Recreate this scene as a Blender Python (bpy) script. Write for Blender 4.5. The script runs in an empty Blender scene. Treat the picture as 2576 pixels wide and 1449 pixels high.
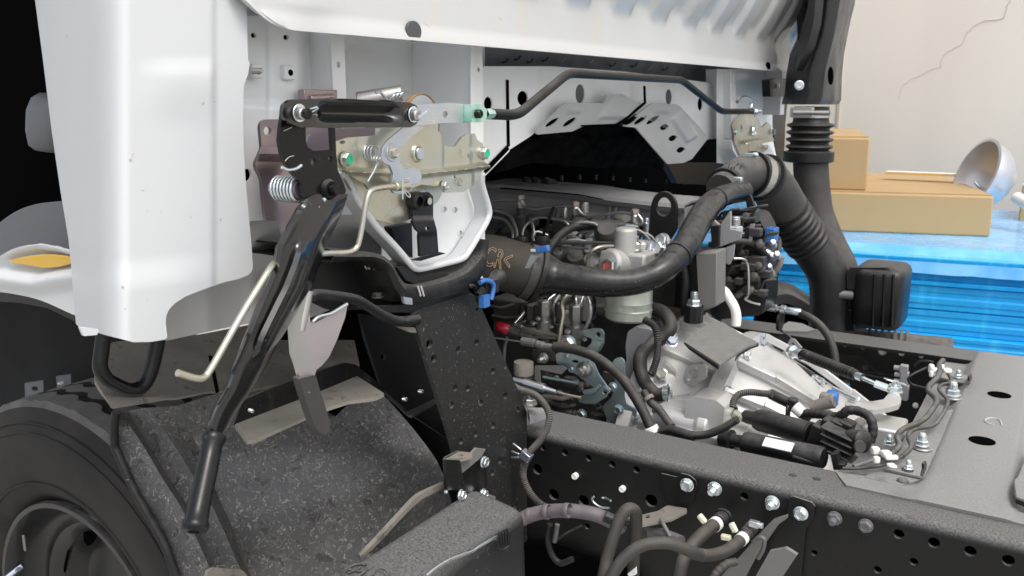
import bpy, bmesh, math, random
from math import sin, cos, pi, sqrt, exp, radians
from mathutils import Vector, Matrix, noise as mnoise
from mathutils.geometry import delaunay_2d_cdt
random.seed(7)
S = bpy.context.scene
COL = S.collection

# ------------------------------------------------------------------ camera
# truck axes: X = rearwards, Y = towards the far side, Z = up; origin = outer top edge of the near frame rail
FPX, CU, CV = 2200.0, 1288.0, 724.5           # focal length and centre in pixels of a 2576 x 1449 view
VX = -Vector((-3552, 474, -FPX)).normalized()
VY = Vector(((FPX * FPX + 474 ** 2) / 3552, 474, -FPX)).normalized()
VZ = VX.cross(VY)
CAM = Vector((0.0, -1.0694, 0.4901))
ROT = Matrix((VX, VY, VZ))                    # camera axes -> truck axes
cam = bpy.data.cameras.new('camera')
cam_o = bpy.data.objects.new('camera', cam)
COL.objects.link(cam_o)
cam_o.matrix_world = Matrix.Translation(CAM) @ ROT.to_4x4()
cam.sensor_width = 36.0
cam.lens = 36.0 * FPX / 2576.0
cam.clip_start, cam.clip_end = 0.02, 500
cam.dof.use_dof = True
cam.dof.focus_distance = 1.05
cam.dof.aperture_fstop = 13
S.camera = cam_o

# ------------------------------------------------------------------ light
SUN_EL, SUN_AZ = 58, -30                      # azimuth: direction the light comes from, degrees from +X towards +Y
wd = bpy.data.worlds.new('World')
S.world = wd
wd.use_nodes = True
nt = wd.node_tree
sky = nt.nodes.new('ShaderNodeTexSky')
sky.sky_type = 'NISHITA'
sky.sun_disc = False
sky.sun_elevation = radians(SUN_EL)
sky.sun_rotation = radians(90 - SUN_AZ)
sky.air_density = 1.0
sky.dust_density = 4.0
sky.ozone_density = 0.6
hs = nt.nodes.new('ShaderNodeHueSaturation')   # thin white overcast: little blue left in the sky
hs.inputs['Saturation'].default_value = .35
nt.links.new(sky.outputs[0], hs.inputs['Color'])
nt.links.new(hs.outputs[0], nt.nodes['Background'].inputs[0])
nt.nodes['Background'].inputs[1].default_value = 0.15
sl = bpy.data.lights.new('sun', 'SUN')
sl.energy = 0.65
sl.angle = radians(20)
sl.color = (1.0, 0.965, 0.91)
sun = bpy.data.objects.new('sun', sl)
COL.objects.link(sun)
sd = Vector((cos(radians(SUN_EL)) * cos(radians(SUN_AZ)), cos(radians(SUN_EL)) * sin(radians(SUN_AZ)), sin(radians(SUN_EL))))
sun.rotation_euler = sd.to_track_quat('Z', 'Y').to_euler()
sun.location = (0, 0, 6)
S.view_settings.view_transform = 'Standard'
S.view_settings.look = 'None'
S.view_settings.exposure = 0.70
S.view_settings.gamma = 1.0
# ------------------------------------------------------------------ survey helpers
# points of the photograph (pixels of several enlargements) brought onto the real planes of the truck
ZM = {'V': (0, 0, 1), 'A': (572.4, 178.9, .37036), 'B': (572.4, 572.4, .37028), 'C': (1180.6, 447.2, .30868),
      'D': (1252.2, 769.2, .30868), 'E': (0, 912.3, .37036), 'F': (626.1, 1001.7, .31249), 'G': (1252.2, 1091.2, .31249),
      'H': (1788.8, 876.5, .39512), 'I': (1824.6, 572.4, .29165), 'J': (2092.9, 876.5, .27164), 'K': (1770.9, 178.9, .30863),
      'L': (1770.9, 536.6, .2469), 'M': (536.6, 0, .29165), 'N': (0, 679.7, .24685), 'O': (626.1, 214.7, .2469),
      'Q': (965.9, 214.7, .2469), 'R': (1162.7, 0, .34721), 'T': (1860.3, 0, .37036), 'U': (0, 483, .33327)}
def px(t, p):
    o = ZM[t]
    return (o[0] + o[2] * p[0], o[1] + o[2] * p[1])
def ray(u, v):
    return ROT @ Vector((u - CU, -(v - CV), -FPX))
def PV(u, v, x=None, y=None, z=None):
    d = ray(u, v)
    if x is not None: t = (x - CAM.x) / d.x
    elif y is not None: t = (y - CAM.y) / d.y
    else: t = (z - CAM.z) / d.z
    return CAM + d * t
def P(t, p, **k):
    return PV(*px(t, p), **k)
def PS(t, pts, **k):
    return [P(t, q, **k) for q in pts]
def proj(p):
    c = ROT.transposed() @ (Vector(p) - CAM)
    return (CU + FPX * c.x / -c.z, CV - FPX * c.y / -c.z)
FWD = ROT @ Vector((0, 0, -1))
def mpp(p):                                   # metres per view pixel at a point
    return (p - CAM).dot(FWD) / FPX
def RM(t, r, p):
    return r * ZM[t][2] * mpp(p)
def ss(a, b, x):
    t = min(1, max(0, (x - a) / (b - a)))
    return t * t * (3 - 2 * t)
def lerp_tab(tab, x):
    if x <= tab[0][0]: return tab[0][1]
    for (a, b), (c, d) in zip(tab, tab[1:]):
        if x <= c: return b + (d - b) * (x - a) / (c - a)
    return tab[-1][1]
def rp(pts, r, n=4, closed=True):             # round the corners of a pixel outline or a 3D polyline
    out = []
    m = len(pts)
    V_ = [Vector(p) for p in pts]
    for i in range(m):
        if not closed and i in (0, m - 1):
            out.append(V_[i]); continue
        a, b, c = V_[i - 1], V_[i], V_[(i + 1) % m]
        rr = r[i] if isinstance(r, (list, tuple)) else r
        l1, l2 = (a - b).length, (c - b).length
        k1, k2 = min(rr, l1 * .48), min(rr, l2 * .48)
        if min(k1, k2) < 1e-6: out.append(b); continue
        p0, p2 = b + (a - b) / l1 * k1, b + (c - b) / l2 * k2
        for j in range(n + 1):
            t = j / n
            out.append(p0 * (1 - t) ** 2 + b * 2 * t * (1 - t) + p2 * t * t)
    return out
def cr(pts, k=6):                             # Catmull-Rom through points (tuples of any length)
    V_ = [Vector(p) for p in pts]
    out = []
    for i in range(len(V_) - 1):
        p0 = V_[i - 1] if i else V_[0] * 2 - V_[1]
        p1, p2 = V_[i], V_[i + 1]
        p3 = V_[i + 2] if i + 2 < len(V_) else V_[-1] * 2 - V_[-2]
        for j in range(k):
            t = j / k
            out.append(.5 * ((2 * p1) + (p2 - p0) * t + (2 * p0 - 5 * p1 + 4 * p2 - p3) * t * t + (3 * p1 - p0 - 3 * p2 + p3) * t ** 3))
    out.append(V_[-1])
    return out
def ell(c, a, b=None, n=14, rot=0):
    b = a if b is None else b
    return [(c[0] + a * cos(2 * pi * i / n) * cos(rot) - b * sin(2 * pi * i / n) * sin(rot),
             c[1] + a * cos(2 * pi * i / n) * sin(rot) + b * sin(2 * pi * i / n) * cos(rot)) for i in range(n)]
def basis(n):
    n = Vector(n).normalized()
    a = Vector((0, 0, 1)) if abs(n.z) < .9 else Vector((1, 0, 0))
    e1 = a.cross(n).normalized()
    return e1, n.cross(e1), n
def circ3(c, n, r, k=14):
    e1, e2, _ = basis(n)
    return [c + e1 * r * cos(2 * pi * i / k) + e2 * r * sin(2 * pi * i / k) for i in range(k)]
def cdt(outer, holes, inner=()):
    vs = [Vector(p[:2]) for p in outer]
    loops = [list(range(len(vs)))]
    for h in holes:
        s = len(vs)
        vs += [Vector(p[:2]) for p in h]
        loops.append(list(range(s, len(vs))))
    vs += [Vector(p) for p in inner]
    ed = [(l[i], l[(i + 1) % len(l)]) for l in loops for i in range(len(l))]
    r = delaunay_2d_cdt(vs, ed, [], 0, 1e-7)
    V2, F2 = r[0], r[2]
    def inside(p, poly):
        c = False
        j = len(poly) - 1
        for i in range(len(poly)):
            a, b = poly[i], poly[j]
            if (a[1] > p.y) != (b[1] > p.y) and p.x < (b[0] - a[0]) * (p.y - a[1]) / (b[1] - a[1]) + a[0]: c = not c
            j = i
        return c
    F = []
    for f in F2:
        c = (V2[f[0]] + V2[f[1]] + V2[f[2]]) / 3
        if inside(c, outer) and not any(inside(c, h) for h in holes): F.append(tuple(f))
    return V2, F

class MB:                                     # collects shapes; obj() links them as ONE mesh object
    def __init__(s):
        s.v, s.f, s.m = [], [], []
    def add(s, v, f, mi=0):
        o = len(s.v)
        s.v += [Vector(p) for p in v]
        s.f += [tuple(i + o for i in q) for q in f]
        s.m += [mi] * len(f)
        return s
    def plate(s, pts, n, t, holes=(), mi=0):
        """flat plate: outline on its face, thickness t away from the face normal n; holes are outlines too"""
        e1, e2, n = basis(n)
        o = Vector(pts[0])
        to2 = lambda q: ((Vector(q) - o).dot(e1), (Vector(q) - o).dot(e2))
        d = (Vector(pts[0]) - o).dot(n)
        V2, F = cdt([to2(q) for q in pts], [[to2(q) for q in h] for h in holes])
        top = [o + e1 * q.x + e2 * q.y for q in V2]
        k = len(top)
        F = [f if (V2[f[1]] - V2[f[0]]).cross(V2[f[2]] - V2[f[0]]) > 0 else f[::-1] for f in F]
        fs = list(F) + [tuple(i + k for i in f[::-1]) for f in F]
        cnt = {}
        for f in F:
            for i in range(3):
                cnt[(f[i], f[(i + 1) % 3])] = 1
        for (a, b) in cnt:
            if (b, a) not in cnt: fs.append((b, a, a + k, b + k))
        return s.add(top + [q - n * t for q in top], fs, mi)
    def box(s, c, size, ax=None, mi=0):
        c = Vector(c)
        ax = ax or (Vector((1, 0, 0)), Vector((0, 1, 0)), Vector((0, 0, 1)))
        v = [c + ax[0] * size[0] / 2 * i + ax[1] * size[1] / 2 * j + ax[2] * size[2] / 2 * k for i in (-1, 1) for j in (-1, 1) for k in (-1, 1)]
        return s.add(v, [(0, 1, 3, 2), (4, 6, 7, 5), (0, 4, 5, 1), (2, 3, 7, 6), (0, 2, 6, 4), (1, 5, 7, 3)], mi)
    def tube(s, pts, r, n=14, cap=True, mi=0, squash=None):
        pts = [Vector(p) for p in pts]
        m = len(pts)
        rs = r if isinstance(r, (list, tuple)) else [r] * m
        tang = []
        for i in range(m):
            d = pts[min(i + 1, m - 1)] - pts[max(i - 1, 0)]
            tang.append(d.normalized() if d.length > 1e-9 else tang[-1])
        e1 = basis(tang[0])[0]
        vs = []
        for i in range(m):
            e1 = (e1 - tang[i] * e1.dot(tang[i])).normalized()
            e2 = tang[i].cross(e1)
            for k in range(n):
                a = 2 * pi * k / n
                vs.append(pts[i] + (e1 * cos(a) + e2 * sin(a)) * rs[i])
        fs = [(i * n + k, i * n + (k + 1) % n, (i + 1) * n + (k + 1) % n, (i + 1) * n + k) for i in range(m - 1) for k in range(n)]
        if cap:
            fs += [tuple(range(n))[::-1], tuple(range((m - 1) * n, m * n))]
        return s.add(vs, fs, mi)
    def lathe(s, prof, o, ax, n=24, mi=0, a0=0, a1=2 * pi):
        """prof: (distance along the axis, radius)"""
        e1, e2, ax = basis(ax)
        o = Vector(o)
        full = abs(a1 - a0 - 2 * pi) < 1e-6
        k = n if full else n + 1
        vs = [o + ax * h + (e1 * cos(a0 + (a1 - a0) * j / n) + e2 * sin(a0 + (a1 - a0) * j / n)) * r for h, r in prof for j in range(k)]
        fs = []
        for i in range(len(prof) - 1):
            for j in range(n):
                q = (j + 1) % k
                fs.append((i * k + j, i * k + q, (i + 1) * k + q, (i + 1) * k + j))
        return s.add(vs, fs, mi)
    def loft(s, rows, closed=False, cap=False, mi=0):
        n = len(rows[0])
        vs = [p for r in rows for p in r]
        fs = []
        for i in range(len(rows) - 1):
            for j in range(n if closed else n - 1):
                q = (j + 1) % n
                fs.append((i * n + j, i * n + q, (i + 1) * n + q, (i + 1) * n + j))
        if cap:
            fs += [tuple(range(n))[::-1], tuple(range((len(rows) - 1) * n, len(rows) * n))]
        return s.add(vs, fs, mi)
    def prism(s, pts, vec, mi=0):
        pts = [Vector(p) for p in pts]
        vec = Vector(vec)
        n = len(pts)
        return s.add(pts + [p + vec for p in pts], [tuple(range(n)), tuple(range(n, 2 * n))[::-1]] + [((i + 1) % n, i, i + n, (i + 1) % n + n) for i in range(n)], mi)
    def sheet(s, outline, fn, step, holes=(), mi=0):
        """stamped sheet: outline in view pixels, fn(u, v) gives the point in space; filled with a fine grid"""
        xs, ys = [p[0] for p in outline], [p[1] for p in outline]
        inner = []
        j = 0
        y = min(ys) + step * .5
        def near(p, poly, d):
            return any((p[0] - q[0]) ** 2 + (p[1] - q[1]) ** 2 < d * d for q in poly)
        def dens(poly):
            out = []
            for i in range(len(poly)):
                a, b = Vector(poly[i][:2]), Vector(poly[(i + 1) % len(poly)][:2])
                k = max(1, int((b - a).length / step))
                out += [tuple(a + (b - a) * t / k) for t in range(k)]
            return out
        outline = dens(outline)
        holes = [dens(h) for h in holes]
        while y < max(ys):
            x = min(xs) + step * (.5 if j % 2 else 0.0)
            while x < max(xs):
                p = (x, y)
                if not near(p, outline, step * .55) and not any(near(p, h, step * .55) for h in holes): inner.append(p)
                x += step
            y += step * .87
            j += 1
        V2, F = cdt(outline, holes, inner)
        v3 = [fn(q.x, q.y) for q in V2]
        G = []
        for f in F:
            a, b, c = v3[f[0]], v3[f[1]], v3[f[2]]
            nn = (b - a).cross(c - a)
            G.append(f if nn.dot(CAM - a) > 0 else f[::-1])
        return s.add(v3, G, mi)
    def thicken(s, th):
        """give an open sheet its thickness: back face and rim (th > 0: away from the face normals)"""
        nv = len(s.v)
        nr = [Vector((0, 0, 0)) for _ in range(nv)]
        cnt = {}
        for f in s.f:
            a, b, c = s.v[f[0]], s.v[f[1]], s.v[f[2]]
            n = (b - a).cross(c - a) if len(f) == 3 else (s.v[f[2]] - a).cross(s.v[f[3]] - b)
            if n.length > 1e-14: n = n.normalized()
            for k, i in enumerate(f):
                nr[i] += n
                cnt[(i, f[(k + 1) % len(f)])] = 1
        s.v += [p - (n.normalized() if n.length > 1e-9 else n) * th for p, n in zip(list(s.v), nr)]
        fs, ms = list(s.f), list(s.m)
        flip = th < 0
        s.f, s.m = [], []
        for f, m in zip(fs, ms):
            g = tuple(i + nv for i in f[::-1])
            s.f += [f, g] if not flip else [f[::-1], g[::-1]]
            s.m += [m, m]
        for (a, b) in cnt:
            if (b, a) not in cnt:
                q = (b, a, a + nv, b + nv)
                s.f.append(q if not flip else q[::-1]); s.m.append(0)
        return s
    def obj(s, name, mats, parent=None, bevel=0, seg=2, ang=35, solid=0, sub=0, label=None, kind=None):
        if solid: s.thicken(solid)
        me = bpy.data.meshes.new(name)
        lo = Vector((min(p.x for p in s.v), min(p.y for p in s.v), min(p.z for p in s.v)))
        hi = Vector((max(p.x for p in s.v), max(p.y for p in s.v), max(p.z for p in s.v)))
        c = (lo + hi) / 2
        me.from_pydata([p - c for p in s.v], [], s.f)
        mats = mats if isinstance(mats, (list, tuple)) else [mats]
        for m in mats: me.materials.append(m)
        if len(mats) > 1: me.polygons.foreach_set('material_index', s.m)
        me.polygons.foreach_set('use_smooth', [True] * len(me.polygons))
        me.validate()
        me.set_sharp_from_angle(angle=radians(ang))
        o = bpy.data.objects.new(name, me)
        COL.objects.link(o)
        place(o, c, parent)
        if bevel:
            md = o.modifiers.new('edge', 'BEVEL'); md.width = bevel; md.segments = seg; md.limit_method = 'ANGLE'; md.angle_limit = radians(38); md.use_clamp_overlap = True
        if sub:
            md = o.modifiers.new('smooth', 'SUBSURF'); md.levels = md.render_levels = sub
        if label: o['label'] = label
        if kind: o['kind'] = kind
        return o
WPOS = {}
def place(o, w, parent):
    w = Vector(w)
    WPOS[o] = w
    o.parent = parent
    o.location = w - (WPOS[parent] if parent else Vector((0, 0, 0)))
def thing(name, label, cat, loc, group=None):
    o = bpy.data.objects.new(name, None)
    o.empty_display_size = .1
    COL.objects.link(o)
    place(o, loc, None)
    o['label'] = label; o['category'] = cat
    if group: o['group'] = group
    return o
def tag(o, label, cat, group=None):
    o['label'] = label; o['category'] = cat
    if group: o['group'] = group
    return o

# ------------------------------------------------------------------ materials
def mat(name, col, rough=.5, metal=0.0, coat=0.0, var=0.0, vs=12, bump=0.0, bs=300, speck=None, dust=None, streak=None, rv=0.0, spec=.5, film=None, aniso=None):
    m = bpy.data.materials.new(name)
    m.use_nodes = True
    T = m.node_tree
    b = T.nodes['Principled BSDF']
    N, L = T.nodes.new, T.links.new
    b.inputs['Roughness'].default_value = rough
    b.inputs['Metallic'].default_value = metal
    b.inputs['Coat Weight'].default_value = coat
    b.inputs['Coat Roughness'].default_value = .06
    b.inputs['Specular IOR Level'].default_value = spec
    tc = N('ShaderNodeTexCoord')
    gp = N('ShaderNodeNewGeometry')
    pos = gp.outputs['Position']
    def noise(scale, detail=4, dist=0.0, stretch=None, rough_=.55):
        n = N('ShaderNodeTexNoise')
        n.inputs['Scale'].default_value = scale
        n.inputs['Detail'].default_value = detail
        n.inputs['Distortion'].default_value = dist
        n.inputs['Roughness'].default_value = rough_
        if stretch:
            mp = N('ShaderNodeMapping')
            mp.inputs['Scale'].default_value = stretch
            L(pos, mp.inputs[0]); L(mp.outputs[0], n.inputs['Vector'])
        else:
            L(pos, n.inputs['Vector'])
        return n.outputs[0]
    def rng(src, a, b_, c=0.0, d=1.0):
        r = N('ShaderNodeMapRange')
        r.inputs[1].default_value, r.inputs[2].default_value, r.inputs[3].default_value, r.inputs[4].default_value = a, b_, c, d
        L(src, r.inputs[0])
        return r.outputs[0]
    def mix(fac, a, c2):
        x = N('ShaderNodeMix'); x.data_type = 'RGBA'
        if isinstance(fac, float): x.inputs[0].default_value = fac
        else: L(fac, x.inputs[0])
        for k, q in ((6, a), (7, c2)):
            if isinstance(q, tuple): x.inputs[k].default_value = (*q, 1)
            else: L(q, x.inputs[k])
        return x.outputs[2]
    def mul(a, c2):
        x = N('ShaderNodeMath'); x.operation = 'MULTIPLY'
        for k, q in ((0, a), (1, c2)):
            if isinstance(q, (int, float)): x.inputs[k].default_value = q
            else: L(q, x.inputs[k])
        return x.outputs[0]
    out = tuple(col)
    if film:
        out = mix(rng(noise(film[1], 3), .38, .62), out, tuple(film[0]))
    if var:
        lo = tuple(max(0, c * (1 - var)) for c in col); hi = tuple(min(1, c * (1 + var)) for c in col)
        if film: out = mix(rng(noise(vs, 5), .3, .7, 0, var), out, (.02, .02, .02))
        else: out = mix(rng(noise(vs, 5), .3, .7), lo, hi)
    rsrc = None
    if streak:      # (colour, scale, amount): runs and streaks downwards
        f = mul(rng(noise(streak[1], 4, .2, (1, 1, .08)), .55, .75), streak[2])
        out = mix(f, out, tuple(streak[0]))
    if dust:        # (colour, amount, noise scale): dust lying on surfaces that face up
        sp = N('ShaderNodeSeparateXYZ'); L(gp.outputs['Normal'], sp.inputs[0])
        f = mul(mul(rng(sp.outputs[2], .15, .95), rng(noise(dust[2] if len(dust) > 2 else 30, 5), .3, .62, .25, 1)), dust[1])
        out = mix(f, out, tuple(dust[0]))
        rsrc = rng(f, 0, 1, rough, min(.9, rough + .3))
    if speck:       # list of (colour, scale, threshold, distortion)
        for sk in speck:
            f = mul(rng(noise(sk[1], 3, sk[3] if len(sk) > 3 else .5), sk[2], sk[2] + .06), sk[4] if len(sk) > 4 else 1.0)
            out = mix(f, out, tuple(sk[0]))
    if isinstance(out, tuple): b.inputs['Base Color'].default_value = (*out, 1)
    else: L(out, b.inputs['Base Color'])
    if rv:
        L(rng(noise(18, 4), .3, .7, max(.03, rough - rv), min(1, rough + rv)), b.inputs['Roughness'])
    elif rsrc is not None: L(rsrc, b.inputs['Roughness'])
    if bump:
        bp = N('ShaderNodeBump')
        bp.inputs['Strength'].default_value = bump
        bp.inputs['Distance'].default_value = .002
        L(noise(bs, 3), bp.inputs['Height'])
        L(bp.outputs[0], b.inputs['Normal'])
    return m
DUST = (.30, .285, .26)
M = {}
M['white'] = mat('white_paint', (.59, .605, .617), .48, coat=.06, spec=.35, speck=[((.30, .22, .16), 90, .715, .3, .8)])
M['white_rust'] = mat('white_paint_lip', (.55, .56, .558), .34, coat=.5, spec=.4, speck=[((.50, .36, .24), 60, .70, .6, .7)], streak=((.62, .52, .42), 26, .30))
M['white_in'] = mat('white_undercoat', (.78, .79, .79), .45, coat=.25, var=.05, vs=9, streak=((.50, .46, .40), 22, .25))
M['white_lifted'] = mat('white_paint_lifted', (.80, .82, .825), .40, coat=.3, var=.05, vs=7)  # same white paint as outside, its colour raised for panels lying in shade
M['grey_dusty'] = mat('grey_cab_paint_dusty', (.52, .525, .52), .55, var=.10, vs=10, dust=(DUST, .6))
M['floor_grey'] = mat('floor_underside_paint', (.24, .26, .28), .55, spec=.25, var=.15, vs=12)
M['bar'] = mat('bar_black_paint', (.008, .008, .008), .34, spec=.16, dust=(DUST, .25), speck=[((.26, .25, .235), 300, .70, .8, .7)])
M['grey_shield'] = mat('heat_shield_paint', (.40, .405, .405), .55, spec=.2, var=.08, vs=10)
M['black'] = mat('gloss_black_paint', (.0045, .0045, .005), .22, spec=.32, speck=[((.26, .25, .235), 300, .70, .8, .7), ((.20, .19, .18), 80, .735, 2.0, .5)], dust=(DUST, .04))
M['black_dusty'] = mat('dusty_black_paint', (.011, .011, .011), .33, spec=.3, speck=[((.24, .225, .21), 300, .69, .8, .7), ((.18, .17, .16), 90, .72, 2.5, .5)], dust=((.20, .195, .19), .55, 300), streak=((.07, .068, .065), 60, .35))
M['frame'] = mat('chassis_black', (.009, .009, .009), .30, spec=.3, speck=[((.20, .19, .18), 330, .735, .8, .6), ((.15, .145, .14), 80, .745, 4.0, .5)], dust=((.215, .211, .205), .85, 380), bump=.25, bs=1400)
M['frame_top'] = mat('dusty_chassis_top', (.17, .168, .162), .5, var=.10, vs=300, dust=((.30, .296, .288), .8, 380), bump=.3, bs=1400)
M['perf'] = mat('spattered_black', (.021, .021, .021), .38, spec=.3, speck=[((.30, .28, .255), 300, .655, .9, .75), ((.20, .19, .175), 110, .69, 2.0, .5)], streak=((.05, .048, .046), 150, .35), dust=(DUST, .4))
M['liner'] = mat('liner_plastic', (.082, .082, .085), .42, var=.35, vs=7, speck=[((.19, .178, .16), 60, .55, 2.2, .5), ((.34, .315, .28), 105, .60, 1.8, .75), ((.46, .43, .39), 190, .64, 1.2, .8), ((.030, .030, .031), 60, .60, .8, .75)], dust=((.17, .165, .157), .5, 120), rv=.12)
M['liner_plain'] = mat('liner_plastic_clean', (.060, .060, .063), .42, spec=.3, var=.2, vs=8, speck=[((.22, .205, .185), 60, .69, 1.6, .7)], dust=((.14, .135, .13), .3))
M['flap'] = mat('dusty_flap', (.19, .175, .155), .75, var=.22, vs=14, speck=[((.06, .055, .05), 46, .64, .4, .7)])
M['ledge'] = mat('dusty_ledge', (.20, .185, .16), .8, var=.18, vs=25, speck=[((.09, .08, .07), 58, .60, .4, .7)])
M['box'] = mat('dusty_cover', (.018, .018, .019), .42, speck=[((.30, .29, .275), 260, .665, 1.0, .7)], dust=((.20, .20, .197), .8, 400), bump=.35, bs=900)
M['rubber'] = mat('black_rubber', (.015, .015, .016), .42, spec=.3, dust=((.20, .19, .18), .32, 60), var=.3, speck=[((.3, .29, .27), 150, .715, .8, .7)])
M['rubber_dusty'] = mat('dusty_rubber', (.040, .038, .036), .62, dust=((.22, .205, .185), .65, 60), var=.3, speck=[((.36, .34, .31), 220, .71, .8, .7)])
M['hose'] = mat('hose_rubber', (.022, .0215, .021), .5, spec=.3, dust=((.15, .14, .125), .6, 40), var=.3)
M['brownhose'] = mat('dusty_brown_hose', (.034, .0305, .027), .58, dust=((.125, .112, .097), .6, 60), var=.25)
M['sleeve'] = mat('cr_sleeve_rubber', (.034, .030, .026), .68, spec=.3, dust=((.10, .088, .07), .5, 25), var=.3)
M['pipe'] = mat('intake_pipe', (.011, .011, .0115), .24, spec=.36, dust=((.17, .165, .158), .42, 90), speck=[((.40, .39, .37), 230, .685, .8, .75), ((.3, .29, .27), 80, .72, 1.5, .5)])
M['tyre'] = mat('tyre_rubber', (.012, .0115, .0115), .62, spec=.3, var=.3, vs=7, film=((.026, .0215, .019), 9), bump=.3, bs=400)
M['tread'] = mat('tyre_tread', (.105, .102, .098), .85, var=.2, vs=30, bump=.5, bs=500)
M['rim'] = mat('black_rim', (.012, .012, .013), .30, coat=.2, dust=((.2, .19, .18), .35))
M['zinc'] = mat('zinc_plate', (.62, .645, .66), .32, metal=.9, rv=.10, film=((.52, .58, .66), 14))
M['zincw'] = mat('bright_zinc', (.70, .77, .79), .26, metal=.85, rv=.08)
M['gold'] = mat('yellow_zinc', (.56, .53, .41), .32, metal=.85, rv=.10, film=((.57, .575, .52), 16))
M['purple'] = mat('dichromate_zinc', (.31, .27, .335), .34, metal=.75, rv=.12, film=((.36, .285, .27), 14))
M['snork'] = mat('snorkel_plastic', (.022, .022, .023), .36, spec=.5, dust=((.20, .195, .19), .5, 60), var=.2, rv=.1)
M['leverblack'] = mat('gloss_black_channel', (.006, .006, .0065), .20, spec=.6, coat=.5, speck=[((.26, .25, .235), 300, .70, .8, .7)])
M['grip'] = mat('black_grip', (.006, .006, .0065), .34, spec=.4, speck=[((.2, .19, .18), 260, .70, .8, .5)], rv=.1)
M['tongue'] = mat('pinkish_zinc', (.56, .52, .53), .38, metal=.8, rv=.08, film=((.48, .50, .46), 12))
M['bluezinc'] = mat('bluish_zinc', (.36, .46, .50), .36, metal=.8, rv=.12, film=((.44, .50, .50), 22))
M['steel'] = mat('bare_steel', (.50, .50, .48), .36, metal=.9, rv=.1)
M['alu'] = mat('cast_aluminium', (.58, .585, .595), .42, metal=.45, rv=.1, bump=.22, bs=900, film=((.62, .61, .585), 8), dust=((.50, .48, .44), .35, 25), streak=((.36, .345, .315), 20, .5), speck=[((.30, .28, .25), 60, .68, 1.2, .5)])
M['iron'] = mat('dark_casting', (.035, .034, .033), .5, var=.35, vs=20, dust=((.17, .16, .142), .55, 40), bump=.3, bs=300)
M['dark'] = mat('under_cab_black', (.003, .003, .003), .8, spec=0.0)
M['arch_in'] = mat('inner_arch_plastic', (.016, .017, .019), .6, spec=.1, var=.3, vs=5)
M['dark_glossy'] = mat('insulation_black', (.014, .0138, .0135), .6, spec=0.0, var=.4, vs=25, bump=.4, bs=90)
M['darkgrey'] = mat('dark_grey_paint', (.07, .075, .08), .45, var=.1)
M['greyplate'] = mat('grey_cover_plate', (.15, .147, .14), .6, dust=((.23, .222, .21), .7, 90), var=.1)
M['headgrey'] = mat('cylinder_head_grey', (.26, .26, .27), .5, metal=.2, dust=((.36, .35, .33), .6, 25), var=.12)
M['plastic'] = mat('black_plastic', (.012, .012, .013), .36, spec=.3, dust=((.17, .166, .16), .45, 80), var=.2)
M['greyplastic'] = mat('grey_plastic', (.10, .10, .105), .5, dust=((.25, .24, .23), .5))
M['whiteplastic'] = mat('white_nylon', (.80, .80, .77), .45)
M['cream'] = mat('cream_plastic', (.72, .68, .52), .5)
M['green'] = mat('green_paint_mark', (.02, .52, .26), .45)
M['greenzinc'] = mat('green_stained_zinc', (.30, .62, .48), .35, metal=.5, film=((.55, .70, .66), 40))
M['red'] = mat('red_cap', (.42, .012, .03), .25, coat=.4)
M['redmark'] = mat('red_paint_mark', (.55, .10, .08), .5)
M['blueplug'] = mat('blue_plastic', (.035, .14, .40), .5, var=.15, vs=60)
M['headalu'] = mat('dusty_cast_head', (.40, .40, .395), .5, metal=.4, bump=.25, bs=800, film=((.46, .45, .42), 20), dust=((.40, .375, .33), .5, 50))
M['filter'] = mat('fuel_filter_can', (.50, .53, .46), .28, metal=.35, coat=.3)
M['amber'] = mat('amber_lens', (.62, .36, .015), .25, coat=.5)
M['trim'] = mat('grey_trim', (.115, .12, .135), .5)
M['tape'] = mat('taped_harness', (.115, .098, .11), .5, dust=((.22, .2, .2), .5, 25), var=.15)
M['mark'] = mat('pale_mark', (.50, .49, .47), .7)
M['goldmark'] = mat('gold_print', (.36, .25, .16), .7)
M['rusty'] = mat('rusty_edge', (.30, .19, .10), .7, var=.4)
M['redsteel'] = mat('red_stained_steel', (.36, .22, .18), .5, metal=.4, film=((.45, .40, .36), 90))
M['sticker'] = mat('white_label', (.74, .75, .76), .5, speck=[((.2, .2, .22), 420, .62, 0, .5)])

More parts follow.
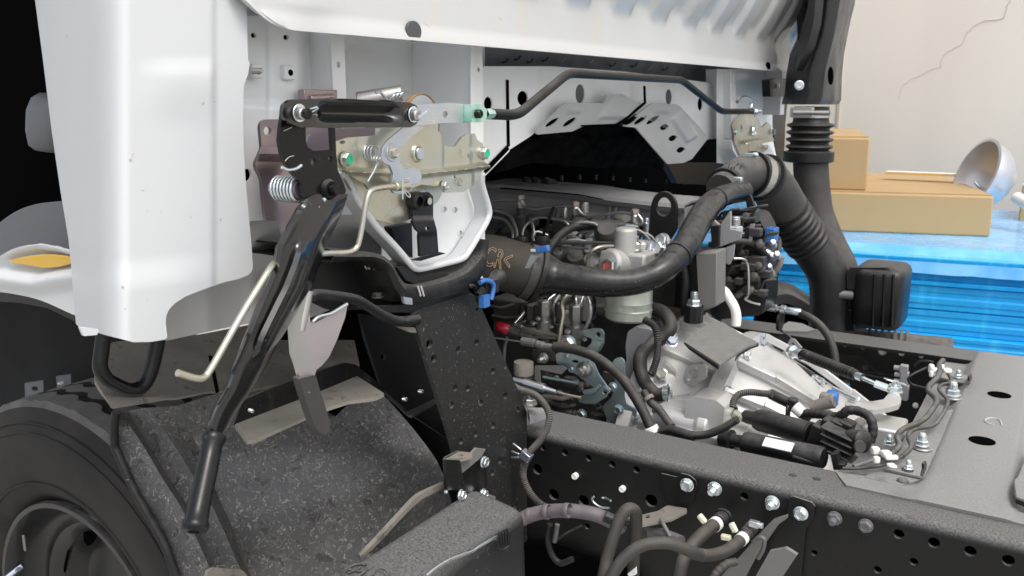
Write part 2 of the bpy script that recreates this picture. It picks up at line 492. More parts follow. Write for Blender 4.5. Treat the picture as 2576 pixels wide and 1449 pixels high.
# ------------------------------------------------------------------ fasteners (unit size: 1 = width of the washer face)
FAST = {}
def fast_mesh(kind, mk, top):
    key = (kind, mk, top)
    if key in FAST: return FAST[key]
    b = MB()
    z = Vector((0, 0, 1))
    if kind in ('bolt', 'nut', 'stud_nut'):
        b.lathe([(0, .5), (.07, .5), (.13, .40), (.14, 0.0)], (0, 0, 0), z, 20)
        hexr = .43
        pr = [(.1, hexr), (.42, hexr), (.5, hexr * .86)]
        pr += [(.5, hexr * .55), (.46, hexr * .5), (.46, 0.0)] if kind == 'bolt' else [(.5, hexr * .55), (.44, hexr * .5), (.44, 0.0)]
        k = 4 if top == 'redmark' else 3       # paint only in the recess, or over the whole face
        b.lathe(pr[:k], (0, 0, 0), z, 6)
        b.lathe(pr[k - 1:], (0, 0, 0), z, 6, mi=1)
    if kind in ('stud_nut', 'stud'):
        h = 1.05 if kind == 'stud_nut' else 1.0
        pr = [(.0, .26)]
        k = 9
        for i in range(k):
            a = .4 * (kind == 'stud_nut') + (h - .45 * (kind == 'stud_nut')) * i / k
            pr += [(a, .265), (a + h / k / 3, .225)]
        pr += [(h, .24), (h + .07, .18), (h + .07, 0)]
        b.lathe(pr, (0, 0, 0), z, 12)
    if kind == 'washer':
        b.lathe([(0, .22), (0, .5), (.06, .5), (.09, .47), (.09, .22), (0, .22)], (0, 0, 0), z, 24)
    if kind == 'pin':
        b.lathe([(0, .5), (.7, .5), (.85, .40), (.85, .22), (.75, .2), (.75, 0)], (0, 0, 0), z, 16)
    if kind == 'dome':
        b.lathe([(0, .5)] + [(.42 * sin(a), .5 * cos(a)) for a in [i * pi / 12 for i in range(1, 7)]], (0, 0, 0), z, 16)
    me = bpy.data.meshes.new(kind)
    me.from_pydata(b.v, [], b.f)
    me.materials.append(M[mk])
    me.materials.append(M[top or mk])
    me.polygons.foreach_set('material_index', b.m)
    me.polygons.foreach_set('use_smooth', [True] * len(me.polygons))
    me.set_sharp_from_angle(angle=radians(32))
    FAST[key] = me
    return me
def fast(kind, parent, p, n, size, mk='zincw', top=None, name=None, spin=None, label=None, zs=.8):
    me = fast_mesh(kind, mk, top)
    o = bpy.data.objects.new(name or {'stud_nut': 'nut', 'dome': 'plug'}.get(kind, kind), me)
    COL.objects.link(o)
    place(o, p, parent)
    q = Vector(n).normalized().to_track_quat('Z', 'Y')
    o.rotation_euler = (q.to_matrix() @ Matrix.Rotation(random.random() * 6.28 if spin is None else spin, 3, 'Z')).to_euler()
    o.scale = (size, size, size * zs)
    if label: o['label'] = label
    return o
XP, YN, ZP = Vector((1, 0, 0)), Vector((0, -1, 0)), Vector((0, 0, 1))
def fz(kind, parent, t, p, n, r, mk='zincw', top=None, label=None, name=None, **k):
    q = P(t, p, **k)
    return fast(kind, parent, q, n, 2 * RM(t, r, q), mk, top, name=name, label=label)
def hose(t, pts, r, axis='y', k=7, n=14, corr=None, smooth=True, cap=True):
    """pts: (x, y, depth value on the given axis[, radius factor])"""
    p3 = []
    for q in pts:
        p3.append(P(t, q[:2], **{axis: q[2]}))
    rad = [RM(t, r * (q[3] if len(q) > 3 else 1), p) for q, p in zip(pts, p3)]
    if smooth:
        c = cr([(*p, q) for p, q in zip(p3, rad)], k)
    else:
        c = [Vector((*p, q)) for p, q in zip(p3, rad)]
    ps, rs = [Vector(q[:3]) for q in c], [q[3] for q in c]
    if corr:                                  # (pitch in radii, depth)
        ps, rs = resample(ps, rs, corr[0] * rad[0] / 4)
        rs = [q * (1 + corr[1] * (.5 - .5 * cos(2 * pi * i / 4)) - corr[1] * .5) for i, q in enumerate(rs)]
    return ps, rs
def resample(ps, rs, d):
    out, ro = [ps[0]], [rs[0]]
    acc = 0
    for i in range(len(ps) - 1):
        a, b = ps[i], ps[i + 1]
        l = (b - a).length
        if l < 1e-9: continue
        t = d - acc
        while t < l:
            out.append(a + (b - a) * t / l); ro.append(rs[i] + (rs[i + 1] - rs[i]) * t / l)
            t += d
        acc = (acc + l) % d
    return out, ro
def bent(pts, r3, k=5):                       # bent rod: 3D polyline with rounded bends
    return rp(pts, r3, k, closed=False)
def slab(name, t, pts, mk, parent, th, rnd=0, bevel=.0008, holes=(), n=None, label=None, **k):
    """flat plate traced on one of the truck's planes"""
    n = n or (XP if 'x' in k else YN if 'y' in k else ZP)
    o2 = rp(pts, rnd, 4) if rnd else pts
    b = MB()
    hs = []
    for h in holes:
        c = P(t, h[:2], **k)
        hs.append(circ3(c, n, RM(t, h[2], c)) if len(h) == 3 else PS(t, ell(h, h[2], h[3], rot=h[4] if len(h) > 4 else 0), **k))
    b.plate(PS(t, o2, **k), n, th, hs)
    return b.obj(name, M[mk], parent, bevel=bevel, label=label)
def rod(name, t, pts, r, mk, parent, axis='y', k=7, n=12, corr=None, label=None, smooth=True):
    ps, rs = hose(t, pts, r, axis, k, n, corr, smooth)
    return MB().tube(ps, rs, n).obj(name, M[mk], parent, ang=50, label=label)

truck = thing('truck', 'white cab truck with its engine and black chassis frame laid bare behind the cab', 'truck', (-.6, .43, -.845))
# ------------------------------------------------------------------ cab
CX = -0.655
# rear wall with its flared lower lip; above it the wall slopes back in pressed ribs
def back_wall():
    b = MB()
    z0 = lambda y: .557 + .002 * (y - .4) / .9
    ys = []
    y = -.515
    while y < 1.43:
        ys.append(y); y += .0065
    p1 = PV(1895, 101, x=CX)
    p2 = PV(2003, 0, y=p1.y)
    k = (p2.x - p1.x) / (p2.z - p1.z)
    k = min(max(k, .5), 1.6)
    print('SLOPE', k)
    rows = []
    zs = [0, .003, .012, .018, .022, .028, .036, .045] + [.045 + .0075 * i for i in range(1, 24)] + [.24, .30, .40, .60, .9]
    pitch = .152
    for q in zs:
        row = []
        for y in ys:
            zb = z0(y)
            if y < -.44:                       # rounded lower corner
                a = min(1, (-.44 - y) / .075)
                zb += .075 * (1 - sqrt(max(0, 1 - a * a)))
            ph = ((y - .02) / pitch) % 1.0
            rib = ss(.0, .14, ph) * (1 - ss(.46, .60, ph)) * ss(-.12, .02, y)
            zz = max(zb, z0(y) + q)
            start = .066 + .020 * rib
            r = max(0, q - start)
            soft = .010
            r = r - soft * (1 - exp(-r / soft)) if r > 0 else 0
            left = ss(-.35, .10, y)
            x = CX + .085 * (1 - exp(-r * k * .8 / .085)) * (.25 + .75 * left)
            x += .006 * (1 - ss(0, .019, q))                       # lip kicks out
            x += .007 * exp(-((y + .42) / .035) ** 2) * exp(-((q - .028) / .018) ** 2)   # dent by the corner
            x -= .010 * ss(-.485, -.515, y)
            row.append(Vector((x, y, zz)))
        rows.append(row)
    b.loft(rows[::-1])
    return b.obj('cab_back_wall', M['white_rust'], truck, solid=.003, ang=60, label='white rear wall of the cab with pressed ribs and a rust-stained lower lip')
wall_b = back_wall()
for (t, p, a, c) in (('M', (1735, 268), 62, 90), ('R', (2222, 483), 13, 33)):
    b = MB()
    q = P(t, p, x=CX + .004)
    pts = PS(t, ell(p, a, c, 20, .0 if t == 'R' else -.12), x=CX + .0085)
    b.plate(pts, XP, .004)
    b.obj('drain_plug', M['darkgrey'] if t == 'M' else M['dark'], wall_b, bevel=.0015)

# white corner panel: side and rear faces meeting in one rounded edge, traced edge to edge
YC = lambda v: -.619 - .022 * v / 690
def corner_fn(u, v):
    d = ray(u, v)
    tx = (-.667 - CAM.x) / d.x
    ty = (-.36 * (-.667 - CAM.x) - .933 * (YC(v) - CAM.y)) / (-.36 * d.x - .933 * d.y)
    uc = lerp_tab([(-80, 272), (0, 275), (300, 285), (500, 298), (600, 310), (690, 330), (760, 345), (862, 352)], v)
    # blend the two faces over the rounded edge
    L = d.length
    a, c = tx * L, ty * L
    kk = .07
    h = max(kk - abs(a - c), 0) / kk
    t = max(a, c) + h * h * kk * .25
    inner = 1 - ss(530, 547, u)
    rel = .0045 * inner
    rel += .0042 * ss(138, 195, v) * (1 - ss(200, 330, v)) * ss(320, 450, u) * inner
    rel += .0055 * ss(650, 735, v + .10 * (u - 300)) * (1 - ss(430, 600, u))
    return CAM + d / L * (t - rel)
def corner_panel():
    pts = [(52, -420), (88, 0), (108, 150), (130, 330), (152, 480), (172, 600), (178, 660), (184, 740), (191, 815), (200, 823), (262, 842), (336, 861), (380, 860),
           (416, 854), (421, 848), (417, 812), (418, 796), (424, 781), (432, 771), (443, 761), (466, 746), (520, 725), (567, 709), (600, 702), (624, 692), (634, 682), (636, 670), (633, 620), (630, 586), (620, 483),
           (613, 376), (611, 292), (613, 216), (624, 187), (628, 160), (624, 152), (622, 85), (615, -420)]
    b = MB()
    b.sheet(pts, corner_fn, 7)
    return b.obj('cab_corner_panel', M['white'], truck, solid=.0025, ang=60, label='plain white corner panel at the rear of the cab')
cp = corner_panel()
slab('panel_tab', 'N', rp([(815, 578), (850, 665), (860, 672), (992, 660), (1010, 600)], 14), 'white', cp, .003, x=-.69)
rod('grab_handle', 'N', [(1080, 520, -.79), (1062, 640, -.79), (1032, 850, -.79), (1022, 990, -.79), (1080, 1100, -.79), (1180, 1165, -.79), (1320, 1222, -.79), (1440, 1190, -.79), (1530, 1040, -.79), (1590, 800, -.79), (1620, 600, -.79)], 76, 'grip', truck, 'x', n=20, label='black rubber grab loop hanging under the white corner panel')

# far left: open door side of the cab with dark cabin, grey seat side, wheel arch
slab('cabin_dark_sheet', 'V', [(-1300, -700), (420, -700), (420, 745), (-1300, 745)], 'dark', truck, .02, y=-.30)  # black sheet painted for the darkness inside the cabin
b = MB()
q = P('V', (135, 305), x=-1.10)
rs_ = RM('V', 1, q)
b.lathe([(-78 * rs_, 0), (-76 * rs_, 40 * rs_), (-66 * rs_, 54 * rs_), (-30 * rs_, 62 * rs_), (20 * rs_, 62 * rs_), (52 * rs_, 52 * rs_), (66 * rs_, 34 * rs_), (70 * rs_, 0)], q, Vector((.1, .1, 1)), 28)
b.obj('seat_side', M['trim'], truck, ang=60, label='grey rounded seat side inside the dark cabin')
ax = -.98
slab('arch_trim', 'V', [tuple(q) for q in cr([(-380, 700), (-200, 690), (-60, 640), (-20, 578), (30, 537), (80, 516), (130, 508), (200, 503), (260, 500)], 5)] + [(260, 690), (-60, 700), (-380, 790)], 'trim', truck, .03, y=-.45, label='grey wheel arch trim beside the cab corner')
def fender_fn(u, v):
    p = PV(u, v, y=-.50)
    top = lerp_tab([(-60, 700), (-20, 668), (20, 645), (60, 624), (110, 613), (165, 620), (230, 640)], u)
    low = lerp_tab([(-60, 690), (0, 664), (60, 672), (110, 679), (165, 668), (230, 660)], u)
    p.y -= .012 * (1 - ss(0, 26, v - top)) + .018 * ss(low - 6, low + 26, v) - .010 * ss(low + 26, low + 70, v)
    return p
fo = [tuple(q) for q in cr([(-420, 800), (-240, 758), (-60, 700), (-20, 666), (20, 643), (60, 622), (110, 612), (165, 619), (230, 640)], 5)] + [(250, 800)] + [tuple(q) for q in cr([(200, 788), (180, 779), (120, 753), (60, 738), (0, 730), (-60, 727), (-240, 780), (-420, 830)], 4)]
b = MB()
b.sheet(fo, fender_fn, 6)
fen = b.obj('wheel_arch', M['white'], truck, solid=.004, ang=60, label='white wheel arch panel in front of the cab corner')
am = [tuple(q) for q in cr([(14, 658), (50, 648), (95, 641), (140, 641), (190, 648)], 5)] + [tuple(q) for q in cr([(190, 660), (150, 671), (112, 674), (70, 668), (14, 658)], 5)][:-1]
slab('side_marker', 'V', am, 'amber', fen, .006, y=-.511)
b = MB()
b.sheet([(-60, 735), (0, 731), (60, 738), (120, 752), (185, 780), (230, 800), (230, 830), (120, 775), (50, 762), (-60, 755)], lambda u, v: PV(u, v, y=-.46), 9)
b.obj('arch_edge', M['plastic'], fen, solid=.01)
slab('inner_arch', 'V', [(-1300, 740), (300, 740), (300, 1700), (-1300, 1700)], 'arch_in', truck, .02, y=-.05)
slab('arch_bracket', 'N', rp([(250, 1150), (440, 1120), (445, 1280), (255, 1320)], 8), 'trim', truck, .004, y=-.10, holes=[(355, 1207, 32, 24)])
b2 = slab('arch_bracket', 'N', rp([(570, 1080), (720, 1060), (725, 1190), (580, 1210)], 8), 'trim', truck, .004, y=-.10)
fz('stud', b2, 'N', (640, 1145), YN, 28, y=-.104)

# inner rear structure (white paint in the shade of the wall, colour raised)
def pil_fn(u, v):
    x = -.715
    x += .006 * ss(662, 684, u) * (1 - ss(742, 764, u + .10 * max(0, v - 210))) - .02 * ss(752, 776, u + .10 * max(0, v - 210))
    x += .006 * ss(250, 275, v) * (1 - ss(690, 740, u))
    return PV(u, v, x=x)
b = MB()
hl = [ell(px('M', p), r * .29165) for p, r in (((348, 305), 24), ((628, 322), 24))] + [ell(px('A', (135, 705)), 11, 16)]
b.sheet([(560, 40), (802, 40), (802, 300), (800, 545), (700, 552), (560, 560)], pil_fn, 5.5, holes=hl)
pil = b.obj('cab_inner_pillar', M['white_lifted'], truck, solid=.003, ang=60)
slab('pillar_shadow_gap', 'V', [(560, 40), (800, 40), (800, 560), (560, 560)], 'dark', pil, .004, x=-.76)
for (p, kind, r) in (((330, 615), 'bolt', 62), ((608, 628), 'bolt', 66)):
    q = P('M', p, x=-.712)
    b = MB()
    rr = RM('M', 66, q)
    b.box(q + XP * .004, (.012, rr * 1.9, rr * 1.9))
    b.obj('weld_nut', M['white_in'], pil, bevel=.0025, seg=3, ang=40)
    b = MB(); b.lathe([(0, rr * .42), (.0004, rr * .40), (.0005, 0)], q + XP * .0102, XP, 16); b.obj('nut_bore', M['dark'], pil)
q = P('M', (345, 612), x=-.70)
fast('stud', pil, q, XP, 2.6 * RM('M', 36, q), 'steel', zs=1.1)
# floor of the inner structure under the pillar
b = MB()
def low_fn(u, v):
    x = -.74 - .05 * ss(560, 700, v)
    x += .010 * exp(-((u - 520) / 30) ** 2) * ss(640, 760, v) + .008 * exp(-((u - 640) / 18) ** 2) * ss(640, 760, v)
    return PV(u, v, x=x)
b.sheet([(400, 540), (960, 540), (960, 640), (880, 760), (780, 800), (690, 802), (560, 826), (420, 857), (380, 860), (380, 700)], low_fn, 11)
b.obj('cab_floor_back', M['grey_dusty'], truck, solid=.003, ang=60, label='dull grey back edge of the cab floor behind the lock lever')
# deep panel with its embossed frame
def deep_fn(u, v):
    x = -.80
    fr = lambda d: ss(-4, 4, d)
    ins = fr(u - 868) * fr(1072 - u) * fr(v - 116)
    x -= .006 * ins
    x -= .02 * ss(806, 812, u) * 0
    return PV(u, v, x=x)
b = MB()
b.sheet([(800, 60), (1220, 60), (1220, 700), (800, 700)], deep_fn, 8)
b.obj('cab_floor_panel', M['white_lifted'], truck, solid=.003, ang=60)
slab('panel_joint', 'V', [(804, 60), (812, 60), (813, 300), (806, 300)], 'dark', truck, .002, x=-.742)
# standing flanges
def post(pts, t, hs, x, xd, us, name='cab_post'):
    o = slab(name, t, pts, 'white_in', truck, .003, holes=hs, x=x)
    b = MB()
    (ua, va), (ub, vb) = us
    a, c = P(t, (ua, va), x=x - .003), P(t, (ub, vb), x=x - .003)
    b.loft([[a, c], [a + Vector((xd, 0, 0)), c + Vector((xd, 0, 0))]])
    b.obj('post_web', M['white_lifted'], o, solid=.002)
    return o
post([(1013, 250), (1130, 250), (1152, 860), (1175, 1260), (1050, 1260), (1040, 870)], 'M', [(1080, 558, 24)], -.70, -.10, ((1016, 250), (1052, 1260)))
post([(2222, 330), (2322, 330), (2334, 1150), (2330, 1500), (2225, 1500)], 'M', [(2290, 600, 20)], -.70, -.10, ((2224, 330), (2227, 1500)))

# crossmember with oval holes and a dark slit, standing under the floor
xm = [(150, 480), (640, 480), (1200, 520), (1800, 600), (1860, 650), (1905, 1000), (1780, 1010), (1500, 940), (1180, 780), (740, 755), (500, 985), (345, 1085), (150, 1235)]
hs = [(190, 752, 32, 52), (440, 712, 40, 54), (855, 680, 34, 70), (1497, 703, 23, 58), (1725, 756, 19, 48)]
for pts in ([(1316, 622), (1330, 622), (1334, 748), (1180, 882), (1130, 916), (862, 917), (866, 906), (1118, 896), (1165, 868), (1320, 740)],):
    slab('shield_gap', 'R', pts, 'dark', truck, .002, x=-.7195)
slab('sheet_gap', 'R', [(165, 1235), (186, 1200), (330, 1052), (344, 1082), (205, 1232), (165, 1270)], 'dark', truck, .002, x=-.742)
slab('sheet_edge', 'R', [(150, 1265), (344, 1085), (346, 1096), (160, 1284)], 'white_in', truck, .006, x=-.742)
o = slab('cab_crossmember', 'R', rp(xm, 12), 'white_in', truck, .003, bevel=.0012, holes=hs, x=-.745, label='white pressed crossmember with oval holes under the cab floor')
for h in hs[2:4]:
    slab('hole_plug', 'R', ell(h, h[2] * .95, h[3] * .95), 'darkgrey', o, .002, x=-.747)
slab('crossmember_slit', 'R', [(322, 578), (340, 578), (348, 1060), (330, 1068)], 'dark', o, .002, x=-.743)
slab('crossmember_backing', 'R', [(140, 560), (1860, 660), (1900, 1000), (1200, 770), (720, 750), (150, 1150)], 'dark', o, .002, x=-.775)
b = MB()
def sub_fn(u, v):
    p = PV(u, v, x=-.812 - .004 * ((u // 60) % 2))
    return p
b.sheet([(1190, 100), (1850, 130), (1850, 235), (1600, 225), (1190, 190)], sub_fn, 10)
fl = b.obj('cab_underfloor', M['floor_grey'], truck, solid=.003, ang=60)
for p in ((320, 440), (410, 420), (500, 440), (610, 430), (735, 440), (945, 445), (1100, 465), (1255, 470), (1380, 485), (1480, 495), (1590, 520)):
    b = MB()
    b.tube(cr(PS('R', [(p[0] - 30, p[1] + 12), (p[0] - 6, p[1] + 8), (p[0] + 12, p[1] - 14)], x=-.805), 3), .0022, 6)
    b.obj('floor_clip', M['plastic'] if p[0] % 3 else M['headgrey'], fl, bevel=.002)

# stamped heat shields
def shield_fn(u, v):
    p = PV(u, v, x=-.722 - .00010 * max(0, v - 245))
    r = .002
    def pad(cx, cy, w, h, d):
        return d * ss(w + 6, w - 4, abs(u - cx)) * ss(h + 6, h - 4, abs(v - cy))
    c, s_ = cos(.25), sin(.25)
    if u < 1632:
        r += pad(1562 - (v - 268) * .9, 270, 34, 26, .005)
        r += pad(1440, 277, 16, 6, .0035)
    else:
        r += pad(1662, 277, 18, 6, .0035)
        uu, vv = u - 1718, v - 320
        a, w = uu * .55 + vv * .83, uu * .83 - vv * .55
        r += .0045 * ss(20, 13, abs(w)) * ss(40, 32, abs(a))
    p.x += r
    return p
b = MB()
b.sheet([px('R', q) for q in [(520, 962), (720, 762), (745, 748), (1025, 745), (1040, 690), (1150, 680), (1240, 742), (1325, 748), (1325, 762), (1140, 905), (870, 915), (790, 952), (540, 975)]], shield_fn, 4.5,
        holes=[ell(px('R', p), 6, 20, rot=1.0) for p in ((645, 888), (772, 885))])
s1 = b.obj('heat_shield', M['grey_shield'], truck, solid=.003, ang=50)
b = MB()
b.sheet([px('R', q) for q in [(1160, 915), (1345, 765), (1370, 752), (1545, 755), (1570, 768), (1775, 985), (1770, 1010), (1660, 1150), (1600, 1180), (1480, 1188), (1250, 925)]], shield_fn, 4.5,
        holes=[ell(px('R', p), 6, 19, rot=1.0) for p in ((1218, 876), (1285, 872), (1375, 870))] + [ell(px('R', p), 11, 7.5, rot=-.3) for p in ((1458, 922), (1520, 1002), (1578, 1086))])
s2 = b.obj('heat_shield', M['grey_shield'], truck, solid=.003, ang=50)
# black insulation and the dark space above the engine
def ins_fn(u, v):
    p = PV(u, v, x=-.90 - .0005 * max(0, v - 315))
    p.x += .022 * mnoise.noise(Vector((u * .016, v * .022, 0))) + .007 * mnoise.noise(Vector((u * .05, v * .06, 3))) + .010 * exp(-((v - 345 - .06 * (u - 1400)) / 12) ** 2)
    return p
b = MB()
b.sheet([px('R', q) for q in [(330, 1110), (520, 970), (800, 930), (1250, 905), (1480, 1140), (1470, 1215), (1000, 1220), (500, 1180), (250, 1260)]], ins_fn, 5)
b.obj('floor_insulation', M['dark_glossy'], truck, solid=.004, ang=60, label='crumpled black insulation under the cab floor')
slab('tunnel_void_sheet', 'V', [(900, 100), (2150, 100), (2150, 640), (900, 640)], 'dark', truck, .01, x=-1.30)  # black sheet standing in for the unlit void under the cab
b = MB()
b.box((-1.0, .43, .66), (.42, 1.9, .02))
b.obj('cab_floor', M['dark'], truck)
slab('tunnel_beam', 'R', [(1480, 1178), (1955, 1182), (1900, 1345), (1560, 1330)], 'plastic', truck, .02, x=-.95)
b = MB()
for p in ((720, 1290), (850, 1285), (970, 1285), (1092, 1292), (1215, 1300), (1328, 1308), (1478, 1318), (1606, 1322)):
    b.box(P('R', p, x=-1.0), (.006, .004, .012))
b.obj('edge_clips', M['darkgrey'], truck, kind='stuff')
# right-hand end of the cab
slab('cab_side_panel', 'R', [(1850, 500), (2245, 500), (2250, 1000), (2300, 1250), (1850, 1180)], 'white_lifted', truck, .003, x=-.72)
post([(1944, 500), (1976, 500), (1985, 760), (1990, 1080), (1950, 1000)], 'R', [(1960, 600, 8)], -.70, -.06, ((1944, 500), (1952, 1000)))
slab('cab_side_seal', 'K', [(555, 170), (690, 170), (665, 420), (650, 780), (690, 870), (600, 740), (555, 420)], 'plastic', truck, .01, x=-.72)
slab('bracket_plate', 'K', rp([(535, 70), (600, 60), (720, 60), (720, 205), (540, 210)], 8), 'plastic', truck, .02, x=-.66)
fz('bolt', bpy.data.objects['bracket_plate'], 'K', (598, 120), XP, 20, x=-.658)
# cab shell above and in front of the picture
b = MB()
b.box((-1.35, .43, 1.58), (1.4, 1.9, .05)); b.box((-2.05, .43, .9), (.05, 1.9, 1.4)); b.box((-1.35, 1.36, 1.0), (1.35, .04, 1.1))
b.obj('cab_shell', M['white'], truck)
# ------------------------------------------------------------------ cab lock (near side): everything turns about X, plates stand in X planes
# purple carrier plate
slab('lock_carrier', 'A', rp([(220, 375), (235, 340), (262, 328), (520, 328), (1000, 360), (1010, 560), (700, 640), (560, 1000), (420, 1180), (360, 1018), (275, 1018), (258, 1000), (240, 850), (232, 740), (196, 665), (188, 630), (234, 525)], 16),
     'purple', truck, .004, bevel=.001, holes=[(272, 405, 26, 32)], x=-.672, label='purple plated carrier plate of the cab lock')
lc = bpy.data.objects['lock_carrier']
slab('carrier_flange', 'A', rp([(330, 770), (395, 640), (520, 640), (520, 1100), (440, 1260), (395, 1160), (345, 960)], 14), 'purple', lc, .004, bevel=.001, x=-.650)
b = MB(); b.loft([PS('A', [(225, 520), (400, 530)], x=-.668), PS('A', [(215, 560), (400, 565)], x=-.656), PS('A', [(200, 600), (400, 605)], x=-.668)])
b.obj('carrier_fold', M['purple'], lc, solid=.002)
fz('stud', lc, 'A', (362, 380), XP, 20, 'steel', x=-.668)
q0, q1 = P('A', (880, 200), x=-.70), P('A', (1185, 150), x=-.66)
MB().tube([q0, q1], RM('A', 56, q0), 18).obj('torsion_tube', M['tongue'], truck, bevel=.001)
b = MB(); 
for i in range(3): b.tube(cr([P('A', (1100 + 26 * i, 205 - 6 * i), x=-.655), P('A', (1135 + 26 * i, 160 - 6 * i), x=-.65), P('A', (1180 + 22 * i, 140), x=-.66)], 4), RM('A', 9, q1), 8)
b.tube(PS('A', [(1005, 145), (1040, 143), (1090, 205)], x=-.66), RM('A', 9, q1), 8)
b.obj('return_spring', M['zinc'], truck, ang=60)
b = MB(); q = P('A', (1312, 350), x=-.655)
b.lathe([(0, 0), (.002, .001), (.0025, RM('A', 184, q)), (0, RM('A', 188, q))], q, XP, 40); b.lathe([(.003, RM('A', 184, q)), (.004, RM('A', 192, q)), (-.004, RM('A', 193, q))], q, XP, 40, mi=1)
b.obj('lock_disc', [M['zinc'], M['rusty']], truck, ang=30)
b = MB(); q = P('V', (815, 246), x=-.70)
b.tube([P('V', (778, 248), x=-.69), P('V', (838, 244), x=-.69)], RM('V', 9, q), 12); b.box(P('V', (800, 240), x=-.695), (.01, .05, .012))
b.obj('wire_connector', M['purple'], truck, bevel=.001)

# yellow lock plate
def lockplate(u, v):
    p = PV(u, v, x=-.628)
    a = px('A', (1310, 560))
    r = sqrt(((u - a[0]) / .86) ** 2 + (v - a[1]) ** 2) / .37036
    d = 0
    line = 178.9 + .37036 * lerp_tab([(740, 672), (950, 690), (1270, 700), (1780, 640)], (u - 572.4) / .37036)
    w = (v - line)
    d += .007 * exp(-(w / 6) ** 2)
    d += .003 * ss(-6, 10, w)
    c = px('A', (1070, 690)); d += .012 * exp(-(((u - c[0]) / 14) ** 2 + ((v - c[1]) / 22) ** 2)) 
    xx = (u - 572.4) / .37036
    d += .003 * ss(1480, 1435, xx) * ss(880, 950, xx) * ss(4, -8, w)
    d -= .004 * ss(1635, 1690, xx)
    p.x += d
    return p
lp = [(735, 478), (765, 470), (822, 452), (998, 437), (1035, 385), (1060, 340), (1395, 340), (1405, 385), (1480, 505), (1498, 515), (1545, 512), (1590, 450), (1625, 430), (1700, 424), (1716, 470), (1752, 492), (1765, 640), (1778, 655), (1730, 680), (1720, 720), (1682, 765), (1590, 820), (1465, 826), (1440, 782), (1300, 770), (1240, 792), (1130, 802), (1040, 745), (960, 742), (945, 805), (920, 765), (842, 722), (772, 692), (742, 655)]
b = MB()
b.sheet(rp([px('A', q) for q in lp], 2.0, 2), lockplate, 3.2, holes=[ell(px('A', (780, 483)), 7, 5), ell(px('A', (1635, 578)), 3.5, 5), ell(px('A', (1525, 720)), 4, 6)])
lk = b.obj('cab_lock', M['gold'], truck, solid=.003, ang=50, label='yellow zinc plated lock plate of the cab with green marked bolts')
q = P('A', (1310, 560), x=-.620); b = MB(); r = RM('A', 42, q); b.lathe([(-.002, r), (.0, r), (.001, r * .93), (.001, 0)], q, XP, 28); b.obj('rivet', M['zinc'], lk, ang=30)
b = MB(); b.lathe([(-.0085, r * 1.85), (-.006, r * 1.6), (-.003, r * 1.36), (-.0015, r * 1.22), (-.0015, r * 1.1), (-.003, r * 1.0)], q, XP, 32); b.obj('boss', M['gold'], lk, ang=60)
fz('bolt', lk, 'A', (800, 598), XP, 52, 'steel', 'green', x=-.6265)
fz('bolt', lk, 'A', (1735, 558), XP, 46, 'steel', 'green', x=-.632)
fz('bolt', lk, 'A', (1470, 778), XP, 34, 'tongue', x=-.623)
b = MB(); q = P('A', (1580, 755), x=-.6225); b.tube([Vector(p) for p in circ3(q, XP, RM('A', 24, q), 16)] + [circ3(q, XP, RM('A', 24, q), 16)[0]], RM('A', 3, q), 6); b.obj('punch_ring', M['purple'], lk)
b = MB()                                       # die number stamped upright on the plate
for i, pts in enumerate([[(0, 0), (0, 1)], [(0, 0), (.5, 0), (.5, .5), (0, .5), (0, 1), (.5, 1)], [(0, 0), (.5, 0), (.5, 1), (0, 1), (0, 0)], [(0, 0), (.5, 0), (.5, 1), (0, 1), (0, 0)]]):
    for a, c in zip(pts, pts[1:]):
        b.tube([P('A', (1590 + 22 * s_[1], 600 - 20 * i - 14 * s_[0]), x=-.6262) for s_ in (a, c)], .0003, 5)
b.obj('stamped_number', M['mark'], lk)
# backing of the lock behind the plate (lower bulge)
b = MB(); q = P('A', (1130, 830), x=-.66)
b.plate(PS('A', rp([(780, 700), (1500, 700), (1440, 880), (1300, 985), (1140, 1045), (1000, 1010), (900, 900)], 40), x=-.648), XP, .004)
b.obj('lock_backplate', M['gold'], lk, bevel=.001)
b = MB(); b.lathe([(0, .010), (.014, .010), (.016, .006)], P('A', (1235, 880), x=-.65), XP, 14); b.obj('stop_rubber', M['rubber'], lk)

# silver latch lever on the plate
sl_ = slab('latch_lever', 'A', rp([(1205, 375), (1090, 470), (1052, 520), (1045, 580), (1062, 625), (1105, 640), (1126, 700), (1110, 790), (1130, 830), (1200, 838), (1232, 800), (1235, 772), (1290, 762), (1322, 722), (1312, 682), (1270, 652), (1205, 665), (1172, 620), (1172, 520), (1242, 450), (1345, 375)], 12),
     'zinc', lk, .003, x=-.606)
fz('washer', lk, 'A', (1117, 553), XP, 62, 'zinc', x=-.606)
fz('bolt', lk, 'A', (1122, 553), XP, 44, 'gold', x=-.605)
b = MB(); q = P('A', (1035, 560), x=-.61); r = RM('A', 50, q)
b.tube([q + Vector((-.022 + .018 * i / 48, r * cos(i * 2 * pi / 12), r * sin(i * 2 * pi / 12))) for i in range(49)] , RM('A', 6, q), 6)
b.tube(PS('A', [(1000, 570), (1008, 612), (1022, 622), (990, 690), (952, 752)], x=-.608), RM('A', 6, q), 6)
b.obj('latch_spring', M['zinc'], lk, ang=60)

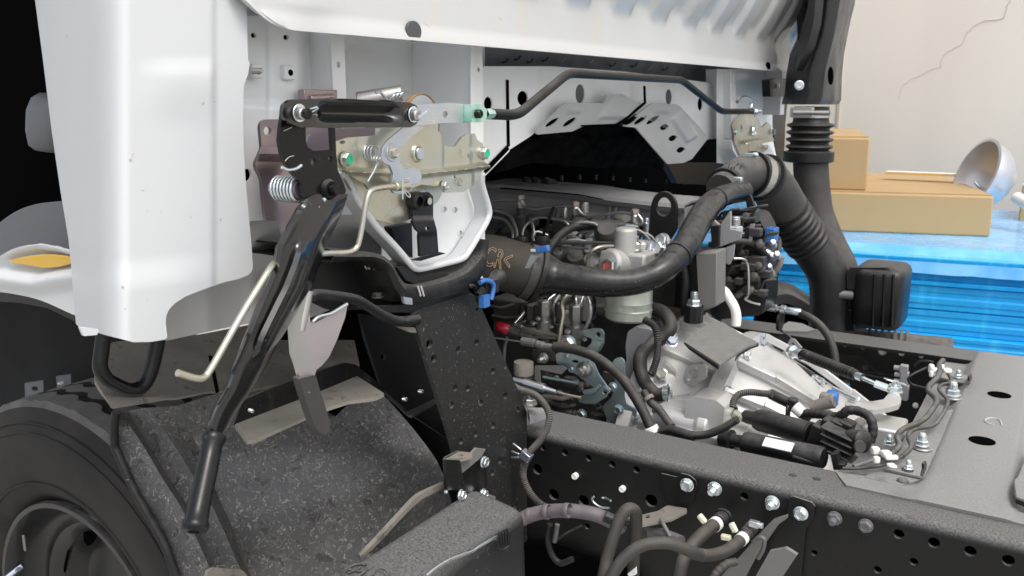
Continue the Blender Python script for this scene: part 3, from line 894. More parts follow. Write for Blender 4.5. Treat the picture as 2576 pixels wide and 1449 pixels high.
# black link arm, washers and pins, silver link plate
def arm_fn(u, v):
    zx, zy = (u - 572.4) / .37036, (v - 178.9) / .37036
    p = PV(u, v, x=-.578)
    g = ss(600, 680, zx) * ss(1200, 1120, zx)
    c = 288 + (zx - 800) * .02
    p.x -= .012 * g * exp(-((zy - c) / 46) ** 2)
    return p
b = MB()
b.sheet(rp([px('A', q) for q in [(372, 290), (380, 228), (430, 192), (778, 190), (1008, 200), (1240, 213), (1288, 235), (1303, 295), (1288, 355), (1245, 383), (1000, 380), (760, 386), (490, 382), (420, 352), (382, 318)]], 6, 3), arm_fn, 5)
arm = b.obj('link_arm', M['leverblack'], truck, solid=.004, ang=50, label='black pressed link arm joining the lever to the lock bar')
b = MB(); b.plate(PS('A', [(780, 188), (1008, 200), (1008, 208), (780, 200)], x=-.574), XP, .02); b.obj('arm_flange', M['black'], arm)
def pin_set(p, rw, rp_, parent, blk):
    fz('washer', parent, 'A', p, XP, rw, 'zincw', x=-.577)
    q = P('A', (p[0] + 8, p[1] + 4), x=-.574)
    fast('pin', parent, q, XP, 2 * RM('A', rp_ * 1.1, q), 'steel', 'black' if blk else 'zincw', zs=.5)
    if blk:
        fast('pin', parent, q + Vector((.007, 0, 0)), XP, 1.75 * RM('A', rp_ * 1.1, q), 'black', 'black', zs=.45)
    w = RM('A', 5, q)
    b = MB()
    x, y = p
    if blk:
        b.tube(PS('A', [(x + 55, y - 22), (x + 120, y - 42), (x + 128, y - 30), (x + 60, y + 8), (x + 122, y + 14)], x=-.566), w, 6)
    else:
        b.tube(PS('A', [(x + 30, y + 20), (x + 95, y - 30), (x + 100, y - 20), (x + 38, y + 30)], x=-.566), w, 6)
    b.obj('cotter_pin', M['zincw'], parent, ang=60)
pin_set((487, 285), 62, 38, arm, True)
pin_set((1262, 295), 56, 36, arm, False)
lpv = slab('link_plate', 'A', rp([(1230, 232), (1500, 215), (1600, 222), (1600, 350), (1480, 352), (1230, 378)], 8), 'zinc', truck, .004, x=-.584, holes=[(1480, 295, 18, 24)], label='silver link plate between arm and lock bar')
b = MB(); b.loft([PS('A', [(1600, 222), (1600, 350)], x=-.584), PS('A', [(1622, 224), (1622, 349)], x=-.589), PS('A', [(1655, 228), (1655, 347)], x=-.576)]); b.obj('plate_bend', M['bluezinc'], lpv, solid=.003)
slab('clevis', 'A', rp([(1655, 226), (1728, 226), (1762, 262), (1762, 318), (1735, 348), (1658, 348)], 6), 'greenzinc', lpv, .012, bevel=.0015, x=-.574)
fz('pin', lpv, 'A', (1690, 290), XP, 30, 'black', x=-.574)
b = MB(); q = P('A', (1765, 290), x=-.585); r = RM('A', 40, q); a_ = Vector((0, 1, 0)); b.lathe([(-.006, r), (.004, r), (.006, r * .85), (.012, r * .7)], q, a_, 6); b.obj('lock_nut', M['greenzinc'], lpv, ang=30)
# lock bar across the cab
b = MB()
bar = [P('A', (1770, 290), x=-.588), P('R', (400, 835), x=-.588), P('R', (770, 530), x=-.62), P('R', (1590, 580), x=-.64), P('R', (1880, 808), x=-.645), P('R', (2110, 808), x=-.645)]
b.tube(bent(bar, [0, .022, .022, .022, .022, 0]), RM('R', 40, bar[1]) * .95, 16)
lb = b.obj('lock_bar', M['bar'], truck, ang=60, label='long bent black lock bar running across under the cab')
fz('washer', lb, 'R', (2118, 808), Vector((1, .2, 0)), 40, 'steel', x=-.640)
fz('stud_nut', lb, 'R', (2122, 806), Vector((1, .3, 0)), 26, 'zincw', x=-.638)

# far-side lock, seen small
fl_ = slab('far_lock', 'K', rp([(228, 440), (250, 400), (320, 330), (400, 330), (452, 400), (470, 460), (520, 415), (548, 440), (560, 540), (572, 556), (570, 570), (470, 590), (500, 640), (420, 660), (300, 690), (250, 560)], 10), 'gold', truck, .004, x=-.668, holes=[(303, 465, 12, 28)], label='small far yellow lock plate beside the right-hand post')
q = P('K', (405, 490), x=-.664); b = MB(); r = RM('K', 34, q); b.lathe([(0, r * 1.3), (.004, r * 1.1), (.004, r * .8), (.002, r * .75), (.002, 0)], q, XP, 20); b.obj('rivet', M['zinc'], fl_, ang=30)
b = MB(); b.plate(PS('K', rp([(365, 575), (560, 545), (570, 565), (380, 605), (355, 600)], 5), x=-.650), XP, .006); b.obj('lock_ridge', M['gold'], fl_, bevel=.001)
for p in ((248, 497), (560, 495)): fz('bolt', fl_, 'K', p, XP, 26, 'steel', 'green', x=-.664)
fz('bolt', fl_, 'K', (498, 625), XP, 22, 'gold', x=-.664)
b = MB(); b.tube(cr(PS('K', [(270, 250), (300, 215), (350, 215), (390, 250), (385, 300)], x=-.662), 4), RM('K', 14, q), 8); b.obj('latch_spring', M['zinc'], fl_)
slab('far_mount_frame', 'K', rp([(222, 560), (245, 560), (265, 640), (320, 715), (380, 690), (490, 660), (530, 600), (605, 740), (560, 780), (300, 760), (235, 640)], 8), 'white_in', truck, .02, x=-.675)

# black hand lever: stamped plate with window, channel shaft, rubber grip
OL = {}
up = [px('O', q) for q in [(372, 200), (345, 270), (320, 450), (310, 560), (330, 680), (352, 765), (420, 870), (500, 960), (545, 1020), (545, 1100), (566, 1160), (540, 1220), (480, 1340)]]
shaftL = [(700, 620), (694, 665), (650, 770), (609, 876), (590, 920), (572, 976), (544, 1023), (530, 1060), (524, 1098)]
shaftR = [(558, 1098), (585, 1049), (625, 995), (661, 935), (665, 928), (691, 880), (780, 728), (813, 634), (842, 560), (869, 492)]
rt = [px('O', q) for q in [(990, 1070), (975, 1020), (905, 860), (892, 720), (878, 440), (872, 300), (800, 190), (500, 150)]]
win = [px('O', q) for q in rp([(580, 425), (838, 425), (850, 655), (660, 668), (600, 630), (578, 560)], 18)]
axis_pts = [(541, 1098), (565, 1040), (625, 930), (690, 790), (750, 660), (800, 545), (815, 480)]
def lever_fn(u, v):
    x = -.592
    lu = lerp_tab([(480, 800), (500, 768), (620, 700), (665, 694), (770, 650), (876, 609), (976, 572), (1023, 544), (1060, 530), (1098, 524)], v) if v > 470 else -1
    ru = lerp_tab([(492, 869), (560, 842), (634, 813), (728, 780), (880, 691), (928, 665), (995, 625), (1049, 585), (1098, 558)], v)
    d = 0
    if v > 470:
        w = max(4, ru - lu)
        s_ = (u - lu) / w
        f = ss(490, 560, v)
        d -= .016 * f * ss(.72, 1.0, s_) * min(1, w / 80 + .2)
        d -= .012 * f * ss(.20, .0, s_)
        t = v
        ridge = ss(600, 660, v) * ss(900, 850, v)
        d += .007 * ridge * exp(-((s_ - .47) / .14) ** 2)
    c = px('O', (765, 1055))
    r = sqrt(((u - c[0]) / .8) ** 2 + (v - c[1]) ** 2) / .2469
    return PV(u, v, x=x + d)
LT = [(480, 800), (500, 768), (560, 733), (620, 700), (665, 694), (770, 650), (876, 609), (920, 590), (976, 572), (1023, 544), (1060, 530), (1100, 523)]
RT = [(480, 872), (492, 869), (560, 842), (634, 813), (728, 780), (880, 691), (928, 665), (995, 625), (1049, 585), (1100, 557)]
b = MB()
cut_ = [(866, 505), (740, 548), (738, 552)]
b.sheet(up + [(722, 580), (760, 560), (840, 540), (862, 512)] + rt, lever_fn, 4, holes=[win] + [ell(px('O', p), r * .2469 * .85, r * .2469) for p, r in (((660, 785), 36), ((830, 748), 27))])
lev = b.obj('lock_lever', M['black'], truck, solid=.004, ang=50, label='long black hand lever that locks the cab')
b = MB(); rows = []
CS = [(0, -.016), (.015, -.010), (.05, -.002), (.10, .0012), (.16, .0012), (.34, .0012), (.42, .0055), (.48, .0068), (.54, .0055), (.62, .0012), (.72, .0012), (.76, .0004), (.82, -.004), (.96, -.013), (1.0, -.020)]
vv = 488
while vv <= 1101:
    lu, ru = lerp_tab(LT, vv), lerp_tab(RT, vv)
    k = ss(498, 560, vv); w = min(1.0, (ru - lu) / 95 + .12)
    rg = ss(590, 660, vv) * ss(905, 850, vv)
    row = []
    for s_, d in CS:
        dd = d if not (.36 < s_ < .60) else .0012 + (d - .0012) * rg
        row.append(PV(lu + (ru - lu) * s_, vv - 22 * (s_ - .3) * ss(540, 640, vv), x=-.592 - .0025 * (1 - k) + dd * k * w))
    rows.append(row); vv += 12
b.loft(rows[::-1])
b.obj('lever_shaft', M['leverblack'], lev, solid=-.003, ang=28)
b = MB(); q = P('O', (795, 1060), x=-.594); r = RM('O', 55, q)
b.lathe([(.001, r * 2.0), (.004, r * 1.9), (.0065, r * 1.6), (.0068, r * 1.2), (.005, r * 1.05)], q, XP, 32, mi=1); b.lathe([(.004, r * 1.05), (.012, r * .98), (.014, r * .8), (.014, 0)], q, XP, 24); b.obj('pivot', [M['black'], M['bar']], lev, ang=40)
b = MB(); b.lathe([(0, .003), (.004, .002), (.005, 0)], P('O', (748, 1162), x=-.594), XP, 10); b.obj('grease_nipple', M['zincw'], lev)
b = MB(); q = P('O', (435, 840), x=-.585); b.tube(cr(PS('O', [(335, 835), (400, 862), (480, 850), (535, 815)], x=-.583), 5), RM('O', 17, q), 10); b.obj('spring_end', M['zincw'], lev, ang=60)
w = RM('O', 4, q)
for pts in ([(640, 1300), (690, 1270), (722, 1232)], [(355, 465), (400, 445), (438, 428)], [(370, 770), (410, 730), (458, 718)], [(590, 570), (600, 520), (628, 500)]):
    MB().tube(cr(PS('O', pts, x=-.5905), 3), w, 5).obj('scratch', M['mark'], lev)
b = MB(); q = P('A', (430, 805), x=-.63)
p_a, p_b = P('A', (372, 800), x=-.652), P('A', (372, 800), x=-.652) + Vector((.052, 0, 0))
c1 = P('A', (500, 808), x=-.600); c0 = Vector((-.630, c1.y, c1.z)); r = RM('A', 84, c1)
b.tube([c0 + (c1 - c0) * (i / 112) + Vector((0, r * cos(i * pi / 8), r * sin(i * pi / 8))) for i in range(113)], RM('A', 9.5, c1), 7)
b.obj('lever_spring', M['zincw'], lev, ang=60, label='silver coil spring behind the lever')
b = MB(); b.tube([c0 - XP * .005, c1], r * .72, 16); b.obj('spring_core', M['purple'], lev)
b = MB(); g0, g1 = P('V', (537, 1101), x=-.588), P('V', (490, 1326), x=-.560)
ax = g1 - g0; Lg = ax.length; rg = RM('V', 28, g0) * .95
b.lathe([(-.002, rg * .7), (-.002, rg * 1.12), (.001, rg * 1.2), (.004, rg * 1.12), (.006, rg * .98), (.02, rg), (Lg - .012, rg * 1.02), (Lg - .006, rg * 1.05), (Lg - .003, rg * 1.2), (Lg, rg * 1.22), (Lg + .003, rg * 1.1), (Lg + .004, rg * .5), (Lg + .001, rg * .45), (Lg + .001, 0)], g0, ax, 28)
b.obj('lever_grip', M['grip'], lev, ang=60, label='black rubber grip with rolled ends on the lever')

# release rod: behind the lever, then hooking down on its left
pts = [P('A', (1195, 778), x=-.598), P('A', (985, 795), x=-.600), P('A', (945, 850), x=-.600), P('A', (905, 1120), x=-.604), P('A', (870, 1235), x=-.606), P('A', (660, 1235), x=-.610), P('U', (2080, 520), x=-.600), P('U', (2040, 575), x=-.592), P('U', (1820, 930), x=-.585), P('U', (1590, 1345), x=-.575), P('U', (1530, 1425), x=-.573), P('U', (1340, 1365), x=-.573)]
b = MB(); rr = RM('A', 19, pts[0])
b.tube(bent(pts, [0, .02, .02, .02, .02, .02, .02, .012, .02, .02, .012, 0]), rr, 12)
rrod = b.obj('release_rod', M['gold'], truck, ang=60, label='thin plated release rod bent round the lever')
b = MB(); w = RM('A', 4.5, pts[0])
b.tube(PS('A', [(1190, 730), (1190, 870)], x=-.590), w, 6); b.tube(PS('A', [(1192, 800), (1222, 850), (1238, 858), (1240, 840), (1205, 802)], x=-.590), w, 6); b.tube(PS('A', [(1188, 735), (1235, 730)], x=-.590), w, 6)
b.obj('cotter_pin', M['zincw'], rrod)
b = MB(); q = P('A', (1185, 782), x=-.594); b.tube([P('A', (1135, 785), x=-.596), P('A', (1225, 778), x=-.596)], RM('A', 32, q), 14); b.obj('rod_end', M['gold'], rrod, bevel=.0008)

# silver safety tongue with dark grip
st = slab('safety_tongue', 'B', rp([(425, 650), (470, 560), (545, 380), (552, 500), (562, 640), (592, 650), (660, 612), (740, 575), (815, 525), (800, 610), (745, 760), (690, 880), (640, 940), (605, 965), (594, 1005), (492, 1028), (465, 930), (440, 860)], 10), 'tongue', truck, .004, x=-.618, label='pinkish silver safety tongue under the lever')
b = MB(); q0, q1 = P('B', (545, 430), x=-.622), P('B', (490, 700), x=-.622); b.tube([q0, q0.lerp(q1, .7), q1], [RM('B', 40, q0), RM('B', 40, q0), RM('B', 34, q0)], 14); b.obj('tongue_rib', M['tongue'], st, ang=60)
b = MB(); b.tube(cr(PS('B', [(580, 640), (620, 605), (700, 585), (770, 545), (812, 520)], x=-.616), 4), RM('B', 13, q0), 8); b.obj('tongue_edge', M['zincw'], st, ang=60)
slab('tongue_grip', 'B', rp([(486, 1024), (600, 1000), (625, 1090), (702, 1330), (705, 1372), (670, 1404), (628, 1402), (592, 1352), (556, 1250)], 22), 'rubber_dusty', st, .010, bevel=.0025, x=-.612)

# white mounting frame with rounded lip, and the strap inside it
wf_o = [(770, 680), (835, 760), (880, 870), (950, 970), (1010, 1060), (1130, 1180), (1235, 1305), (1270, 1338), (1310, 1345), (1590, 1278), (1625, 1250), (1770, 1010), (1782, 945), (1735, 800), (1700, 650)]
slab('mount_frame', 'A', rp([(770, 640)] + wf_o + [(1650, 560)], 10), 'white_in', truck, .004, x=-.676, holes=[(1470, 940, 20, 22, .4), (1543, 945, 20, 22, .4), (1680, 945, 19, 21, .4), (1578, 1105, 17, 22, .4), (828, 900, 14, 24)], label='white cab mounting frame rounded at its lower edge')
mf = bpy.data.objects['mount_frame']
lipp = PS('A', wf_o, x=-.650)
b = MB(); rr = RM('A', 26, lipp[3])
c = bent(lipp, .02)
rl = [rr * (.75 + .25 * ss(0, 10, i)) for i in range(len(c))]
b.tube(c, rl, 14)
lip = [p for p in c]
b.loft([[p + Vector((0, 0, 0)) for p in lip], [p + Vector((-.024, 0, .0)) for p in lip]])
b.obj('frame_lip', M['white'], mf, ang=70)
stp = [(1262, 850), (1300, 824), (1366, 821), (1397, 850), (1397, 990), (1422, 1080), (1434, 1232), (1310, 1262), (1302, 1110), (1258, 1020)]
def strap_fn(u, v):
    zy = (v - 178.9) / .37036
    return PV(u, v, x=-.640 + .010 * ss(985, 1010, zy) - .004 * ss(1090, 1120, zy))
b = MB(); b.sheet(rp([px('A', q) for q in stp], 3), strap_fn, 5, holes=[ell(px('A', (1358, 1070)), 5, 6.5)])
sp = b.obj('stop_strap', M['black_dusty'], truck, solid=.004, ang=40, label='black strap bolted upright inside the white mounting frame')
fz('bolt', sp, 'A', (1352, 882), XP, 36, 'black', 'gold', x=-.638)
slab('strap_foot', 'A', rp([(1250, 1285), (1440, 1228), (1485, 1238), (1310, 1290)], 6), 'plastic', sp, .004, x=-.645)
slab('stop_block', 'A', rp([(1110, 1060), (1252, 1030), (1258, 1270), (1200, 1230), (1145, 1170)], 8), 'plastic', truck, .03, x=-.665)
# ------------------------------------------------------------------ frame rails
def rail(ynear, s, holes, name, label):
    """C section: web at ynear, flanges towards s; curved outer corner"""
    b = MB()
    R_, t, fl, H = .013, .006, .094, .235
    x0, x1 = -1.55, .42
    prof = [(0, -R_)] + [(R_ - R_ * cos(a), -R_ + R_ * sin(a)) for a in [pi / 2 * i / 6 for i in range(1, 7)]] + [(fl, 0), (fl, -t), (R_, -t)] + [(R_ - (R_ - t) * cos(a), -R_ + (R_ - t) * sin(a)) for a in [pi / 2 * i / 6 for i in range(5, -1, -1)]]
    def ext(pr, mi=0):
        b.loft([[Vector((x, ynear + s * p[0], p[1])) for p in pr] for x in (x0, x1)], closed=True, cap=True, mi=mi)
    ext(prof)
    ext([(q[0], -H - q[1]) for q in prof][::-1])
    z1, z0 = -R_, -H + R_
    b.plate([Vector((x0, ynear, z0)), Vector((x1, ynear, z0)), Vector((x1, ynear, z1)), Vector((x0, ynear, z1))], Vector((0, -s, 0)), t, holes)
    o = b.obj(name, M['frame'], truck, ang=40, label=label)
    return o
hl = []
def wh(t, lst):
    for (x, y, r) in lst:
        c = P(t, (x, y), y=0)
        if c.z < -.0205: hl.append(circ3(c, YN, RM(t, r, c), 16))
wh('D', [(365, 1157, 24), (547, 1197, 28), (740, 1242, 27), (933, 1290, 30), (1130, 1337, 30), (322, 1332, 46)])
wh('G', [(450, 490, 47), (690, 540, 48), (1235, 540, 54), (1985, 505, 34), (720, 745, 26), (2548, 960, 26)])
wh('H', [(205, 942, 27), (1195, 1182, 33), (1418, 1237, 36), (1650, 1291, 36), (1892, 1350, 38), (655, 1305, 24), (1290, 1358, 26), (1060, 1410, 25)])
# drop duplicates that fall on each other
keep = []
for h in hl:
    c = sum(h, Vector()) / len(h)
    if all((c - sum(k, Vector()) / len(k)).length > .012 for k in keep): keep.append(h)
near = rail(0.0, 1, keep, 'frame_rail', 'near black chassis rail pierced with holes and studded with bolts')
b = MB(); b.box((-.45, .034, -.12), (1.6, .004, .19)); b.obj('rail_hole_backing', M['plastic'], near)  # dark plate added behind the web holes so they read black
fh = []
def fw(t, lst):
    for (x, y, r) in lst:
        c = P(t, (x, y), y=.853)
        fh.append(circ3(c, YN, RM(t, r, c), 14))
fw('I', [(1690, 1108, 23), (1192, 1038, 20), (1032, 1016, 20), (872, 992, 18), (1036, 1350, 38), (1208, 1205, 24)])
far = rail(.86, -1, [[p + Vector((0, .007, 0)) for p in h] for h in fh], 'frame_rail', 'far black chassis rail with its pale dusty top edge')

for (p, k, r, mk) in (((1525, 410), 'bolt', 58, 'zincw'), ((1748, 440), 'stud_nut', 60, 'zincw'), ((2212, 552), 'stud_nut', 60, 'zincw'), ((2440, 640), 'bolt', 60, 'zincw')):
    fz(k, near, 'G', p, YN, r, mk, y=-.0075 if k == 'bolt' else -.001)
for (p, k) in (((787, 1080), 'stud_nut'), ((985, 1128), 'bolt')):
    fz(k, near, 'H', p, YN, 47, 'greyplastic', y=-.001)
for p in ((630, 335), (1010, 438)):
    fz('pin', near, 'G', p, YN, 27, 'whiteplastic', y=0.0, name='plug')
fz('dome', near, 'H', (1220, 848), ZP, 38, 'rubber_dusty', z=.001, label='black rubber dome plug on the rail top')
for p in ((520, 806), (672, 828)):
    q = P('H', p, z=.0004); b = MB(); b.plate(circ3(q, ZP, RM('H', 26, q), 14), ZP, .0008); b.obj('paint_dimple', M['plastic'], near)
q = P('J', (775, 528), y=.70); b = MB(); b.lathe([(0, RM('J', 26, q)), (.003, RM('J', 24, q)), (.004, 0)], q, YN, 16); b.obj('plug', M['whiteplastic'], far)
for p, r, mk in (((1355, 1066), 36, 'steel'), ((1520, 1083), 26, 'steel'), ((430, 925), 30, 'iron')):
    fz('bolt', far, 'I', p, YN, r, mk, y=.852)
rod('brake_line', 'I', [(850, 1075, .83), (1000, 1105, .83), (1140, 1120, .83), (1220, 1170, .83), (1320, 1250, .83), (1500, 1290, .83)], 7, 'rubber', far)
rod('brake_line', 'I', [(1140, 1255, .80), (1300, 1290, .80), (1500, 1320, .80)], 12, 'rubber', far)
rod('brake_line', 'I', [(1150, 1240, .82), (1330, 1265, .82), (1480, 1275, .82)], 7, 'rubber', far)

# hat-shaped crossmember between the rails, brake pipe brackets on it
b = MB()
x0, x1 = -.118, -.012
sec = [(-.165, -.010), (x0 - .012, -.010), (x0 - .004, -.007), (x0 + .004, .002), (x0 + .012, .005), (x1 - .012, .005), (x1 - .004, .002), (x1 + .006, -.016), (x1 + .012, -.02), (.10, -.02)]
rows = []
for y in [.05 + .78 * i / 20 for i in range(21)]:
    fill = 1 - ss(.07, .16, y) 
    wide = max(0, 1 - abs(y - .09) / .10)
    rows.append([Vector((x - (.055 * wide if i == 0 else 0), y, z * (1 - fill) + (.0045 if z > -.005 else .003) * fill)) for i, (x, z) in enumerate(sec)])
b2 = MB(); b2.loft(rows)
xm_ = b2.obj('frame_crossmember', M['frame_top'], truck, solid=.004, ang=50, label='dusty black crossmember between the chassis rails with oval openings')
# openings: flat black discs on the top, painted as their dark inside
for p, a, c in (((1550, 428), 120, 34), ((1390, 853), 138, 47)):
    q = P('J', p, z=.0056)
    bb = MB(); r = RM('J', a, q) * .82
    bb.plate(circ3(q, ZP, r, 28), ZP, .001)
    bb.obj('crossmember_hole', M['dark'], xm_)
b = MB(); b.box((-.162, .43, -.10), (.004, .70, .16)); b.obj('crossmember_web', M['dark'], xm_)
b = MB(); q = P('J', (1410, 660), z=.0058)
b.tube(cr(PS('J', [(1575, 712), (1550, 660), (1500, 645), (1450, 645), (1420, 665), (1440, 690), (1500, 710)], z=.0058), 5), RM('J', 7, q), 5)
b.obj('chalk_mark', M['mark'], xm_)
slab('rail_gusset', 'J', rp([(1690, 1215), (1720, 1195), (1850, 900), (1950, 900), (1950, 1440), (1740, 1390), (1700, 1370)], 16), 'frame_top', truck, .006, z=.012, bevel=.002)
slab('gusset_edge', 'J', rp([(1682, 1250), (1690, 1240), (1712, 1375), (1860, 1440), (1850, 1452), (1705, 1392), (1684, 1340)], 6), 'rubber', bpy.data.objects['rail_gusset'], .006, z=.0135)
# opening lip by the near rail
slab('crossmember_flange', 'J', rp([(300, 1190), (380, 1130), (470, 1115), (560, 1060), (870, 800), (960, 690), (1060, 570), (1180, 560), (1030, 800), (850, 1200), (640, 1270)], 8), 'frame_top', xm_, .003, z=.0015)
fz('stud_nut', xm_, 'J', (1115, 430), ZP, 72, 'zincw', z=.006); q = P('J', (1122, 452), z=.004)
fz('washer', xm_, 'J', (1122, 458), ZP, 78, 'steel', z=.003)
fz('stud_nut', xm_, 'J', (830, 895), ZP, 66, 'zincw', z=.006)
fz('washer', xm_, 'J', (836, 925), ZP, 84, 'steel', z=.003)
fz('stud_nut', xm_, 'J', (527, 885), ZP, 52, 'zincw', z=-.004)
fz('stud_nut', xm_, 'J', (705, 1110), ZP, 46, 'zincw', z=.008)
fz('washer', xm_, 'J', (700, 1128), ZP, 52, 'plastic', z=.006)
fz('stud_nut', xm_, 'J', (1168, 268), ZP, 40, 'zincw', z=.006)
o = slab('pipe_bracket', 'J', rp([(480, 1112), (640, 1050), (870, 1065), (850, 1185), (820, 1188)], 6), 'frame_top', xm_, .003, z=.006)
slab('bracket_lip', 'J', [(852, 1070), (872, 1045), (880, 1060), (880, 1110), (846, 1190), (838, 1185), (856, 1110)], 'plastic', o, .003, x=-.108)
o = slab('pipe_bracket', 'J', rp([(900, 240), (1060, 190), (1280, 260), (1270, 325), (1250, 328)], 6), 'frame_top', xm_, .003, z=.004)
slab('bracket_lip', 'J', [(1272, 262), (1296, 235), (1300, 270), (1280, 328), (1255, 332), (1274, 300)], 'plastic', o, .003, x=-.105)

# sleeved brake pipes with white clips
bp = [(985, 150, .62), (1000, 255, .60), (965, 300, .58), (895, 345, .56), (888, 395, .54), (935, 455, .50), (985, 485, .47), (960, 540, .43), (905, 620, .36), (850, 675, .32), (750, 712, .29), (655, 745, .27), (600, 800, .25), (598, 850, .22), (640, 905, .19), (610, 960, .165), (540, 995, .15), (420, 1015, .15), (330, 1050, .13), (220, 1090, .11)]
def pipe3(t, pts, zs):
    return [P(t, (x, y), y=d) for x, y, d in pts]
def on_z(t, pts):                             # (x, y, z)
    return [P(t, (x, y), z=d) for x, y, d in pts]
pp = on_z('J', [(1030, 110, .050), (985, 160, .045), (1000, 255, .035), (895, 345, .03), (888, 400, .03), (990, 480, .028), (850, 675, .024), (655, 740, .022), (590, 820, .022), (640, 905, .022), (540, 985, .020)])
b = MB(); r0 = RM('J', 32, pp[-1]); c = bent(pp, .03, 5)
b.tube(c, [r0 * mpp(q) / mpp(pp[-1]) * (.92 + .08 * mpp(pp[-1]) / mpp(q)) * .82 for q in c], 12)
bpp = b.obj('brake_pipe', M['rubber_dusty'], truck, ang=60, label='thick grey-sleeved brake pipe zigzagging over the crossmember')
b = MB(); b.tube(bent(on_z('J', [(540, 985, .020), (420, 1020, .016), (200, 1095, .010)]), .02), r0 * .62, 10); b.obj('pipe_end', M['greyplastic'], bpp)
pp2 = on_z('J', [(1060, 205, .03), (1125, 315, .022), (1000, 335, .022), (985, 390, .022), (1085, 480, .02), (1040, 590, .018), (945, 725, .016), (760, 740, .016), (690, 810, .018), (750, 915, .018), (650, 1000, .018)])
b = MB(); r1 = RM('J', 21, pp2[-1]); b.tube(bent(pp2, .022, 5), r1, 12)
bp2 = b.obj('brake_pipe', M['rubber_dusty'], truck, ang=60, label='thinner grey-sleeved brake pipe running beside the thick one')
b = MB(); b.tube(bent(on_z('J', [(650, 1000, .018), (560, 1050, .016), (460, 1090, .012), (200, 1115, .008), (100, 1110, .006)]), .025), r1 * .75, 10); b.obj('pipe_end', M['iron'], bp2, ang=60)
b = MB(); b.tube(bent(on_z('J', [(940, 130, .05), (880, 115, .05), (800, 118, .045), (765, 160, .03)]), .02), r1 * .7, 10); b.tube(bent(on_z('J', [(900, 170, .04), (740, 240, .03), (695, 290, .02), (740, 340, .01), (880, 370, .01)]), .02), r1 * .7, 10)
b.obj('brake_pipe', M['rubber'], truck, ang=60)
b = MB()
for (p, s_) in (((400, 945), (.010, .010, .010)), ((412, 1030), (.008, .008, .009)), ((500, 975), (.012, .012, .008)), ((550, 1010), (.017, .008, .006)), ((555, 1085), (.010, .012, .004))):
    q = P('J', p, z=.026); b.box(q, s_, (Vector((.8, .6, 0)), Vector((-.6, .8, 0)), ZP))
b.obj('pipe_clip', M['whiteplastic'], truck, bevel=.003, label='white plastic clip holding the brake pipes by the near rail')
b = MB()
for (p, s_) in (((920, 185), (.008, .010, .016)), ((1005, 185), (.010, .010, .016)), ((960, 200), (.016, .010, .008)), ((1065, 205), (.014, .012, .008)), ((920, 235), (.006, .008, .012))):
    q = P('J', p, z=.040); b.box(q, s_, (Vector((.8, .6, 0)), Vector((-.6, .8, 0)), ZP))
b.obj('pipe_clip', M['whiteplastic'], truck, bevel=.003, label='white plastic clip holding the brake pipes by the far rail')
for i in range(5):
    b = MB()
    q = P('J', (668 + 6 * (i % 2), 190 + 62 * i), y=.60); b.box(q, (.014, .013, .016)); b.lathe([(-.008, .005), (.008, .005)], q - XP * .009, XP, 8)
    b.obj('hose_fitting', M['headgrey'], far, bevel=.003)

# perforated mounting bracket carrying the cab, holes punched through
BX = -.648
hol = [(1372, 790, 22, 34, .15), (1402, 890, 19, 28, .15), (1568, 828, 16, 23, .15), (1693, 780, 16, 24, .15), (1803, 975, 15, 23, .15), (1547, 1090, 15, 24, .15), (1633, 1092, 15, 23, .15), (1522, 1205, 16, 24, .15), (1720, 1190, 16, 24, .15), (1887, 1143, 15, 23, .15), (1972, 1238, 13, 20, .15), (1803, 1345, 15, 24, .15), (1687, 1403, 15, 23, .15), (1693, 555, 10, 14, .15)]
def F2B(p): 
    q = px('F', p); return ((q[0] - 572.4) / .37028, (q[1] - 572.4) / .37028)
for p in ((1705, 345), (2020, 503), (2140, 872), (1960, 600)): hol.append((*F2B(p), 15, 23, .15))
outl = [(1272, 640), (1270, 590), (1292, 574), (1640, 462), (1672, 452), (1692, 470), (1985, 1130), (2030, 1245), (2034, 1262), (2036, 2480), (1690, 2480), (1640, 1900), (1520, 1449), (1295, 720)]
mb_ = slab('cab_mount_bracket', 'B', rp(outl, 14), 'perf', truck, .006, bevel=.002, holes=hol, x=BX, label='black mounting bracket plate punched with small holes and spattered with dirt')
# its folded top and inner web
b = MB(); e = [P('B', q, x=BX) for q in ((1272, 600), (1290, 577), (1480, 515), (1672, 455))]
b.loft([[p + Vector((-.001, 0, .000)) for p in e], [p + Vector((-.008, 0, .004)) for p in e], [p + Vector((-.12, 0, .002)) for p in e]])
b.obj('bracket_top', M['black_dusty'], mb_, solid=.004, ang=60)
slab('bracket_web', 'B', rp([(900, 590), (1280, 640), (1300, 720), (1520, 1449), (1245, 1270), (1050, 1092), (940, 760)], 10), 'plastic', mb_, .005, x=-.76, holes=[(1060, 880, 18, 22)])
slab('bracket_foot', 'B', rp([(1046, 1100), (1180, 1090), (1430, 1172), (1255, 1276), (1225, 1270)], 8), 'liner_plain', mb_, .004, z=.055)
for p in ((1195, 1165), (1303, 1112)): fz('stud', mb_, 'B', p, Vector((1, -.3, .2)), 24, 'zincw', x=-.735)
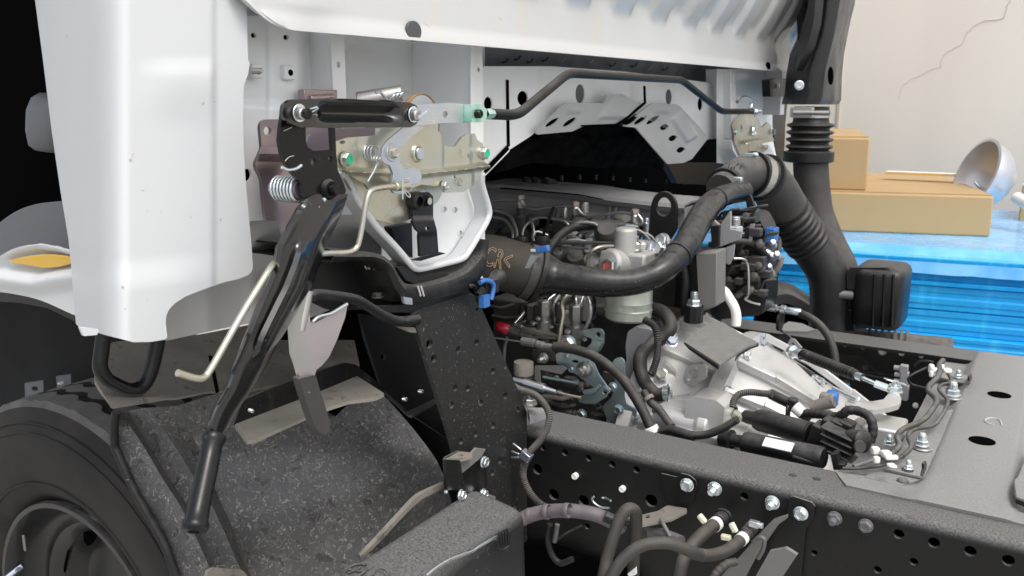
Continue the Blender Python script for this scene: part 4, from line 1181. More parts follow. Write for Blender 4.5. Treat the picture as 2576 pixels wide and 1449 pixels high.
# cradle under the white frame
def cradle():
    top = [(700, 160), (860, 175), (985, 180), (1060, 205), (1110, 250), (1150, 320), (1190, 375), (1250, 400), (1330, 402), (1500, 360), (1620, 308), (1690, 245), (1730, 180), (1745, 80)]
    bot = [(700, 230), (860, 215), (960, 215), (1040, 245), (1085, 290), (1110, 350), (1150, 430), (1210, 490), (1290, 512), (1480, 462), (1630, 420), (1720, 330), (1752, 250), (1765, 90)]
    t3 = PS('B', top, x=-.640); b3 = PS('B', bot, x=-.640)
    t3, b3 = cr(t3, 4), cr(b3, 4)
    b = MB()
    rows = []
    for d, k in ((-.13, 0), (-.004, 0), (0, .06), (.003, .5), (0, .95), (-.006, 1.0), (-.13, 1.0)):
        rows.append([p.lerp(q, k) + XP * d for p, q in zip(t3, b3)])
    b.loft(rows)
    return b.obj('mount_cradle', M['black_dusty'], truck, solid=.002, ang=50, label='curved black cradle holding the white mounting frame')
crd = cradle()
slab('cradle_bracket', 'B', [(540, 330), (700, 190), (1000, 190), (1110, 300), (1200, 500), (1280, 560), (700, 560), (540, 480)], 'plastic', truck, .01, x=-.69)
fz('stud_nut', crd, 'B', (962, 245), Vector((1, -.1, -.25)), 44, 'steel', x=-.668)
fz('nut', crd, 'B', (1018, 475), ZP, 42, 'iron', x=-.665)
slab('cradle_base', 'B', rp([(900, 545), (1290, 520), (1640, 425), (1660, 455), (1290, 575), (1000, 580)], 6), 'plastic', crd, .008, x=-.652)
b = MB(); q = P('B', (1320, 330), x=-.655)
b.plate(PS('B', rp([(1150, 270), (1220, 262), (1290, 335), (1500, 300), (1500, 345), (1290, 390), (1215, 360)], 8), x=-.652), XP, .05); b.obj('rubber_pad', M['rubber'], crd, bevel=.003)
slab('cradle_clip', 'B', rp([(1195, 470), (1255, 480), (1258, 525), (1205, 520)], 5), 'zinc', crd, .004, x=-.634)
b = MB(); w = P('B', (1300, 420), x=-.633)
for dx in (0, 22): b.tube(cr(PS('B', [(1292 + dx, 398), (1302 + dx, 430), (1312 + dx, 465)], x=-.6345), 3), .0011, 6)
b.obj('chalk_mark', M['mark'], crd)
# stay pipe
stay = [(572, 475, -.62), (600, 452, -.62), (720, 462, -.625), (870, 490, -.63), (960, 540, -.635), (1060, 600, -.64), (1160, 636, -.645), (1290, 625, -.648)]
rod('stay_pipe', 'B', stay, 35, 'black_dusty', truck, 'x', n=14, label='bent black stay pipe joining the mounting bracket')
slab('stay_foot', 'B', rp([(1150, 672), (1290, 680), (1290, 715), (1240, 712)], 4), 'ledge', truck, .004, x=-.650)
# sensor with blue tape at the top of the bracket
b = MB(); q = P('B', (1770, 400), x=-.63)
b.box(q, (.016, .03, .018)); b.lathe([(-.03, .004), (-.01, .006), (.02, .009), (.03, .012), (.04, .008)], q, Vector((-.1, .9, .2)), 10)
b.tube(bent(PS('B', [(1640, 400), (1675, 395), (1695, 440), (1700, 500), (1730, 530)], x=-.635), .006), .003, 8)
sw = b.obj('sensor', M['plastic'], truck, bevel=.001, label='small black sensor wrapped with blue tape at the bracket top')
b = MB(); b.tube(cr(PS('B', [(1715, 375), (1750, 358), (1795, 372), (1808, 410), (1790, 490)], x=-.618), 5), RM('B', 16, q), 8); b.box(P('B', (1745, 498), x=-.622), (.008, .014, .016))
b.obj('blue_tape', M['blueplug'], sw, ang=60)

# folded bracket by the battery cover with three bolts
b = MB()
fb = slab('cover_bracket', 'F', rp([(1578, 500), (1590, 478), (1690, 425), (1800, 440), (1830, 398), (1905, 412), (1915, 640), (1920, 800), (1870, 880), (1755, 880), (1740, 740), (1595, 740)], 8), 'black_dusty', truck, .004, bevel=.0015, x=-.628, label='small folded black bracket fixed by three bolts')
slab('bracket_shelf', 'F', rp([(1582, 490), (1690, 428), (1800, 438), (1800, 470), (1690, 500)], 5), 'ledge', fb, .003, z=P('F', (1690, 470), x=-.615).z, holes=[(1708, 458, 18, 9)])
slab('bracket_fold', 'F', [(1715, 520), (1830, 400), (1910, 410), (1870, 480), (1720, 605)], 'greyplate', fb, .003, x=-.612)
slab('bracket_face', 'F', rp([(1578, 495), (1700, 500), (1720, 620), (1735, 745), (1600, 740)], 6), 'black_dusty', fb, .003, x=-.606)
slab('bracket_tail', 'F', rp([(1860, 860), (1930, 770), (1985, 790), (1985, 880), (1940, 940)], 8), 'greyplate', fb, .003, x=-.622)
for p in ((1888, 512), (1880, 772), (1705, 780)): fz('bolt', fb, 'F', p, XP if p[0] > 1800 else Vector((1, .1, .1)), 48, 'zincw', x=-.622 if p[0] > 1800 else -.600)
fz('pin', fb, 'F', (1580, 752), XP, 14, 'zincw', x=-.604)

# long black cover at the bottom, with wire strap and clip
b = MB()
zt = 0.0
c1, c2, c3 = P('F', (1640, 826), z=zt), P('F', (2040, 940), z=zt), None
xa, xb, ye = -.608, -.527, -.205
sec = []
def cov(y, shr=0):
    w0, w1 = xa + shr, xb - shr
    return rp([Vector((w0, y, -.16)), Vector((w0, y, zt - shr)), Vector((w1, y, zt - .012 - shr)), Vector((w1 + .006, y, -.16))], [.001, .012, .016, .001], 4)
b.loft([cov(-.95), cov(ye - .012), cov(ye - .004, .002), cov(ye, .008)], closed=True, cap=True)
bc = b.obj('battery_cover', M['box'], truck, ang=45, label='long dusty black plastic cover at the bottom with a wire strap')
b = MB(); q = P('F', (2000, 1120), x=xb + .004)
b.tube(cr([P('F', p, x=xb + .004) for p in ((1425, 1428), (1510, 1360), (1610, 1300), (1700, 1265), (1800, 1230), (1850, 1195), (1990, 1115))], 5), RM('F', 14, q), 8)
b.obj('wire_strap', M['zinc'], bc, ang=60)
b = MB()
for i in range(4): b.tube(cr([P('F', p, x=xb + .010) for p in ((1985 + 22 * i, 1100 - 12 * i), (2000 + 24 * i, 1085 - 12 * i), (2018 + 22 * i, 1110 - 10 * i), (2030 + 20 * i, 1180))], 4), RM('F', 9, q), 8)
b.tube(bent([P('F', p, x=xb + .010) for p in ((2090, 1080), (2098, 1185), (2050, 1222), (2000, 1205), (1990, 1140))], .004), RM('F', 7, q), 8)
b.obj('strap_clip', M['plastic'], bc, ang=60)
b = MB()                                       # moulded round mark with a bar through it, and the shape beside it
for sc_, k in ((1.0, 1), (.88, 1)):
    b.tube([P('F', p, z=zt + .0006) for p in ell((855, 1388), 105 * sc_, 50 * sc_, 26, -.35)] , .0009, 6)
b.tube([P('F', p, z=zt + .0006) for p in ((770, 1375), (935, 1400))], .001, 6); b.tube([P('F', p, z=zt + .0006) for p in ((800, 1410), (905, 1360))], .001, 6)
b.tube([P('F', p, z=zt + .0004) for p in ((1000, 1428), (1020, 1390), (1060, 1370), (1100, 1385), (1130, 1425))], .0009, 6)
b.obj('moulded_mark', M['box'], bc)

# ------------------------------------------------------------------ wheel
WC, WY, WR = Vector((-1.312, -.355, -.392)), -.355, .414
wheel = MB()
b = MB()
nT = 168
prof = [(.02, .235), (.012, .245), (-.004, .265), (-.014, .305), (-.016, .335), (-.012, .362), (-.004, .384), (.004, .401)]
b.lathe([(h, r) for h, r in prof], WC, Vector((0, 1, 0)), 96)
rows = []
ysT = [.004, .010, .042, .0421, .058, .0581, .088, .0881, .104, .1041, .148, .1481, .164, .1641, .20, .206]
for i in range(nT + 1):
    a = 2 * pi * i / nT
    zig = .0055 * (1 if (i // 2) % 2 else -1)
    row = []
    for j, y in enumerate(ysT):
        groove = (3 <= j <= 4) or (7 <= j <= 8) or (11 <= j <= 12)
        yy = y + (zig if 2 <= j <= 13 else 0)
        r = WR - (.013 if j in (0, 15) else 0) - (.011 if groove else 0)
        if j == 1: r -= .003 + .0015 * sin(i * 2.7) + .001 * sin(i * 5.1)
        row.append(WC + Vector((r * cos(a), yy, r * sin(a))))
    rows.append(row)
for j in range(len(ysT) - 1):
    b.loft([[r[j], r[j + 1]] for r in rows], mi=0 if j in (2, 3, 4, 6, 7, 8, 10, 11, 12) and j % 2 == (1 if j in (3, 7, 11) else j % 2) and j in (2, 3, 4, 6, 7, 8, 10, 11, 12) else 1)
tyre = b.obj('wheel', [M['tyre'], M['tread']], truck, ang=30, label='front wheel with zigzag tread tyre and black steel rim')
b = MB()
for rr, h in ((.378, -.0085), (.362, -.0128), (.275, -.0085)):
    b.lathe([(h, rr - .002), (h - .0015, rr), (h, rr + .002)], WC, Vector((0, 1, 0)), 72)
b.obj('sidewall_ring', M['tyre'], tyre, ang=60)
b = MB()
b.lathe([(.012, .238), (.004, .236), (.004, .228), (.014, .222), (.028, .218), (.050, .210), (.060, .200), (.062, .190), (.058, .180), (.062, .168), (.085, .150), (.105, .135), (.11, .11), (.11, .0)], WC, Vector((0, 1, 0)), 72)
b.obj('rim', M['rim'], tyre, ang=40)
b = MB()
for k in range(8):
    b = MB()
    a = 2 * pi * (k + .42) / 8
    c = WC + Vector((.158 * cos(a), .073, .158 * sin(a)))
    b.lathe([(0, .024), (.001, .0235), (.001, 0)], c, Vector((cos(a) * .45, -.85, sin(a) * .45)), 18)
    b.obj('rim_hole', M['dark'], tyre)
q = P('E', (150, 1380), y=WY + .03); b = MB(); b.tube([q + Vector((0, .0, 0)), q + Vector((-.01, -.035, -.02))], .006, 10); b.tube([P('E', (90, 1430), y=WY + .02), P('E', (130, 1400), y=WY + .02)], .004, 8)
b.obj('valve', M['zinc'], tyre)
b = MB(); q = P('E', (165, 1225), y=WY + .016); b.box(q, (.006, .003, .03)); b.obj('balance_weight', M['ledge'], tyre, bevel=.001)

# ------------------------------------------------------------------ mudguard liner behind the wheel
def liner():
    rows = []
    L = [('E', -.400, [(775, 330), (765, 420), (768, 560), (800, 640), (900, 860), (1000, 1030), (1110, 1230), (1190, 1449), (1240, 1560)]),
         ('E', -.392, [(790, 325), (790, 420), (800, 560), (832, 640), (925, 850), (1025, 1030), (1135, 1230), (1215, 1449), (1265, 1560)]),
         ('E', -.375, [(835, 345), (880, 440), (960, 560), (1010, 640), (1130, 840), (1240, 1010), (1330, 1200), (1420, 1400), (1470, 1500)]),
         ('E', -.345, [(850, 335), (905, 420), (985, 540), (1040, 630), (1160, 820), (1270, 990), (1360, 1180), (1440, 1390), (1490, 1500)]),
         ('E', -.325, [(1010, 310), (1070, 400), (1150, 520), (1210, 610), (1320, 790), (1420, 950), (1510, 1140), (1600, 1350), (1660, 1470)]),
         ('E', -.290, [(1200, 300), (1250, 390), (1300, 500), (1350, 590), (1400, 700), (1470, 900), (1560, 1100), (1640, 1340), (1700, 1460)])]
    for t, y, pts in L:
        pts3 = PS(t, pts, y=y)
        rows.append(cr(pts3, 4))
    off = [0, -.022, -.006, 0, -.030, 0]
    inner = PS('V', [(846, 905), (905, 950), (965, 1000), (1012, 1050), (1060, 1108), (1100, 1165), (1125, 1230), (1150, 1330), (1165, 1449)], y=-.03)
    inner = cr(inner, 4)
    last = rows[-1]
    for k in (.2, .4, .6, .8, 1.0):
        rows.append([a.lerp(c, k) + Vector((1, 0, .55)) * .012 * sin(pi * k) for a, c in zip(last, inner)])
    b = MB(); b.loft(rows)
    return b.obj('mudguard_liner', M['liner'], truck, solid=-.003, ang=35, label='dirt-spattered black plastic wheel arch liner behind the front wheel')
ln = liner()
b = MB(); b.tube(cr(PS('E', [(790, 335), (775, 420), (780, 560), (812, 640), (905, 850), (1005, 1030), (1115, 1230), (1195, 1449)], y=-.405), 5), .006, 8); b.obj('liner_edge', M['rubber'], ln, ang=60)
slab('liner_foot', 'E', rp([(1410, 1420), (1450, 1395), (1650, 1410), (1700, 1470), (1400, 1480)], 8), 'ledge', ln, .004, x=-.78)
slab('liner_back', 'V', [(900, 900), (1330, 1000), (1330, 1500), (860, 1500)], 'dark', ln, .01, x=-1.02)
b = MB()
st3 = [P('F', p, x=-.64) for p in ((885, 1248), (1000, 1130), (1110, 1010), (1220, 890), (1290, 815), (1350, 765), (1430, 725), (1580, 660))]
st4 = [P('F', p, x=-.64) for p in ((915, 1250), (1030, 1140), (1140, 1020), (1250, 905), (1310, 850), (1370, 800), (1450, 760), (1585, 690))]
b.loft([cr(st3, 4), cr(st4, 4)]); b.obj('liner_strip', M['ledge'], truck, solid=.006, ang=60, label='long dusty flexible strip along the lower edge of the liner')
slab('liner_panel', 'F', [(915, 1250), (1140, 1030), (1310, 860), (1450, 765), (1560, 710), (1600, 900), (1100, 1260)], 'liner', truck, .004, x=-.655)

# ledge angle on top of the liner
zl = P('B', (640, 1110), x=-.735).z
lg = slab('liner_ledge', 'B', rp([(45, 1338), (640, 1108), (880, 1008), (1068, 1128), (1000, 1158), (820, 1180), (640, 1238), (182, 1442), (128, 1449)], 10), 'ledge', truck, .004, bevel=.001, z=zl, label='dusty angled ledge on top of the wheel arch liner')
def lv_fn(u, v): return PV(u, v, x=-.775)
b = MB(); b.plate(PS('B', rp([(40, 1345), (105, 1175), (300, 1090), (520, 1008), (800, 918), (870, 930), (1065, 1090), (1070, 1135), (880, 1020), (640, 1118), (50, 1346)], 8), x=-.752), XP, .004); b.obj('ledge_upright', M['black_dusty'], lg, bevel=.001)
fz('stud', lg, 'B', (150, 1240), Vector((1, -.2, .05)), 26, 'zincw', x=-.75)
def flap_fn(u, v): return PV(u, v, x=-.80 - .0009 * max(0, 1000 - v))
b = MB(); b.sheet([(238, 870), (300, 858), (420, 856), (520, 838), (690, 805), (800, 820), (890, 850), (905, 920), (640, 980), (520, 985), (400, 1010), (284, 1028), (240, 960)], flap_fn, 12)
b.obj('liner_flap', M['flap'], truck, solid=.003, ang=60, label='dusty brown flap of the liner behind the grab loop')
slab('flap_slit', 'V', rp([(527, 895), (534, 895), (552, 985), (545, 990)], 2), 'dark', bpy.data.objects['liner_flap'], .002, x=-.80)
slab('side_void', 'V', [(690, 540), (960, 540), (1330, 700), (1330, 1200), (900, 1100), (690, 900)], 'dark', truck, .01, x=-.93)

# ------------------------------------------------------------------ bracket arm, hoses and harness outside the rail
o = slab('hose_bracket', 'G', rp([(1310, 318), (1440, 350), (1470, 318), (1540, 335), (1590, 375), (1605, 430), (1570, 560), (1370, 560)], 10), 'frame', truck, .003, bevel=.001, y=-.004)
slab('bracket_tongue', 'G', rp([(1145, 655), (1290, 620), (1365, 575), (1520, 598), (1525, 625), (1400, 690), (1150, 740)], 8), 'flap', o, .003, z=P('G', (1370, 575), y=-.006).z, holes=[(1205, 665, 20, 14)])
b = MB()
slab('bracket_tongue', 'G', rp([(865, 590), (930, 528), (1010, 575), (1000, 660), (960, 650)], 6), 'flap', o, .003, z=-.105, holes=[(980, 595, 20, 14)])
q = P('G', (1205, 660), z=-.10); b = MB(); b.box(q, (.010, .010, .012)); b.obj('clip_nut', M['goldmark'], o, bevel=.001)
slab('arm_plate', 'H', rp([(500, 952), (520, 942), (640, 982), (662, 1010), (652, 1080), (604, 1150), (575, 1449), (560, 1700), (300, 1700), (400, 1150), (478, 1068)], 8), 'frame', truck, .004, bevel=.0015, y=-.005, label='black plate bolted flat on the near rail')
b = MB()
a1 = [P('G', p, y=-.03) for p in ((2330, 655), (2220, 690), (2120, 790), (2000, 930), (1800, 1145), (1700, 1260))]
a2 = [P('G', p, y=-.03) for p in ((2330, 680), (2260, 730), (2170, 860), (2080, 990), (2000, 1145), (1930, 1260))]
b.loft([a1, a2]); b.obj('bracket_arm', M['greyplate'], truck, solid=.004, ang=40, label='angled black arm with a grey clip over its edge')
arm2 = bpy.data.objects['bracket_arm']
b = MB(); b.loft([[P('G', p, y=-.10) for p in ((2200, 930), (2330, 905), (2420, 960), (2400, 990))], [P('G', p, y=-.10) for p in ((2080, 1145), (2090, 1145), (2130, 1200), (2220, 1260))]])
b.obj('arm_foot', M['greyplate'], arm2, solid=.006, ang=40)
b = MB(); q = P('G', (2100, 900), y=-.045); b.tube(cr(PS('G', [(2050, 870), (2100, 835), (2145, 850), (2135, 930), (2095, 1005)], y=-.045), 5), RM('G', 18, q), 8); b.obj('edge_clip', M['greyplastic'], arm2, ang=60)

hs_ = []
rod('harness', 'F', [(2055, 1060, -.12), (2150, 1000, -.11), (2260, 945, -.10), (2400, 912, -.09), (2576, 905, -.085), (2680, 915, -.08), (2800, 940, -.075), (2900, 985, -.06), (3010, 1040, -.045)], 58, 'tape', truck, n=16, label='thick taped wiring harness leaving the battery cover')
hr = bpy.data.objects['harness']
b = MB(); 
for f in ((2260, 945), (2395, 913), (2560, 905)):
    b = MB(); q = P('F', f, y=-.10); b.lathe([(-.004, RM('F', 58, q)), (-.003, RM('F', 62, q)), (.003, RM('F', 62, q)), (.004, RM('F', 58, q))], q, Vector((1, .1, .15)), 18)
    b.obj('tape_band', M['tape'], hr)
rod('harness_tail', 'G', [(860, 660, -.075), (930, 690, -.07), (1010, 690, -.06), (1090, 700, -.05)], 44, 'plastic', hr)
rod('conduit', 'D', [(130, 655, -.01), (190, 690, -.015), (300, 725, -.02), (385, 810, -.03), (420, 900, -.035), (400, 1000, -.04), (340, 1105, -.045), (262, 1195, -.05), (222, 1290, -.05), (205, 1370, -.05), (225, 1449, -.05), (290, 1560, -.05), (390, 1640, -.05), (520, 1680, -.05)], 28, 'rubber_dusty', truck, corr=(.55, .2), n=12, label='ribbed corrugated conduit looping down over the near rail')
cd = bpy.data.objects['conduit']
b = MB(); q = P('D', (232, 1222), y=-.055); b.box(q, (.017, .012, .013), (Vector((.88, 0, -.42)), Vector((0, 1, 0)), Vector((.42, 0, .88))))
for dy in ((-50, -40, -110, -95), (-70, -5, -120, -30), (-70, 20, -125, 20)): b.tube(PS('D', [(232 + dy[0] * .8, 1215 + dy[1]), (232 + dy[2], 1215 + dy[3])], y=-.055), .0018, 6)
b.obj('conduit_clip', M['zinc'], cd, bevel=.0015)

rod('coolant_hose', 'G', [(800, 1300, -.20), (850, 1145, -.20), (880, 1000, -.19), (930, 830, -.18), (985, 680, -.17), (1050, 605, -.16), (1105, 625, -.15), (1115, 720, -.13), (1105, 850, -.12), (1095, 1000, -.11), (1090, 1200, -.11)], 50, 'brownhose', truck, n=16, label='thick dusty hose looping up and over at the bottom')
HP2 = [(860, 1260, -.24), (930, 1120, -.23), (1020, 1000, -.22), (1130, 915, -.21), (1250, 880, -.20), (1400, 885, -.185), (1530, 940, -.17), (1620, 972, -.15), (1730, 975, -.13), (1850, 935, -.10), (1950, 860, -.07), (2030, 770, -.04)]
rod('coolant_hose', 'G', HP2, 50, 'brownhose', truck, n=16, label='thick dusty hose sweeping sideways to a clamp on the rail')
h2 = bpy.data.objects['coolant_hose.001']
HP3 = [(1440, 1260, -.14), (1470, 1100, -.13), (1500, 1000, -.12), (1570, 890, -.10), (1660, 800, -.08), (1750, 730, -.05), (1820, 665, -.02)]
rod('coolant_hose', 'G', HP3, 55, 'brownhose', truck, n=16, label='thick dusty hose ending in a black coupling with a white band')
h3 = bpy.data.objects['coolant_hose.002']
def band(t, p, d, ax, r, w, mk, parent, name='hose_band'):
    q = P(t, p, y=d); R_ = RM(t, r, q); b = MB()
    b.lathe([(-w, R_ * .9), (-w, R_), (w, R_), (w, R_ * .9)], q, ax, 22); return b.obj(name, M[mk], parent, ang=40)
def band_on(pts, r, p, w, k, mk, parent, name='hose_band'):
    ps_, rs_ = hose('G', pts, r)
    i = min(range(1, len(ps_) - 1), key=lambda j: (Vector(proj(ps_[j])) - Vector(px('G', p))).length)
    R_ = rs_[i] * k; b = MB()
    b.lathe([(-w, R_ * .92), (-w, R_), (w, R_), (w, R_ * .92)], ps_[i], ps_[i + 1] - ps_[i - 1], 24); return b.obj(name, M[mk], parent, ang=40)
band_on(HP2, 50, (1965, 845), .0045, 1.07, 'whiteplastic', h2)
band_on(HP3, 55, (1745, 735), .0045, 1.07, 'whiteplastic', h3)
band_on(HP3, 55, (1790, 690), .011, 1.16, 'rubber', h3, 'coupling')
band_on(HP3, 55, (1818, 666), .003, 1.35, 'plastic', h3, 'coupling')
band_on(HP2, 50, (2020, 780), .010, 1.08, 'iron', h2, 'clamp')
b = MB(); q = P('G', (2065, 725), y=-.05); b.box(q, (.013, .008, .008)); b.lathe([(0, .004), (.011, .004)], q, XP, 8); b.obj('clamp_screw', M['zinc'], h2, bevel=.001)
band_on(HP2, 50, (1640, 975), .002, 1.05, 'iron', h2, 'cable_tie')
for p, ax in (((1645, 685), (Vector((.7, 0, -.7)), Vector((0, 1, 0)), Vector((.7, 0, .7)))), ((1897, 755), (Vector((.5, 0, -.85)), Vector((0, 1, 0)), Vector((.85, 0, .5)))), ((1838, 834), (Vector((1, 0, .1)), Vector((0, 1, 0)), Vector((-.1, 0, 1))))):
    b = MB(); q = P('G', p, y=-.07); b.box(q, (.013, .007, .0075), ax); b.obj('cable_tie_head', M['cream'], h3 if p[0] < 1700 else h2, bevel=.002)
rod('wire_loop', 'G', [(900, 600, -.05), (830, 590, -.05), (775, 555, -.05), (760, 520, -.05), (775, 505, -.05)], 9, 'zincw', truck)
rod('wire_loop', 'G', [(840, 515, -.04), (870, 518, -.04), (910, 540, -.05)], 8, 'zincw', bpy.data.objects['wire_loop'])
rod('tie_strip', 'G', [(1310, 680, -.06), (1340, 740, -.06), (1390, 830, -.07)], 16, 'greyplate', truck)
rod('breather_hose', 'G', [(1150, 790, -.05), (1260, 790, -.05), (1370, 820, -.06), (1480, 860, -.07)], 42, 'tape', truck, n=14)
band('G', (1170, 790), -.05, XP, 46, .008, 'brownhose', bpy.data.objects['breather_hose'])
rod('hanging_cable', 'G', [(420, 730, -.04), (400, 830, -.04), (430, 960, -.04), (500, 1040, -.04), (600, 1010, -.04)], 26, 'rubber', truck, label='loose black cable end hanging below the harness')
rod('hanging_cable', 'G', [(480, 730, -.05), (470, 800, -.05), (455, 870, -.05)], 20, 'greyplastic', truck)
rod('stay_rod', 'G', [(455, 870, -.03), (560, 800, -.02), (680, 740, -.01)], 12, 'plastic', truck)
rod('brake_hose', 'G', [(1700, 1230, -.16), (1760, 1120, -.15), (1840, 1050, -.14), (1920, 1030, -.13)], 34, 'brownhose', truck, corr=(1.3, .16), n=12)
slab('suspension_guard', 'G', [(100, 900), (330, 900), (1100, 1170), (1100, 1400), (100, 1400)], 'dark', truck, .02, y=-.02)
slab('hose_label', 'G', [(1040, 1130), (1115, 1070), (1118, 1130), (1060, 1160)], 'sticker', bpy.data.objects['coolant_hose'], .002, y=-.125)
# ------------------------------------------------------------------ engine
b = MB()
b.box((-.92, .50, -.10), (.68, .34, .42)); b.box((-.92, .40, .02), (.60, .12, .05)); b.box((-.92, .56, .14), (.66, .24, .10))
eng = b.obj('engine_block', M['iron'], truck, bevel=.006, label='dark engine block between the rails')
slab('head_face', 'C', [(60, 95), (260, 90), (880, 135), (1480, 195), (1765, 240), (1765, 420), (1400, 400), (900, 330), (60, 300)], 'headgrey', eng, .05, y=.56, bevel=.003)
hc = bpy.data.objects['head_face']
b = MB(); e = PS('C', [(60, 62), (260, 66), (880, 122), (1100, 160), (1480, 205), (1765, 228)], y=.552)
b.loft([[p + Vector((0, -.004, -.014)) for p in e], [p + Vector((0, -.010, -.004)) for p in e], [p + Vector((0, -.006, .003)) for p in e], [p + Vector((0, .03, .006)) for p in e], [p + Vector((0, .12, .006)) for p in e]])
b.obj('head_cover', M['headgrey'], eng, solid=.004, ang=40, label='grey cylinder head cover with a dusty top edge')
slab('cover_slot', 'C', [(250, 78), (880, 132), (1090, 172), (1090, 180), (880, 142), (250, 90)], 'dark', hc, .002, y=.540)
for x in (690, 720, 1140, 1190, 960): MB().loft([PS('C', [(x, 180 + x * .05), (x - 25, 330 + x * .03)], y=.551), PS('C', [(x + 16, 182 + x * .05), (x - 6, 332 + x * .03)], y=.551)]).obj('cover_rib', M['headgrey'], hc, solid=.006)
b = MB()
for p in ((480, 55), (555, 60), (650, 60)): b.lathe([(-.01, .012), (0, .016), (.012, .016), (.016, .01)], P('C', p, y=.62), Vector((.3, .2, 1)), 12)
b.tube(cr(PS('C', [(430, 70), (620, 80), (800, 85), (880, 115)], y=.62), 5), .008, 8)
b.obj('top_fittings', M['iron'], eng, ang=50, kind='stuff')

def pipe(name, t, pts, r, mk, parent=eng, **k): return rod(name, t, pts, r, mk, parent, **k)
# leak-off pipe with banjo bolts along the head
pipe('leak_pipe', 'C', [(175, 190, .47), (280, 180, .47), (350, 178, .47), (400, 180, .47)], 12, 'steel')
pipe('leak_pipe', 'C', [(430, 190, .46), (470, 240, .46), (560, 255, .46), (690, 235, .46), (830, 232, .46), (860, 240, .46)], 12, 'steel')
pipe('leak_pipe', 'C', [(880, 250, .45), (930, 300, .45), (1000, 312, .45), (1120, 298, .45), (1230, 285, .45), (1320, 295, .45), (1350, 300, .45)], 12, 'steel')
pipe('leak_pipe', 'C', [(1375, 300, .44), (1410, 350, .44), (1400, 380, .44), (1300, 390, .44)], 13, 'steel')
for p, d in (((418, 182), .46), ((865, 235), .455), ((1350, 300), .445)):
    q = P('C', p, y=d); b = MB(); b.lathe([(-.016, .0065), (-.008, .0075), (-.003, .008), (.0, .0065), (.003, .007)], q, ZP, 12); b.lathe([(.003, .0078), (.010, .0074), (.011, 0)], q, ZP, 6, mi=1)
    b.obj('banjo_bolt', [M['steel'], M['redsteel']], eng, ang=30)
    b = MB(); b.lathe([(-.07, .012), (-.035, .012), (-.03, .008), (-.016, .008), (-.016, 0)], q, ZP, 10); b.obj('injector', M['iron'], eng, ang=30)
# injector supply pipes
for pts in ([(350, 520, .40), (352, 440, .41), (300, 350, .42), (200, 320, .43)], [(388, 520, .40), (382, 420, .41), (330, 310, .42), (250, 272, .43), (190, 268, .43)],
            [(440, 520, .39), (435, 440, .40), (480, 370, .41), (570, 325, .42), (700, 335, .42), (780, 360, .42), (830, 410, .42)],
            [(525, 520, .38), (520, 460, .39), (560, 440, .40), (640, 470, .41)], [(530, 470, .39), (515, 380, .40), (500, 330, .41)]):
    pipe('fuel_pipe', 'C', pts, 13, 'steel')
pipe('fuel_pipe', 'C', [(700, 540, .34), (800, 530, .34), (1000, 530, .33), (1150, 535, .32), (1260, 540, .31)], 15, 'steel')
pipe('fuel_pipe', 'C', [(760, 555, .35), (900, 575, .34), (980, 570, .33)], 13, 'headgrey')
pipe('fuel_pipe', 'C', [(965, 720, .27), (970, 650, .27), (1010, 590, .27), (1090, 560, .28), (1250, 555, .29)], 17, 'gold')
pipe('fuel_hose', 'C', [(640, 620, .30), (680, 540, .31), (740, 470, .33), (840, 405, .36), (960, 385, .38), (1100, 390, .40), (1260, 395, .42)], 34, 'hose', n=14, label='black fuel hose arching over the engine')
b = MB(); q = P('C', (1260, 395), y=.42); b.lathe([(-.008, RM('C', 37, q)), (.006, RM('C', 37, q))], q, XP, 14); b.lathe([(.006, RM('C', 30, q)), (.03, RM('C', 14, q))], q, XP, 12); b.obj('hose_clip', M['zinc'], eng, ang=40)
b = MB(); b.tube(PS('C', [(690, 235), (600, 470)], y=.36), RM('C', 14, P('C', (690, 235), y=.36)), 4); b.obj('dipstick', M['plastic'], eng, ang=30)
for p, r_, mk in (((940, 240), 34, 'steel'), ((780, 280), 18, 'gold'), ((1445, 370), 22, 'zinc'), ((1440, 400), 26, 'zinc')):
    q = P('C', p, y=.48); b = MB(); b.lathe([(-.03, RM('C', r_, q)), (.008, RM('C', r_, q)), (.01, RM('C', r_ * .8, q)), (.01, 0)], q, ZP, 12); b.obj('sender', M[mk], eng, ang=30)
# intake manifold clutter behind the pipes
random.seed(11)
b = MB()
for i in range(46):
    p = (random.uniform(170, 1250), random.uniform(330, 560)); q = P('C', p, y=random.uniform(.44, .50))
    if random.random() < .5: b.box(q, (random.uniform(.02, .06), .03, random.uniform(.012, .03)))
    else: b.lathe([(-.015, .012), (-.006, .018), (.006, .018), (.010, .012), (.012, 0)], q, Vector((random.uniform(-.4, .4), -.4, 1)), 10)
b.obj('manifold', M['iron'], eng, bevel=.002, kind='stuff')
b = MB()
for i in range(34):
    p = (random.uniform(150, 900), random.uniform(960, 1500)); q = P('C', p, y=random.uniform(.34, .42))
    b.box(q, (random.uniform(.02, .05), .03, random.uniform(.012, .03)))
for i in range(16):
    p = (random.uniform(180, 620), random.uniform(500, 560)); q = P('C', p, y=.36); b.lathe([(-.012, .01), (0, .013), (.008, .01)], q, ZP, 8)
b.obj('pump_casting', M['iron'], eng, bevel=.002, kind='stuff')
for p in ((1010, 690), (1120, 445), (870, 660)):
    q = P('C', p, y=.36); b = MB(); b.lathe([(-.02, .020), (-.004, .024), (.004, .022), (.012, .016), (.012, 0)], q, Vector((.2, -.6, .7)), 14); b.obj('union', M['iron'] if p[0] != 1010 else M['steel'], eng, ang=40)

